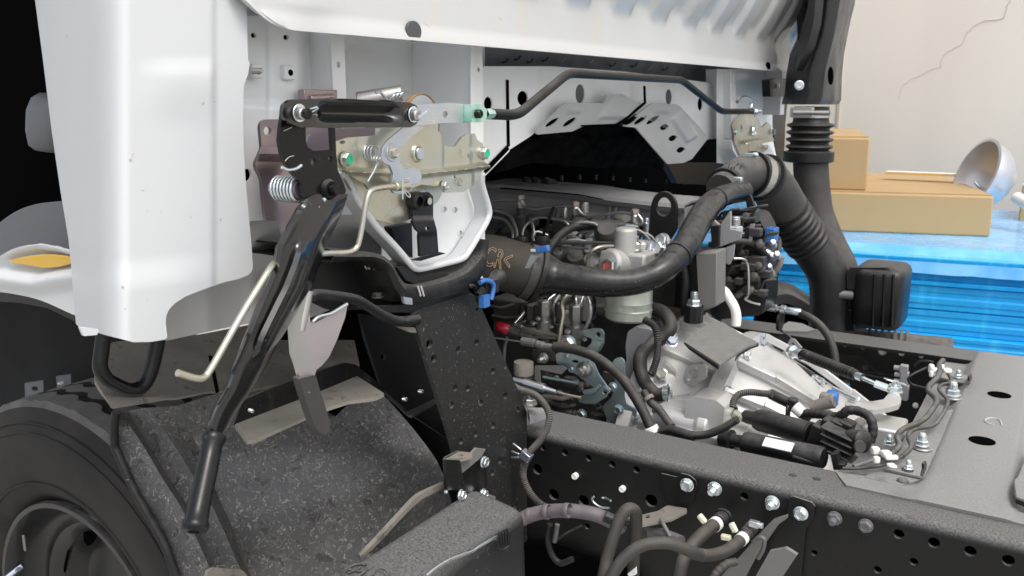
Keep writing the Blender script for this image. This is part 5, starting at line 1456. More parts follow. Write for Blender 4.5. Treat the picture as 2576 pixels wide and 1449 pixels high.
# lifting eye
slab('lifting_eye', 'C', rp([(1452, 520), (1480, 210), (1510, 140), (1560, 112), (1610, 112), (1660, 145), (1688, 210), (1690, 420), (1600, 560)], 40), 'darkgrey', eng, .008, bevel=.0015, y=.43, holes=[(1583, 237, 60, 78)], label='dark lifting eye plate standing on the engine')
bpy.data.objects['lifting_eye'].data.materials[0] = M['plastic']

# fuel filter with its head
q = P('C', (1300, 900), y=.30)
b = MB(); r = RM('C', 195, q)
zt, zb = P('C', (1300, 900), y=.30).z, P('C', (1300, 1150), y=.30).z
b.lathe([(zt - q.z + .03, r * .6), (zt - q.z + .02, r), (-.02, r), (-.022, r * 1.02), (-.026, r), ((zb - q.z) * .62, r), ((zb - q.z) * .66, r * 1.03), ((zb - q.z) * .70, r), ((zb - q.z) * .92, r * .98), ((zb - q.z), r * .86), ((zb - q.z) * 1.02, r * .5), ((zb - q.z) * 1.02, 0)], q, ZP, 20)
ff = b.obj('fuel_filter', M['filter'], truck, ang=24, label='pale greenish fuel filter can under a cast head')
b = MB(); q2 = P('C', (1310, 690), y=.31)
b.box(q2, (.085, .07, .045)); b.lathe([(0, .02), (.05, .019), (.05, 0)], P('C', (1270, 640), y=.29), ZP, 12); b.lathe([(0, .017), (.03, .016), (.03, 0)], P('C', (1400, 650), y=.33), ZP, 12)
b.lathe([(0, .026), (.03, .026), (.032, .02), (.032, 0)], P('C', (1230, 700), y=.285), Vector((-.3, -1, .15)), 16)
b.obj('filter_head', M['headalu'], ff, bevel=.005, ang=40)
for p, d, ax, mk in (((1310, 525), .30, ZP, 'redmark'), ((1160, 722), .255, Vector((-.3, -1, .15)), 'redmark'), ((1330, 580), .30, ZP, None)):
    q = P('C', p, y=d); fast('bolt', ff, q - ax.normalized() * .002, ax, .036, 'steel', mk)
for p, d in (((1465, 570), .33), ((1580, 515), .34), ((1550, 580), .33)):
    q = P('C', p, y=d); fast('bolt', ff, q, Vector((-.2, -1, .3)), .028, 'zinc')
b = MB(); b.plate(PS('C', rp([(1500, 560), (1560, 510), (1610, 510), (1610, 560), (1540, 640), (1490, 640)], 10), y=.345), YN, .02); b.obj('filter_bracket', M['headalu'], ff, bevel=.002)
pipe('filter_hose', 'C', [(1060, 720, .30), (1085, 680, .30), (1150, 640, .30), (1230, 630, .31)], 16, 'rubber', ff)

# turbo-side rubber sleeve marked >CR<, clamps and the intake pipe sweeping back to the elbow
sl0 = [P('C', (40, 665), y=.13), P('C', (200, 685), y=.145), P('C', (420, 745), y=.17), P('C', (520, 775), y=.185)]
r0 = RM('C', 215, sl0[2])
b = MB(); ps = cr(sl0, 8)
b.tube(ps, [r0 * (1.02 if i > len(ps) * .72 else 1.0) for i in range(len(ps))], 32)
slv = b.obj('rubber_sleeve', M['sleeve'], truck, ang=50, label='dark rubber sleeve printed >CR< joining the intake pipe')
axs = (sl0[3] - sl0[2]).normalized()
def ring(p3, ax, r, w, th, mk, parent, name='clamp'):
    b = MB(); b.lathe([(-w, r), (-w, r + th), (w, r + th), (w, r)], p3, ax, 36); return b.obj(name, M[mk], parent, ang=35)
ring(P('C', (478, 765), y=.178), axs, r0 * 1.01, .007, .0022, 'iron', slv)
ring(P('C', (545, 783), y=.188), axs, r0 * .96, .004, .006, 'plastic', slv)
q = P('C', (600, 582), y=.17)
b = MB(); b.box(P('C', (600, 582), y=.150), (.024, .010, .011), (Vector((.96, 0, .25)), Vector((0, 1, 0)), Vector((-.25, 0, .96)))); b.obj('clamp_housing', M['blueplug'], slv, bevel=.002)
b = MB(); b.lathe([(0, .006), (.010, .006), (.011, .004), (.011, 0)], P('C', (555, 597), y=.165), Vector((-1, 0, -.1)), 8); b.obj('clamp_screw', M['zincw'], slv, ang=30)
slab('clamp_strip', 'C', rp([(505, 625), (560, 640), (490, 740), (450, 735)], 4), 'zinc', slv, .002, y=.105)
pp = [(500, 775, .19, 2.25), (560, 785, .19, 2.2), (620, 795, .19, 1.85), (690, 808, .19, 1.48), (740, 818, .192, 1.30), (900, 838, .20, 1.12), (1050, 852, .21, 1.04), (1220, 860, .225, .98), (1400, 835, .245, .96), (1560, 760, .27, .96), (1690, 640, .31, .96), (1780, 520, .35, .96), (1850, 390, .41, .97), (1930, 260, .48, .96), (2010, 180, .54, .90), (2110, 135, .60, .86), (2240, 110, .66, .84)]
def depth_of(p): return p[2]
p3 = [P('C', q[:2], y=q[2]) for q in pp]
rr = .0345
ps = cr([(*p, rr * q[3] * (1.0 if i > 4 else 1)) for i, (p, q) in enumerate(zip(p3, pp))], 6)
# keep the traced width at every distance
wid = [215, 213, 180, 148, 132, 124, 118, 112, 108, 108, 107, 107, 108, 104, 92, 86, 84]
ps = cr([(*p, RM('C', w, p)) for p, w in zip(p3, wid)], 6)
b = MB(); b.tube([q.xyz if len(q) == 3 else Vector(q[:3]) for q in ps], [q[3] for q in ps], 28)
ip = b.obj('intake_pipe', M['pipe'], truck, ang=60, label='glossy dusty black intake pipe curving across the engine bay')
def ringon(pts, i, k, w, th, mk, parent, name='pipe_seam'):
    p = Vector(ps[i][:3]); ax = Vector(ps[i + 1][:3]) - p; b = MB(); r = ps[i][3]
    b.lathe([(-w, r * .98), (-w * .6, r + th), (w * .6, r + th), (w, r * .98)], p, ax, 32); return b.obj(name, M[mk], parent, ang=60)
ringon(ps, 61, 0, .003, .0022, 'pipe', ip)
ringon(ps, 84, 0, .0025, .002, 'pipe', ip)
ringon(ps, 3, 0, .008, .004, 'rubber', ip, 'clamp')
# elbow, clamp and ribbed hose over to the air cleaner
el = [(1840 - 1770.9, 0)]
ek = [(130, 960, .64, 118), (200, 905, .69, 128), (290, 850, .74, 148), (390, 840, .78, 160), (500, 880, .82, 172), (575, 965, .86, 178), (640, 1080, .90, 180), (690, 1170, .92, 182), (740, 1250, .94, 182), (800, 1330, .96, 182), (860, 1410, .98, 178)]
e3 = [P('K', q[:2], y=q[2]) for q in ek]
es = cr([(*p, RM('K', q[3], p)) for p, q in zip(e3, ek)], 7)
cut = 47
b = MB(); b.tube([Vector(q[:3]) for q in es[:cut]], [q[3] for q in es[:cut]], 28); elb = b.obj('intake_elbow', M['rubber_dusty'], truck, ang=60, label='dusty rubber elbow joining intake pipe and ribbed hose')
b = MB(); rp_, rr_ = resample([Vector(q[:3]) for q in es[cut - 2:]], [q[3] for q in es[cut - 2:]], .0045)
b.tube(rp_, [r * (1.0 + .045 * (1 if i % 4 < 2 else -1)) for i, r in enumerate(rr_)], 28); b.obj('ribbed_hose', M['rubber'], truck, ang=20, label='ribbed black intake hose slanting down to the air cleaner')
def ring_es(i, w, th, mk, name):
    p = Vector(es[i][:3]); ax = Vector(es[i + 1][:3]) - p; b = MB(); r = es[i][3]
    b.lathe([(-w, r * .98), (-w, r + th), (w, r + th), (w, r * .98)], p, ax, 32); return b.obj(name, M[mk], elb, ang=40)
ring_es(24, .010, .003, 'steel', 'clamp'); ring_es(27, .004, .008, 'rubber', 'clamp_rim'); ring_es(21, .003, .007, 'rubber', 'clamp_rim')
ring_es(4, .007, .006, 'rubber', 'clamp')
b = MB(); b.box(P('K', (250, 878), y=.66), (.032, .014, .010), (Vector((1, 0, -.05)), Vector((0, 1, 0)), Vector((.05, 0, 1)))); b.box(P('K', (375, 685), y=.70), (.032, .012, .009)); b.lathe([(0, .005), (.010, .005), (.010, 0)], P('K', (400, 680), y=.69), XP, 8); b.obj('clamp_housing', M['zincw'], elb, bevel=.002)
b = MB(); b.plate(PS('K', rp([(340, 950), (380, 1020), (420, 1130), (350, 1110), (330, 1010)], 6), y=.64), YN, .01); b.obj('clamp_strap', M['rubber'], elb)
b = MB(); w = RM('K', 2.6, e3[3])
for i, (x, y) in enumerate(((195, 785), (215, 810), (240, 800), (265, 775), (290, 800))): b.tube(PS('K', [(x, y), (x + 14, y - 26)], y=.635), w, 4)
b.obj('printed_mark', M['dark'], elb)
dk = [(850, 1395, .98, 178), (930, 1480, .985, 176), (1010, 1560, .99, 174)]
dv = [(2040, 620, .98, 52), (2065, 655, .985, 51), (2082, 690, .985, 50), (2086, 740, .985, 47), (2082, 800, .985, 45), (2078, 900, .985, 45)]
d3 = [P('V', q[:2], y=q[2]) for q in dv]
b = MB(); ds = cr([(*p, RM('V', q[3], p)) for p, q in zip(d3, dv)], 6); b.tube([Vector(q[:3]) for q in ds], [q[3] for q in ds], 28); b.obj('cleaner_duct', M['rubber'], truck, ang=60, label='smooth black duct dropping behind the far rail')

# wide grey tube of the standing air duct behind it
SY = 1.12
sd_ = [(2038, 385, SY, 43), (2042, 460, SY, 43), (2050, 540, SY, 46), (2075, 620, SY, 52), (2105, 690, SY, 54), (2120, 800, SY, 54), (2125, 900, SY, 54)]
s3 = [P('V', q[:2], y=q[2]) for q in sd_]
ds = cr([(*p, RM('V', q[3], p)) for p, q in zip(s3, sd_)], 6)
b = MB(); b.tube([Vector(q[:3]) for q in ds], [q[3] for q in ds], 26); sdn = b.obj('air_duct', M['rubber_dusty'], truck, ang=60, label='tall grey air duct below the ribbed bellows')
c = P('V', (2038, 330), y=SY); m1 = RM('V', 1, c)
def vz(v): return PV(2038, v, y=SY).z - c.z
prof = [(vz(268), 42 * m1), (vz(280), 43 * m1), (vz(281), 45 * m1), (vz(296), 45 * m1), (vz(297), 43 * m1), (vz(307), 44 * m1)]
for k in range(4):
    v0 = 309 + k * 18
    prof += [(vz(v0), 46 * m1), (vz(v0 + 3), 56 * m1), (vz(v0 + 6), 58 * m1), (vz(v0 + 9), 56 * m1), (vz(v0 + 13), 47 * m1)]
prof += [(vz(380), 52 * m1), (vz(382), 62 * m1), (vz(405), 62 * m1), (vz(408), 56 * m1), (vz(408), 30 * m1)]
b = MB(); b.lathe(prof, c, ZP, 36); bel = b.obj('duct_bellows', M['rubber'], truck, ang=40, label='black ribbed bellows on the air duct beside the cab')
b = MB(); b.lathe([(vz(281), 45.6 * m1), (vz(281), 47 * m1), (vz(296), 47 * m1), (vz(296), 45.6 * m1)], c, ZP, 32); b.obj('bellows_band', M['steel'], bel, ang=40); b = MB(); b.box(P('K', (800, 335), y=SY - .10), (.05, .02, .022)); b.lathe([(-.03, .006), (.05, .006)], P('K', (840, 340), y=SY - .11), XP, 8); b.obj('bellows_clamp', M['steel'], bel, bevel=.001, ang=40)
# upper snorkel: moulded box section
def sec(v, ul, um, ur, y0=SY, dy=.13):
    l, a, c, r_ = PV(ul, v, y=y0 + .01), PV(ul + (um - ul) * .62, v, y=y0 - .075), PV(um + (ur - um) * .38, v, y=y0 - .068), PV(ur, v, y=y0 + .03)
    return rp([l, a, c, r_, r_ + Vector((-.01, dy, 0)), l + Vector((-.06, dy, 0))], .006, 3)
b = MB()
b.loft([sec(263, 1990, 2040, 2090), sec(252, 1992, 2045, 2098), sec(235, 1998, 2052, 2098), sec(180, 2003, 2060, 2100), sec(130, 2012, 2078, 2105), sec(90, 2030, 2090, 2112), sec(40, 2040, 2098, 2122), sec(0, 2044, 2102, 2132), sec(-120, 2050, 2110, 2150)], closed=True, cap=True)
snk = b.obj('snorkel', M['snork'], truck, ang=28, label='moulded black air intake snorkel standing behind the cab')
b = MB(); b.loft([[PV(u, v, y=SY - .05) for u, v in ((2020, 180), (2030, 90), (2052, 20), (2060, -60))], [PV(u, v, y=SY - .075) for u, v in ((2050, 120), (2066, 60), (2072, 0), (2080, -60))]]); b.obj('snorkel_ridge', M['snork'], snk, solid=.02)
b = MB(); q = P('T', (616, 520), y=SY - .10); b.plate(PS('T', ell((616, 515), 17, 62, 18), y=SY - .085), YN, .01); b.obj('snorkel_slot', M['dark'], snk)
fast('bolt', snk, P('T', (405, 580), y=SY - .085), Vector((.35, -1, 0)), .022, 'zincw')
b = MB(); b.plate(PS('V', [(2000, 0), (2045, 0), (2030, 110), (2005, 250), (1990, 262), (2010, 160)], y=SY + .10), YN, .1); b.obj('snorkel_back', M['plastic'], snk, bevel=.004)
slab('white_edge', 'T', [(418, 120), (430, 120), (412, 360), (372, 440), (368, 300)], 'white', truck, .01, y=1.36)

# silencer-like resonator box beyond the far rail
RY = .97
b = MB(); c = P('V', (2205, 752), y=RY); m1 = RM('V', 1, c)
def rs(v, k, d=0): 
    z = PV(2205, v, y=RY).z
    w, dp = 62 * m1 * k, .075 * k
    n = 28
    out = []
    for i in range(n):
        a = 2 * pi * i / n
        cx, cy = cos(a), sin(a)
        e = lambda s: (abs(s) ** .42) * (1 if s >= 0 else -1)
        out.append(Vector((c.x + w * e(cx) , RY + .06 + dp * e(cy), z)))
    return out
b.loft([rs(672, .55), rs(675, .80), rs(682, .94), rs(694, 1.0), rs(760, 1.0), rs(812, .98), rs(822, .93), rs(829, .8), rs(830, .4)], closed=True, cap=True)
res = b.obj('resonator_box', M['plastic'], truck, ang=50, label='ribbed black resonator box beyond the far rail')
for u in (2200, 2225, 2248): MB().tube(PS('V', [(u, 690), (u - 2, 740), (u - 5, 822)], y=RY - .016), .003, 6).obj('box_rib', M['plastic'], res, ang=60)
slab('box_bracket', 'I', rp([(1045, 390), (1080, 345), (1430, 345), (1180, 380), (1140, 540), (1050, 530)], 10), 'plastic', res, .01, y=RY - .005)
slab('box_bracket', 'I', [(1015, 715), (1110, 715), (1110, 890), (1015, 890)], 'plastic', res, .01, y=RY + .02)
b = MB(); b.lathe([(0, RM('I', 38, c)), (.03, RM('I', 38, c))], P('I', (1100, 585), y=RY), Vector((-1, -.3, 0)), 14)
b.obj('box_spigot', M['greyplastic'], res, ang=40)
b = MB()
for i in range(7):
    q = P('I', (1230 + 55 * i, 905 + 10 * i), y=RY + .10); b.lathe([(-.003, .075), (.003, .075)], q + Vector((0, .02, -.06)), Vector((1, .15, 0)), 24)
b.lathe([(-.10, .068), (.14, .068)], P('I', (1390, 930), y=RY + .12) + Vector((0, 0, -.06)), Vector((1, .15, 0)), 24)
b.obj('ribbed_hose', M['rubber_dusty'], truck, ang=40, label='short ribbed grey hose lying under the resonator box')

# dark block, brackets and pipes at the back of the engine (V 1700-1900)
slab('control_box', 'C', [(1845, 620), (2018, 600), (2010, 1050), (1870, 1100)], 'greyplate', eng, .05, y=.40, bevel=.003, label='flat dark grey box upright behind the fuel filter')
slab('control_box_side', 'C', [(1790, 600), (1845, 622), (1870, 1100), (1800, 1080)], 'plastic', bpy.data.objects['control_box'], .05, y=.41)
slab('top_bracket', 'C', rp([(1970, 330), (2040, 390), (2125, 270), (2125, 420), (2215, 440), (2205, 500), (2050, 560), (1990, 580), (1965, 440)], 6), 'headgrey', eng, .01, y=.46)
slab('top_bracket_face', 'C', [(1965, 395), (2035, 385), (2030, 560), (1975, 580)], 'plastic', bpy.data.objects['top_bracket'], .01, y=.45)
q = P('C', (2165, 450), y=.48); fast('stud_nut', eng, q, ZP, .034, 'zinc')
slab('hang_bracket', 'C', rp([(2060, 580), (2160, 540), (2150, 640), (2120, 710), (2095, 700), (2060, 650)], 10), 'headgrey', eng, .006, y=.46, holes=[(2085, 615, 14)])
slab('rear_casting', 'C', [(1560, 900), (1760, 700), (1850, 640), (1860, 1100), (1830, 1170), (1560, 1120)], 'plastic', eng, .06, y=.44)
b = MB(); q = P('C', (1770, 1060), y=.40); b.tube(cr(PS('C', [(1740, 720), (1760, 850), (1745, 1000), (1780, 1110), (1830, 1130)], y=.40), 5), RM('C', 36, q), 12); b.obj('rear_hose', M['plastic'], eng, ang=60)
q = P('C', (1830, 1040), y=.38); fast('stud_nut', eng, q, ZP, .028, 'zinc')
b = MB(); b.lathe([(-.03, .017), (0, .017)], q, ZP, 10); b.obj('post', M['plastic'], eng)
re_ = slab('rear_engine', 'C', rp([(2010, 560), (2120, 540), (2330, 560), (2420, 640), (2420, 1000), (2380, 1120), (2000, 1160)], 30), 'plastic', eng, .08, y=.60, bevel=.004)
slab('rear_engine_top', 'V', rp([(1812, 548), (1850, 530), (1905, 540), (1925, 580), (1935, 700), (1880, 770), (1800, 775)], 12), 'plastic', eng, .08, y=.66, bevel=.004)
random.seed(21)
b = MB()                                       # small castings, bosses and clips over the rear of the engine
for i in range(70):
    p = (random.uniform(120, 620), random.uniform(20, 820)); q = P('L', p, y=random.uniform(.55, .62))
    t_ = random.random()
    if t_ < .45: b.box(q, (random.uniform(.008, .03), .02, random.uniform(.006, .02)))
    elif t_ < .8: b.lathe([(-.012, .006), (0, .010), (.005, .010), (.008, .005), (.008, 0)], q, Vector((random.uniform(-.5, .6), -.8, .5)), 9)
    else: b.tube(cr([q, q + Vector((.01, -.005, .02)), q + Vector((.03, 0, .025))], 3), .003, 6)
b.obj('rear_castings', M['iron'], eng, bevel=.001, kind='stuff')
MB().loft([PS('L', [(470, 110), (455, 280)], y=.545), PS('L', [(510, 105), (480, 290)], y=.545)]).obj('cast_rib', M['headgrey'], eng, solid=.006)
for p, r_ in (((210, 400), 40), ((175, 690), 24), ((120, 690), 16)):
    q = P('L', p, y=.53); b = MB(); b.lathe([(-.01, RM('L', r_, q)), (.002, RM('L', r_, q)), (.004, RM('L', r_ * .8, q)), (.002, RM('L', r_ * .5, q)), (.002, 0)], q, Vector((.2, -1, .1)), 14); b.obj('boss', M['headgrey'] if r_ > 30 else M['zinc'], eng, ang=30)
slab('black_clamp_plate', 'K', [(215, 1140), (400, 1130), (420, 1150), (418, 1240), (365, 1240), (360, 1170), (215, 1170)], 'plastic', eng, .03, y=.58)
b = MB(); q = P('L', (240, 870), y=.47); b.tube(cr(PS('L', [(150, 800), (200, 790), (260, 870), (310, 960), (330, 1050), (325, 1140)], y=.47), 6), RM('L', 50, q), 14); b.obj('white_sleeve', M['whiteplastic'], truck, ang=60, label='short white sleeve beside the gearbox housing')
rod('bypass_hose', 'L', [(250, 290, .52), (400, 290, .54), (520, 320, .56), (600, 390, .58), (640, 440, .60)], 34, 'hose', eng)
rod('steel_line', 'L', [(300, 460, .52), (400, 465, .53), (440, 510, .54), (455, 650, .54), (450, 830, .54), (420, 870, .54), (480, 905, .55), (570, 930, .56)], 13, 'steel', eng)
rod('grey_tube', 'L', [(330, 840, .60), (420, 780, .60), (560, 690, .62), (680, 630, .64), (760, 540, .64), (790, 440, .64)], 34, 'flap', eng)
for p in ((590, 675), (690, 625)): band('L', p, .61, Vector((.8, .3, .5)), 40, .008, 'headgrey', eng, 'tube_clip')
b = MB()
random.seed(5)
for p in ((560, 470), (600, 560), (660, 540), (690, 430), (740, 420), (700, 300), (650, 400), (550, 540)):
    q = P('L', p, y=.62); b.lathe([(-.006, .004), (0, .007), (.004, .007), (.006, .004), (.006, 0)], q, Vector((.3, -.6, .6)), 8); b.box(q + Vector((.0, .008, -.006)), (.012, .009, .009))
b.obj('fittings', M['zinc'], eng, bevel=.001, kind='stuff')
b = MB(); q = P('L', (690, 220), y=.66); b.box(q, (.02, .03, .03)); b.obj('blue_connector', M['blueplug'], eng, bevel=.002)
rod('heater_hose', 'L', [(720, 440, .66), (760, 380, .68), (765, 290, .70), (745, 240, .70)], 26, 'hose', eng)
# brake hose union over the far rail
rod('union_line', 'L', [(440, 880, .70), (500, 910, .70), (570, 930, .70)], 16, 'iron', eng)
b = MB(); q0, q1 = P('L', (570, 940), y=.70), P('L', (990, 1010), y=.70); d = (q1 - q0); r = RM('L', 40, q0)
L_ = d.length
b.lathe([(0, r * .9), (L_ * .12, r * 1.0), (L_ * .40, r * 1.0), (L_ * .42, r * .7), (L_ * .5, r * .7), (L_ * .52, r * 1.15), (L_ * .62, r * 1.15), (L_ * .64, r * .85), (L_ * .70, r * .9), (L_ * .97, r * .95), (L_, r * .8), (L_, 0)], q0, d, 14)
uni = b.obj('hose_union', M['zinc'], truck, ang=30, label='plated hose union above the far rail')
b = MB(); b.lathe([(-.004, RM('L', 105, q0)), (.002, RM('L', 105, q0)), (.002, 0)], P('L', (790, 1000), y=.71) - Vector((0, 0, .02)), d, 18); b.obj('union_bracket', M['plastic'], uni)
slab('union_foot', 'L', rp([(770, 1160), (860, 1100), (1000, 1120), (1130, 1180), (1050, 1200), (800, 1195)], 14), 'frame_top', uni, .004, z=.005)
rod('brake_hose', 'L', [(985, 1025, .70), (1070, 1060, .69), (1180, 1140, .68), (1270, 1260, .67), (1320, 1400, .66), (1340, 1540, .65), (1320, 1700, .64)], 42, 'hose', truck, n=14, label='black brake hose curving down inside the far rail')
b = MB(); rows_ = []
up_ = [(545, 790), (600, 745), (720, 710), (850, 725), (970, 790), (1080, 870), (1200, 960)]
dn_ = [(560, 800), (640, 825), (740, 850), (850, 835), (960, 880), (1075, 950), (1200, 1040)]
b.loft([cr(PS('L', up_, y=1.18), 4), cr([P('L', q, y=1.06) for q in dn_], 4), cr([P('L', q, y=1.06) - Vector((0, 0, .02)) for q in dn_], 4)]); b.obj('far_mudguard', M['greyplate'], truck, solid=.005, ang=40, label='grey edge of the far mudguard')
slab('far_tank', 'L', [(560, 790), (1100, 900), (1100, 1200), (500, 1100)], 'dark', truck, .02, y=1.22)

# ------------------------------------------------------------------ injection pump side
for i, (x, y) in enumerate(((495, 1090), (620, 1060), (740, 1080), (870, 1100))):
    q = P('C', (x, y + 60), y=.27); b = MB(); k = 1.0 if i in (1, 3) else .8
    b.lathe([(-.05, .010 * k), (-.03, .010 * k), (-.03, .015 * k), (-.010, .015 * k), (-.010, .010 * k), (.002, .010 * k)], q, Vector((.05, -.1, 1)), 14)
    b.lathe([(.002, .0125 * k), (.028, .0125 * k), (.030, .009 * k), (.032, .005)], q, Vector((.05, -.1, 1)), 6)
    b.obj('delivery_valve', M['steel'] if i in (1, 3) else M['iron'], eng, ang=30)
pipe('fuel_pipe', 'C', [(830, 950, .25), (780, 970, .24), (755, 1030, .24), (765, 1110, .24), (745, 1230, .235), (725, 1400, .23), (730, 1440, .23)], 18, 'gold')
pipe('fuel_pipe', 'C', [(960, 960, .26), (985, 1040, .25), (985, 1130, .25), (950, 1220, .25), (900, 1290, .25)], 17, 'tongue')
pipe('fuel_pipe', 'C', [(870, 950, .28), (870, 1000, .27), (885, 1080, .27)], 14, 'steel')
pipe('fuel_pipe', 'C', [(480, 1050, .30), (440, 1110, .29), (370, 1190, .27)], 16, 'steel')
pipe('fuel_pipe', 'C', [(310, 1300, .25), (290, 1380, .25), (280, 1500, .25)], 14, 'headgrey')
b = MB(); q0 = P('C', (285, 1225), y=.22); d = Vector((.85, .25, -.3)); r = RM('C', 46, q0)
b.lathe([(-.016, 0), (-.015, r * .6), (-.008, r * .95), (.008, r), (.010, r * .8)], q0, d, 18); cap = b.obj('red_cap', M['red'], eng, ang=50, label='glossy red cap on the injection pump')
b = MB(); b.lathe([(.010, r * .9), (.030, r * .9), (.032, r * .65), (.045, r * .65), (.045, r * .8), (.065, r * .8), (.066, 0)], q0, d, 12); b.obj('primer', M['iron'], eng, ang=30)
b = MB(); b.plate(PS('C', [(350, 1200), (500, 1240), (860, 1330), (860, 1350), (480, 1270), (350, 1230)], y=.25), YN, .05); b.obj('pump_flange', M['ledge'], eng)
def blue(name, pts, y=.20, holes=(), rnd=10, th=.004, mk='bluezinc', parent=eng, lab=None): return slab(name, 'D', rp(pts, rnd), mk, parent, th, y=y, holes=holes, bevel=.001, label=lab)
b1 = blue('throttle_bracket', [(632, 225), (690, 200), (790, 184), (840, 188), (865, 220), (862, 310), (830, 370), (790, 395), (720, 360), (760, 310), (770, 270), (690, 240)], .235, [(818, 235, 22)], 14, lab='bluish plated bracket with two bolt holes on the pump')
blue('throttle_face', [(780, 290), (850, 300), (800, 392), (700, 365)], .228, (), 6, parent=b1)
q = P('D', (578, 305), y=.215); fast('bolt', eng, q, YN, .030, 'zinc', 'redmark')
b2 = blue('governor_plate', [(470, 395), (510, 385), (640, 405), (720, 430), (780, 470), (820, 560), (860, 620), (905, 680), (910, 715), (860, 690), (770, 660), (640, 560), (480, 470)], .19, [(630, 455, 30, 14)], 10, lab='bluish governor cover plate on the pump')
b3 = blue('stop_sector', [(650, 740), (740, 725), (820, 690), (860, 650), (905, 690), (880, 750), (800, 795), (720, 800), (660, 785)], .165, [(872, 700, 20, 24)], 10, lab='bluish toothed stop sector plate')
blue('stop_sector_slot', [(690, 690), (760, 680), (820, 640), (840, 655), (790, 710), (700, 725)], .160, (), 8, parent=b3)
b4 = blue('pump_bracket', [(930, 470), (955, 430), (1000, 420), (1030, 450), (1035, 740), (1050, 800), (1130, 850), (1120, 960), (1000, 980), (890, 930), (850, 820), (930, 740), (960, 620)], .215, [(982, 468, 6)], 16, lab='bluish mounting plate below the accelerator cable')
for p, r_ in (((985, 845), 46), ((685, 885), 48), ((940, 660), 40)): fz('bolt', b4, 'D', p, YN, r_, 'bluezinc', 'steel', y=.205)
b5 = blue('linkage_plate', [(300, 490), (520, 490), (560, 515), (520, 560), (340, 520), (345, 640), (300, 600)], .175, (), 6, mk='greyplate')
blue('linkage_bar', [(280, 360), (460, 365), (465, 455), (440, 450), (300, 440), (285, 400)], .205, (), 4, mk='iron')
fz('stud_nut', eng, 'D', (375, 425), YN, 46, 'steel', y=.20)
q = P('D', (710, 520), y=.19); b = MB(); b.lathe([(0, .014), (.006, .014), (.008, .010), (.014, .010), (.015, .006), (.020, .006), (.02, 0)], q, Vector((-.2, -1, .1)), 16); b.obj('governor_shaft', M['steel'], b2, ang=30)
for p in ((600, 520), (560, 410), (480, 590), (640, 620)): fz('bolt', eng, 'D', p, Vector((-.1, -1, .3)), 26, 'bluezinc', y=.19)
rod('linkage_rod', 'D', [(370, 580, .18), (480, 600, .18), (650, 630, .18)], 12, 'bluezinc', eng)
rod('stop_cable', 'D', [(150, 615, .14), (260, 640, .14), (340, 665, .145), (440, 690, .15), (560, 725, .155), (680, 750, .16)], 12, 'flap', eng)
b = MB(); q = P('D', (300, 650), y=.14); d = P('D', (370, 675), y=.145) - P('D', (200, 625), y=.14); r = RM('D', 34, q)
b.lathe([(-.04, r * .6), (-.02, r * .7), (-.02, r), (.01, r), (.01, r * 1.15), (.018, r * 1.15), (.018, r * .7), (.04, r * .5)], q, d, 12); b.obj('cable_adjuster', M['zinc'], eng, ang=30)
rod('accelerator_sheath', 'D', [(460, 335, .17), (560, 345, .17), (660, 365, .17), (780, 410, .165), (900, 490, .16), (1020, 600, .155), (1110, 730, .15), (1180, 850, .145), (1240, 980, .14), (1262, 1040, .14)], 42, 'hose', truck, n=14, label='black sheathed accelerator cable bending down to the near rail')
ac = bpy.data.objects['accelerator_sheath']
ac_pts = [(200, 290, 50), (300, 305, 50), (305, 308, 30), (320, 312, 46), (370, 325, 46), (380, 327, 36), (460, 338, 36)]
b = MB(); q3 = [P('D', p[:2], y=.17) for p in ac_pts]; b.tube(q3, [RM('D', p[2] * .72, q) for p, q in zip(ac_pts, q3)], 12); b.obj('cable_ferrule', M['greyplastic'], ac, ang=30)
rod('cable_wire', 'D', [(-20, 262, .17), (100, 280, .17), (210, 295, .17)], 7, 'steel', ac)
b = MB(); q3 = [P('D', p, y=.14) for p in ((1225, 985), (1265, 1015), (1300, 1045))]; q3 = [P('D', (1242, 985), y=.14), P('D', (1268, 1040), y=.14)]
b.tube(q3, RM('D', 62, q3[0]), 14); b.obj('cable_cap', M['whiteplastic'], ac, bevel=.002)
b = MB(); q = P('D', (210, 520), y=.16); r = RM('D', 82, q)
b.lathe([(-.06, r * .6), (-.01, r * .6), (-.008, r), (.010, r), (.014, r * .96), (.014, 0)], q, ZP, 24); b.obj('filler_cap', M['flap'], eng, ang=40, label='round dusty cap on a white neck')
b = MB(); b.lathe([(-.05, r * .62), (-.008, r * .70)], q, ZP, 18); b.obj('filler_neck', M['greyplastic'], eng)
fz('stud_nut', eng, 'D', (265, 800), ZP, 60, 'steel', z=.05)
slab('engine_mount', 'D', rp([(240, 830), (380, 830), (420, 850), (260, 905)], 6), 'headgrey', eng, .012, z=.035)

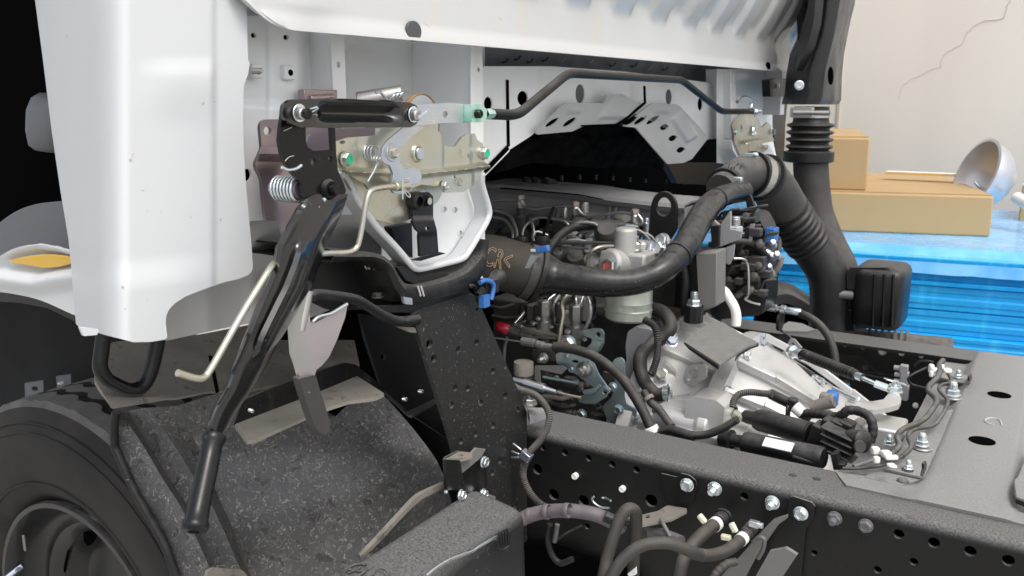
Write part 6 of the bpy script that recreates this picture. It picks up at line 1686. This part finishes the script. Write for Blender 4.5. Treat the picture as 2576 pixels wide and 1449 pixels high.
for pts, r_, mk in (([(500, 1110, .27), (492, 1050, .275), (520, 990, .28), (560, 930, .30)], 13, 'steel'), ([(690, 1090, .27), (700, 1015, .275), (735, 960, .29)], 13, 'headgrey'),
                   ([(620, 1060, .26), (640, 1000, .265), (700, 950, .28)], 13, 'steel'), ([(870, 1100, .265), (905, 1030, .27), (930, 960, .28)], 12, 'steel'),
                   ([(190, 1130, .28), (300, 1150, .28), (420, 1140, .285)], 20, 'rubber'), ([(150, 1040, .30), (260, 1060, .30), (370, 1030, .31)], 14, 'iron'),
                   ([(1000, 960, .30), (1010, 1080, .295), (980, 1160, .29), (1010, 1240, .29)], 22, 'rubber'), ([(420, 1270, .245), (560, 1300, .24), (700, 1310, .24)], 9, 'steel')):
    pipe('fuel_pipe' if mk in ('steel', 'headgrey') else 'pump_wire', 'C', pts, r_, mk)
for p, r_ in (((520, 1190), 24), ((800, 1255), 26), ((665, 1215), 20), ((560, 1150), 20), ((940, 1320), 20), ((420, 1210), 18)):
    fz('bolt', eng, 'C', p, Vector((.1, -.6, 1)), r_, 'steel', y=.245)
b = MB(); b.box(P('C', (950, 1060), y=.30), (.03, .03, .045)); b.box(P('C', (800, 1150), y=.28), (.05, .02, .03)); b.obj('pump_block', M['headgrey'], eng, bevel=.004, kind='stuff')
rod('drain_pipe', 'D', [(365, 740, .20), (450, 745, .20), (520, 755, .20), (600, 735, .21)], 20, 'flap', eng)
rod('drain_hose', 'D', [(420, 800, .21), (520, 830, .21), (640, 820, .22)], 26, 'plastic', eng)
b = MB()
random.seed(31)
for i in range(46):
    p = (random.uniform(260, 1040), random.uniform(560, 960)); q = P('D', p, y=random.uniform(.23, .27)); t_ = random.random()
    if t_ < .5: b.box(q, (random.uniform(.01, .035), .015, random.uniform(.006, .02)))
    else: b.lathe([(-.008, .005), (0, .008), (.005, .008), (.007, .004), (.007, 0)], q, Vector((random.uniform(-.5, .5), -.8, .6)), 8)
b.obj('pump_details', M['iron'], eng, bevel=.001, kind='stuff')
b = MB()
for i in range(30):
    p = (random.uniform(640, 1260), random.uniform(440, 640)); q = P('C', p, y=random.uniform(.36, .41)); t_ = random.random()
    if t_ < .4: b.box(q, (random.uniform(.012, .04), .015, random.uniform(.006, .02)))
    elif t_ < .75: b.lathe([(-.012, .008), (0, .012), (.006, .011), (.008, .005), (.008, 0)], q, Vector((random.uniform(-.5, .5), -.6, .9)), 10)
    else: b.tube(cr([q, q + Vector((.015, -.01, .02)), q + Vector((.05, 0, .022)), q + Vector((.07, .01, .0))], 3), .003, 6)
b.obj('intake_details', M['headgrey'], eng, bevel=.001, kind='stuff')

# ------------------------------------------------------------------ gearbox: bell housing and case turned about the crank axis
GC = Vector((0, .455, -.205))
b = MB()
b.lathe([(-.66, .15), (-.63, .27), (-.60, .285), (-.598, .302), (-.575, .302), (-.573, .285), (-.54, .278), (-.50, .262), (-.475, .258), (-.472, .276), (-.446, .276), (-.444, .256), (-.40, .238), (-.33, .205), (-.25, .160), (-.20, .135), (-.18, .13), (-.14, .13), (-.14, 0)], GC, XP, 56)
gb = b.obj('gearbox', M['alu'], truck, ang=32, label='pale cast aluminium gearbox and clutch housing')
for a in (.35, .62, -.25, -.6, .95):
    b = MB()
    c_, s_ = sin(a), cos(a)
    d = Vector((0, -c_, s_)); tn = Vector((0, -s_, -c_)) * .005
    pr = [(-.445, .262), (-.38, .240), (-.28, .186), (-.20, .140)]
    for (x_, r_), (x2, r2) in zip(pr, pr[1:]):
        a0, a1 = GC + XP * x_ + d * r_, GC + XP * x2 + d * r2
        b.add([a0 - tn, a0 + tn, a1 + tn, a1 - tn, a0 - tn + d * .014, a0 + tn + d * .014, a1 + tn + d * .012, a1 - tn + d * .012], [(4, 5, 6, 7), (0, 4, 7, 3), (1, 2, 6, 5), (0, 1, 5, 4), (3, 7, 6, 2)])
    b.obj('housing_rib', M['alu'], gb, bevel=.0015)
def ringbolt(a, x, r, mk='zinc', s=.021, name='bolt'):
    fast('bolt', gb, GC + XP * x + Vector((0, -sin(a), cos(a))) * r, XP, s, mk)
for a in (.95, .62, .28, -.05, -.4): ringbolt(a, -.573, .288)
for a in (.92, .60, .22, -.14, -.5): ringbolt(a, -.444, .262, s=.020)
slab('inspection_cover', 'D', rp([(1515, 290), (1622, 200), (1760, 122), (1835, 132), (1990, 235), (2105, 288), (2118, 302), (2040, 325), (1960, 375), (1880, 430), (1808, 478)], 14), 'greyplate', gb, .004, bevel=.001, z=.105, label='plain dark grey inspection plate lying on the gearbox')
slab('cover_edge_shade', 'D', [(1515, 292), (1808, 480), (1800, 505), (1560, 340)], 'plastic', bpy.data.objects['inspection_cover'], .004, z=.098)  # black strip painting the shadow along the plate's edge
slab('cover_rim', 'D', rp([(1960, 372), (2060, 300), (2120, 298), (2130, 312), (2070, 330), (1985, 380), (1930, 440)], 8), 'plastic', bpy.data.objects['inspection_cover'], .004, z=.092)
slab('actuator_pad', 'D', rp([(1510, 590), (1530, 510), (1580, 480), (1660, 470), (1700, 500), (1690, 600), (1640, 615), (1605, 665), (1530, 640)], 16), 'alu', gb, .01, y=.30, holes=[(1595, 555, 42)], bevel=.002)
for p in ((1620, 505), (1558, 605)): fz('pin', bpy.data.objects['actuator_pad'], 'D', p, Vector((.2, -1, .5)), 15, 'alu', y=.297)
slab('housing_lug', 'D', rp([(1320, 470), (1355, 460), (1440, 545), (1460, 600), (1400, 610), (1310, 520)], 8), 'alu', gb, .012, y=.30, bevel=.002)
for a in (.80, .45, .12, -.2):
    c_, s_ = sin(a), cos(a); d = Vector((0, -c_, s_)); tn = Vector((0, -s_, -c_)) * .004
    a0, a1 = GC + XP * -.573 + d * .280, GC + XP * -.475 + d * .252
    MB().add([a0 - tn, a0 + tn, a1 + tn, a1 - tn, a0 - tn + d * .020, a0 + tn + d * .020, a1 + tn + d * .014, a1 - tn + d * .014], [(4, 5, 6, 7), (0, 4, 7, 3), (1, 2, 6, 5), (0, 1, 5, 4), (3, 7, 6, 2)]).obj('housing_rib', M['alu'], gb, bevel=.0012)
slab('flywheel_housing', 'D', rp([(1060, 210), (1120, 170), (1260, 200), (1200, 290), (1150, 420), (1110, 560), (1100, 640), (1000, 620), (1050, 440), (1040, 330)], 12), 'headgrey', gb, .03, y=.27, bevel=.003)
slab('housing_block', 'D', rp([(1530, 770), (1600, 735), (1780, 770), (1850, 830), (1830, 1010), (1800, 1060), (1520, 1010)], 10), 'alu', gb, .05, y=.175, bevel=.004)
slab('housing_flange', 'D', rp([(1270, 830), (1390, 770), (1520, 760), (1545, 780), (1520, 900), (1290, 880)], 8), 'alu', gb, .03, y=.20, bevel=.003)
# lower side casing with pipe boss
b = MB()
def bp_(u, v, y): return P('D', (u, v), y=y)
b.box((-.435, .215, -.075), (.11, .11, .12)); b.lathe([(-.07, .020), (.0, .020), (.004, .024), (.02, .024), (.024, 0)], Vector((-.45, .19, -.012)), XP, 20)
b.box((-.37, .20, -.085), (.02, .14, .13)); b.box((-.52, .24, -.06), (.08, .08, .06))
b.obj('side_casing', M['alu'], gb, bevel=.008, seg=3)
b = MB(); q = P('D', (1335, 560), y=.28); fast('bolt', gb, q, Vector((.2, -.9, .5)), .022, 'gold')
for p in ((1420, 300), (1640, 330)): fast('bolt', gb, P('D', p, y=.30), Vector((.3, -.5, .8)), .021, 'zinc')
# heavy hose into the housing and conduit beside it
rod('vent_hose', 'D', [(1250, 20, .34), (1340, 50, .33), (1400, 120, .32), (1400, 200, .31), (1330, 270, .30), (1220, 330, .28), (1165, 420, .26), (1165, 530, .25), (1210, 640, .24), (1290, 720, .235), (1370, 715, .235)], 56, 'hose', truck, n=16, label='thick black hose hooking into the gearbox side')
vh = bpy.data.objects['vent_hose']
b = MB(); q = P('D', (1385, 712), y=.235); b.lathe([(-.006, RM('D', 62, q)), (.004, RM('D', 62, q))], q, Vector((1, .1, .2)), 18); b.obj('hose_clip', M['zincw'], vh, ang=40); b = MB(); b.tube(cr(PS('D', [(1385, 655), (1400, 640), (1410, 700), (1395, 745), (1390, 780)], y=.20), 4), .002, 6); b.obj('hose_clip', M['zincw'], vh, ang=40)
rod('conduit', 'D', [(1190, 110, .25), (1270, 160, .25), (1300, 240, .245), (1300, 400, .24), (1265, 530, .23), (1245, 560, .225)], 30, 'rubber', truck, corr=(.55, .2), n=12, label='ribbed conduit hanging beside the gearbox hose')
rod('conduit', 'D', [(1190, 700, .20), (1250, 790, .185), (1320, 850, .17), (1370, 920, .16), (1420, 985, .15)], 30, 'rubber_dusty', truck, corr=(.55, .2), n=12, label='ribbed conduit running down to the cable cap')
c2_ = bpy.data.objects['conduit.002']
b = MB(); q = P('D', (1265, 800), y=.18)
for k in (-1, 1): b.lathe([(-.003, RM('D', 42, q)), (-.003, RM('D', 47, q)), (.003, RM('D', 47, q)), (.003, RM('D', 42, q))], q + Vector((.008 * k, 0, -.008 * k)), Vector((.6, -.2, -.6)), 16)
b.obj('conduit_clip', M['flap'], c2_, ang=40)
rod('conduit_joint', 'D', [(1330, 1030, .14), (1400, 1015, .14), (1480, 1035, .135), (1560, 1060, .13), (1600, 1065, .13)], 44, 'rubber', truck)
rod('conduit', 'D', [(1570, 1060, .13), (1700, 1050, .125), (1830, 1000, .12), (1930, 940, .12), (1960, 925, .12)], 32, 'rubber', truck, corr=(.55, .2), n=12, label='ribbed conduit running along the rail top to the brass union')
rod('conduit', 'D', [(1915, 830, .14), (1925, 770, .145), (1970, 720, .15), (2060, 705, .155), (2160, 715, .16), (2240, 720, .16)], 28, 'rubber_dusty', truck, corr=(.55, .2), n=12, label='ribbed conduit hooking over the clutch actuator')

# clutch actuator: two black cylinders with moulded ends
def cyl(name, t, p0, p1, y, r, mk, parent, prof=None, n=24, lab=None):
    a, c = P(t, p0, y=y[0]), P(t, p1, y=y[1]); d = c - a; L = d.length; R_ = RM(t, r, (a + c) / 2)
    pr = prof or [(0, 0), (0, .9), (.02, 1), (.98, 1), (1, .9), (1, 0)]
    return MB().lathe([(h * L, k * R_) for h, k in pr], a, d, n).obj(name, M[mk], parent, ang=35, label=lab)
act = cyl('clutch_actuator', 'H', (215, 430), (640, 545), (.22, .17), 74, 'plastic', truck, [(0, 0), (0, .55), (.06, .62), (.20, .62), (.21, .92), (.26, 1), (.98, 1), (.985, .9), (1, .9), (1, 0)], lab='black clutch actuator cylinders lying inside the near rail')
cyl('actuator_body', 'H', (70, 570), (720, 700), (.15, .12), 72, 'plastic', act, [(0, 0), (0, .9), (.10, .95), (.11, .6), (.22, .6), (.23, .85), (.24, 1), (.97, 1), (1, .85), (1, 0)])
q = P('H', (560, 490), y=.2)
b = MB(); b.box(P('H', (690, 555), y=.165), (.022, .03, .036), (Vector((.97, -.12, -.2)), Vector((.12, .99, 0)), Vector((.2, 0, .97))))
for k in range(3): b.box(P('H', (750 + k * 55, 490 + k * 8), y=.170), (.018, .025, .022), (Vector((.97, -.12, -.2)), Vector((.12, .99, 0)), Vector((.2, 0, .97))))
b.obj('actuator_plug', M['plastic'], act, bevel=.002)
b = MB(); ax3 = (Vector((.965, -.13, -.22)), Vector((.13, .99, 0)), Vector((.22, 0, .97)))
b.box(P('H', (820, 605), y=.155), (.042, .026, .034), ax3)
for k in range(4): b.box(P('H', (815, 530 + 45 * k), y=.142), (.046, .028, .0025), ax3)
b.obj('connector_block', M['plastic'], act, bevel=.001)
b = MB(); q = P('H', (955, 590), y=.14); b.lathe([(-.02, .014), (.004, .016), (.007, .012), (.007, 0)], q, Vector((.8, -.5, .2)), 20); b.obj('connector_cap', M['plastic'], act, ang=40)
b = MB(); q = P('H', (945, 625), y=.125); b.lathe([(0, .009), (.003, .008), (.003, 0)], q, Vector((.6, -.7, .2)), 12); b.obj('connector_screw', M['iron'], act, ang=30)
qa, qb = P('H', (335, 590), y=.115), P('H', (520, 630), y=.108)
up_ = Vector((.05, -.62, .78)).normalized()
b = MB(); w = up_.cross((qb - qa).normalized()).normalized() * .0075
b.prism([qa - w, qb - w, qb + w, qa + w], up_ * -.002); b.obj('rating_label', M['sticker'], act)
cyl('actuator_rod', 'H', (520, 690), (680, 735), (.11, .108), 12, 'plastic', act)
q = P('H', (120, 395), y=.22); b = MB(); b.lathe([(-.008, .009), (0, .0115), (.008, .0115)], q, Vector((.9, -.2, -.25)), 6); b.lathe([(.008, .007), (.026, .0065), (.026, 0)], q, Vector((.9, -.2, -.25)), 12); b.obj('brass_union', M['gold'], act, ang=30)
rod('wire_bundle', 'H', [(600, 415, .20), (700, 420, .19), (790, 435, .185), (840, 420, .18), (870, 395, .18), (940, 400, .18), (1010, 440, .17), (1030, 520, .165), (1010, 600, .16)], 30, 'rubber', act, corr=(1.3, .10))
rod('wire_bundle', 'H', [(380, 290, .25), (440, 320, .24), (500, 350, .235), (560, 400, .225), (620, 440, .215)], 34, 'rubber', act)
b = MB(); b.box(P('H', (520, 355), y=.225), (.014, .016, .020)); b.box(P('H', (490, 400), y=.22), (.006, .012, .022)); b.obj('wire_clip', M['plastic'], act, bevel=.003)
band('H', (560, 395), .222, Vector((.8, -.2, -.5)), 38, .008, 'whiteplastic', act, 'wire_band')
b = MB(); b.box(P('H', (768, 322), y=.27), (.018, .022, .026)); b.obj('blue_connector', M['blueplug'], act, bevel=.005)
b = MB(); b.box(P('H', (735, 330), y=.258), (.020, .018, .022)); b.lathe([(0, .009), (.035, .010)], P('H', (640, 375), y=.25), Vector((.85, 0, .45)), 12); b.obj('connector_body', M['flap'], act, bevel=.003)
slab('connector_foot', 'H', rp([(760, 680), (800, 670), (810, 740), (850, 745), (845, 770), (780, 775)], 4), 'plastic', act, .02, y=.11)
# release lever turret at the rear of the gearbox
tz = P('J', (380, 520), y=.36)
b = MB(); b.lathe([(-.12, .060), (-.06, .050), (-.02, .042), (0, .040), (.003, .036), (.003, 0)], P('J', (455, 640), y=.345) - ZP * .012, ZP, 28); b.box(P('J', (490, 790), y=.33), (.055, .07, .04)); tur = b.obj('shift_turret', M['alu'], gb, bevel=.004, ang=35)
def cplate():
    o = [(118, 505), (160, 470), (250, 455), (270, 490), (380, 488), (480, 470), (520, 420), (560, 395), (620, 410), (645, 470), (620, 520), (520, 550), (380, 570), (240, 550), (140, 530)]
    zc = P('J', (430, 500), y=.36).z + .008
    return slab('shift_arm', 'J', rp(o, 12), 'whiteplastic', truck, .008, bevel=.0015, z=zc, label='pale crescent-shaped shift arm on the gearbox turret'), zc
sa, zc = cplate()
sa.data.materials[0] = M['alu']
b = MB(); q = P('J', (215, 475), z=zc); b.box(q + ZP * .003, (.018, .014, .008)); b.obj('arm_boss', M['zincw'], sa, bevel=.004)
q = P('J', (578, 400), z=zc); fast('nut', sa, q, ZP, .026, 'zincw'); b = MB(); b.lathe([(0, .009), (.012, .009), (.013, .005), (.018, .005), (.018, 0)], q, ZP, 14); b.tube([q + Vector((-.018, .006, .018)), q + Vector((.018, -.006, .016))], .0012, 6); b.tube([q + Vector((-.012, -.012, .022)), q + Vector((.012, .012, .012))], .0012, 6); b.obj('arm_pin', M['zincw'], sa, ang=30)
# shift cables: ribbed boot, rods
zb = zc + .03
cA = [(620, 1080, .62), (720, 1110, .60), (1120, 1270, .50)]
a3, c3 = P('I', (650, 1085), z=zb + .012), P('I', (1130, 1275), z=zb + .008)
L_ = (c3 - a3).length; d = (c3 - a3); R_ = RM('I', 52, (a3 + c3) / 2)
pr = [(0, 0), (0, .8), (.02, .95), (.16, .95)]
for k in range(15):
    h = .18 + .76 * k / 15
    pr += [(h, .74), (h + .012, .98), (h + .032, .98), (h + .045, .74)]
pr += [(.955, .8), (.97, .9), (.995, .85), (1, .4), (1, 0)]
boot = MB().lathe([(h * L_, k * R_) for h, k in pr], a3, d, 24).obj('shift_boot', M['rubber'], truck, ang=30, label='ribbed black rubber boot on the gear shift cable')
r_ = RM('I', 20, c3)
rodp = [c3, P('I', (1290, 1345), z=zb + .004), P('I', (1400, 1385), z=zb)]
b = MB(); b.tube([c3 - d * .0, rodp[1], rodp[2]], r_ * .9, 12); e_ = (rodp[2] - rodp[1]); b.lathe([(0, r_ * 1.6), (e_.length, r_ * 1.6), (e_.length, 0)], rodp[1], e_, 6); b.lathe([(-.004, r_ * 1.7), (.012, r_ * 1.7)], c3, d, 12); b.obj('shift_rod', M['zincw'], boot, ang=30)
b = MB(); q = P('I', (585, 1070), z=zb + .014); b.lathe([(-.010, .007), (-.006, .011), (0, .011), (.002, .006), (.012, .006), (.012, .009), (.020, .009)], q, d, 12); b.obj('cable_nut', M['zincw'], boot, ang=30)
slab('cable_bracket', 'I', rp([(405, 990), (500, 912), (530, 920), (640, 1020), (560, 1000), (500, 1160), (450, 1200), (440, 1080)], 6), 'plastic', boot, .006, y=.56)
slab('cable_fork', 'I', rp([(480, 1105), (560, 960), (595, 965), (660, 1040), (640, 1050), (580, 990), (500, 1115)], 3), 'headgrey', boot, .006, y=.55)
slab('cable_fork', 'I', [(540, 1160), (580, 1110), (600, 1120), (555, 1175)], 'zincw', boot, .006, y=.55)
a4, b4_ = P('I', (940, 1380), z=zc + .012), P('I', (1075, 1448), z=zc + .010)
rod('select_cable', 'I', [(500, 1150, .52), (640, 1220, .50), (760, 1285, .48)], 34, 'rubber', truck)
cyl('select_ferrule', 'I', (755, 1282), (870, 1345), (.48, .46), 26, 'zincw', boot, [(0, 0), (0, .9), (.3, .9), (.32, .6), (.5, .6), (.52, 1), (.8, 1), (.82, .6), (1, .5), (1, 0)])
b = MB(); q0, q1 = P('J', (10, 365), z=zc + .014), P('J', (230, 470), z=zc + .008); b.tube([q0, q1], RM('J', 20, q0), 12); b.obj('select_rod', M['zincw'], sa, ang=40)

# >CR< printed on the sleeve
cu = bpy.data.curves.new('sleeve_print', 'FONT')
cu.body = '>CR<'
cu.size = 1.0
to = bpy.data.objects.new('sleeve_print', cu)
COL.objects.link(to)
me = bpy.data.meshes.new_from_object(to)
bpy.data.objects.remove(to)
e_ = {}
for p in me.polygons:
    for k in p.edge_keys: e_[k] = e_.get(k, 0) + 1
cand = [k for k, n_ in e_.items() if n_ == 1]
tw = max(v.co.x for v in me.vertices)
a_, c_ = P('C', (118, 668), y=.14), P('C', (400, 738), y=.167)
axd = (c_ - a_); ax1 = axd.normalized()
mid = Vector(sl0[1]).lerp(Vector(sl0[2]), .3)
def wrap(co):
    s_ = (co.x / tw)
    base = a_ + axd * s_ * .95 + ax1 * -.01
    ctr = sl0[0] + ax1 * (base - sl0[0]).dot(ax1)
    ang = (co.y - .30) * 1.0
    nrm = Vector((.25, -.85, .42)); nrm = (nrm - ax1 * nrm.dot(ax1)).normalized()
    up = ax1.cross(nrm) * -1
    if up.z < 0: up = -up
    return ctr + (nrm * cos(ang) + up * sin(ang)) * (r0 * 1.03 + .0015)
b = MB()
for k in cand:
    p, q = wrap(me.vertices[k[0]].co), wrap(me.vertices[k[1]].co)
    if (p - q).length > 1e-5: b.tube([p, q], .0006, 5)
b.obj('sleeve_print', M['goldmark'], slv)
# ------------------------------------------------------------------ the place around the truck
b = MB(); b.add([(-60, -60, -.845), (60, -60, -.845), (60, 60, -.845), (-60, 60, -.845)], [(0, 1, 2, 3)])
g = b.obj('ground', mat('concrete_yard', (.42, .41, .385), .9, var=.15, vs=6, bump=.5, bs=120)); g['kind'] = 'structure'
WALLY = 3.3
wm = mat('cream_render', (.79, .725, .63), .85, bump=.25, bs=160, film=((.765, .70, .61), 1.3), streak=((.68, .62, .54), 3, .35))
b = MB()
b.box((1.0, WALLY + .15, 1.6), (9.0, .3, 4.8))
wall = b.obj('building_wall', wm, None)
tag(wall, 'plain cream rendered wall with a hairline crack behind the truck', 'wall')
b = MB(); q = P('T', (690, 500), y=WALLY - .004)
b.box((q.x, WALLY - .002, 1.6), (.012, .008, 4.8)); b.obj('wall_joint', mat('pale_joint', (.55, .47, .39), .85), wall)
b = MB()
crk = [(1845, 0), (1820, 40), (1800, 110), (1785, 128), (1720, 132), (1650, 145), (1580, 185), (1535, 235), (1520, 290), (1440, 340), (1390, 365), (1372, 420), (1368, 455), (1300, 470), (1240, 510), (1160, 540), (1105, 590), (1090, 640), (1075, 690)]
pts = []
random.seed(3)
for (a, c) in zip(crk, crk[1:]):
    for k in range(4):
        t = k / 4; pts.append((a[0] + (c[0] - a[0]) * t + random.uniform(-4, 4), a[1] + (c[1] - a[1]) * t + random.uniform(-4, 4)))
w3 = PS('T', pts, y=WALLY - .0008)
b.tube(w3, [.0026 * (1 - .8 * i / len(w3)) for i in range(len(w3))], 4)
b.obj('wall_crack', mat('crack', (.62, .56, .485), .9), wall)

# stack of blue plastic trays wrapped in film
bm1 = mat('blue_tray', (.012, .34, .80), .28, coat=.12, spec=.3, var=.12, vs=3, streak=((.06, .55, .97), 22, .7), rv=.12, film=((.010, .40, .86), 5))
bm2 = mat('blue_tray_top', (.14, .46, .86), .25, coat=.3, film=((.26, .58, .92), 5), rv=.12)
tz_ = .045
A0, A1 = P('I', (1000, 200), z=tz_), P('I', (2576, 300), z=tz_)
ex = (A1 - A0).normalized(); ey = Vector((-ex.y, ex.x, 0))
A0 = A0 - ex * .62
names = ['topmost blue plastic tray of the wrapped stack, right under the long cardboard box', 'second blue plastic tray from the top of the wrapped stack', 'third blue plastic tray from the top of the wrapped stack', 'fourth blue plastic tray from the top, the last one showing above the rail', 'blue crate at the foot of the stack, mostly behind the far rail']
hts = [.086, .074, .074, .084, .572]
z = tz_
for i, h in enumerate(hts):
    b = MB()
    W_, D_ = 2.3, 1.2
    o = A0 + Vector((0, 0, 0)); o.z = 0
    def cn(inset, zz): return [o + ex * (inset + s_[0] * (W_ - 2 * inset)) + ey * (inset + s_[1] * (D_ - 2 * inset)) + Vector((0, 0, zz)) for s_ in ((0, 0), (1, 0), (1, 1), (0, 1))]
    j = .006 * ((i * 7) % 3)
    if i == 0:
        b.loft([cn(.0, z - h), cn(.0, z - h + .012), cn(.012, z - h + .014), cn(.012, z - .03), cn(-.004, z - .028), cn(-.006, z - .006), cn(.004, z), cn(.04, z)], closed=True, cap=True)
    else:
        rows = [cn(.0055 + j, z - h + .001)]
        n_ = max(2, int(h / .028))
        for k in range(n_):                    # ribs running round the tray
            a_, c_ = z - h + .001 + (h - .004) * k / n_, z - h + .001 + (h - .004) * (k + 1) / n_
            rows += [cn(.0055 + j, a_ + .002), cn(.0055 + j, a_ + (c_ - a_) * .42), cn(.003 + j, a_ + (c_ - a_) * .50), cn(.002 + j, c_ - .001)]
        b.loft(rows + [cn(.008 + j, z)], closed=True, cap=True)
    t = b.obj('plastic_tray' if i < 4 else 'plastic_crate', [bm1], None, bevel=.0015)
    tag(t, names[i], 'tray' if i < 4 else 'crate', 'blue plastic trays in the wrapped stack' if i < 4 else None)
    if i == 0:
        b = MB(); b.prism([p + Vector((0, 0, 0)) for p in cn(.05, z + .001)], (0, 0, .018)); b.obj('tray_lid', bm2, t, bevel=.006)
        topz = z + .019
        b = MB()
        b.loft([[A0 + ex * (W_ * k / 40) + ey * .05 + Vector((0, 0, topz - tz_ + .0005 - .004 * 0)) for k in range(41)], [A0 + ex * (W_ * k / 40) - ey * .002 + Vector((0, 0, -.004)) for k in range(41)], [A0 + ex * (W_ * k / 40) - ey * .010 + Vector((0, 0, -.050 + .0015 * sin(k * 2.3))) for k in range(41)]])
        b.obj('wrapping_film', mat('film_over_blue', (.10, .42, .86), .2, coat=.25, bump=.06, bs=30, film=((.20, .56, .95), 9)), t, solid=.001)
    z -= h

cbm = mat('cardboard', (.49, .335, .165), .8, film=((.465, .315, .155), 2), streak=((.42, .285, .14), 14, .3))
cbt = mat('cardboard_top', (.43, .30, .155), .8, var=.05, vs=5)
topz = tz_ + .019
def carton(name, br, bl, tr, back, zb, label, ang):
    """front face corners from the picture: bottom right, bottom left, height at top right; back edge pixel for the depth"""
    R0, L0 = PV(*br, z=zb), PV(*bl, z=zb)
    e = Vector((cos(radians(ang)), sin(radians(ang)), 0)); d = Vector((-e.y, e.x, 0))
    L0 = R0 - e * (R0 - L0).length
    t_ = PV(*tr, y=R0.y).z
    Bk = PV(*back, z=t_)
    dep = (Bk - R0).dot(d)
    h = t_ - zb
    b = MB()
    q = [L0, R0, R0 + d * dep, L0 + d * dep]
    b.prism([p for p in q], (0, 0, h))
    o = b.obj(name, cbm, None, bevel=.006, seg=3)
    tag(o, label, 'cardboard box', 'cardboard boxes on the blue stack')
    b = MB(); m0 = (q[0] + q[3]) / 2 + Vector((0, 0, h)); m1 = (q[1] + q[2]) / 2 + Vector((0, 0, h))
    b.prism([q[0] + Vector((0, 0, h + .0006)) + d * dep * .02 + e * .004, q[1] + Vector((0, 0, h + .0006)) + d * dep * .02 - e * .004, m1 + Vector((0, 0, .0006)) - d * .003 - e * .004, m0 + Vector((0, 0, .0006)) - d * .003 + e * .004], (0, 0, .003)); b.obj('box_flap', cbt, o)
    b = MB(); b.prism([m0 + Vector((0, 0, .0006)) + d * .003 + e * .004, m1 + Vector((0, 0, .0006)) + d * .003 - e * .004, q[2] + Vector((0, 0, h + .0006)) - d * dep * .02 - e * .004, q[3] + Vector((0, 0, h + .0006)) - d * dep * .02 + e * .004], (0, 0, .003)); b.obj('box_flap', cbt, o)
    return o, t_ + .004, (q, e, d)
c1, z1, fr = carton('cardboard_box', (2490, 596), (2060, 586), (2494, 494), (2397, 441), topz, 'long flat cardboard box lying on the blue stack', 17)
c2, z2, fr2 = carton('cardboard_box', px('T', (860, 1295)), px('T', (420, 1275)), px('T', (905, 938)), px('T', (830, 880)), z1, 'smaller taller cardboard box standing on the long flat one', 14)

# silver reflector bowl lying on the stack
bc_ = P('T', (1640, 1190), y=2.35)
m1 = RM('T', 1, bc_)
Rb = 235 * m1
axb = (bc_ - CAM).normalized() * .08 + ROT @ Vector((.90, -.34, 0)) * .9
axb.normalize()
b = MB()
pr = []
for k in range(15):
    a = (k / 14) * pi / 2
    pr.append((Rb * 1.02 * sin(a) - Rb * .15, Rb * cos(a) if k < 14 else .002))
inn = [(h - .004, max(.001, r - .004)) for h, r in pr]
b.lathe([(pr[0][0] - .002, pr[0][1] + .006)] + pr, bc_, axb, 48)
b.lathe([(pr[0][0] - .002, pr[0][1] + .006)] + inn, bc_, axb, 48)
bowl = b.obj('reflector_bowl', mat('spun_aluminium', (.62, .625, .66), .40, metal=.7, rv=.06), None, ang=50)
tag(bowl, 'silver spun metal reflector bowl lying on its side behind the boxes', 'lamp shade')
b = MB(); q = P('T', (1600, 1235), y=2.35); b.tube(cr([q, q + Vector((.02, .0, -.02)), q + Vector((.05, .01, -.03))], 4), .006, 8); b.obj('bowl_clip', M['zincw'], bowl)
b = MB(); e1 = bc_ + axb * Rb * .8; b.tube([P('T', (1885, 1345), y=2.3), P('T', (2010, 1410), y=2.2)], .020, 16)
arm_ = b.obj('lamp_arm', M['whiteplastic'], bowl, ang=60)
b = MB(); p4 = [P('T', p, y=2.5) for p in ((985, 1162), (1050, 1150), (1400, 1178), (1400, 1195), (990, 1182))]
zz = p4[4].z
b = MB(); pA, pB = PV(*px('T', (988, 1180)), y=2.45), PV(*px('T', (1500, 1200)), y=2.45)
e = (pB - pA).normalized(); d = Vector((-e.y, e.x, 0)).normalized()
b.prism([pA, pB, pB + d * .05, pA + d * .05], (0, 0, .006)); brd = b.obj('board', mat('yellow_wood_edge', (.62, .40, .08), .6), None, bevel=.001)
b = MB(); b.prism([p + Vector((0, 0, .0065)) for p in (pA, pB, pB + d * .05, pA + d * .05)], (0, 0, .002)); b.obj('board_face', M['whiteplastic'], brd)
tag(brd, 'thin white-faced board with a yellow edge lying behind the cardboard boxes', 'board')
b = MB(); qq = P('T', (1925, 1270), y=2.6); b.box(qq + Vector((.2, .1, -.12)), (.4, .3, .26)); o = b.obj('cardboard_box', cbm, None, bevel=.006)
b = MB(); b.box(qq + Vector((.2, .1, .013)), (.396, .296, .004)); b.obj('box_flap', M['whiteplastic'], o)
tag(o, 'brown box with a white top, just showing past the silver bowl', 'cardboard box')
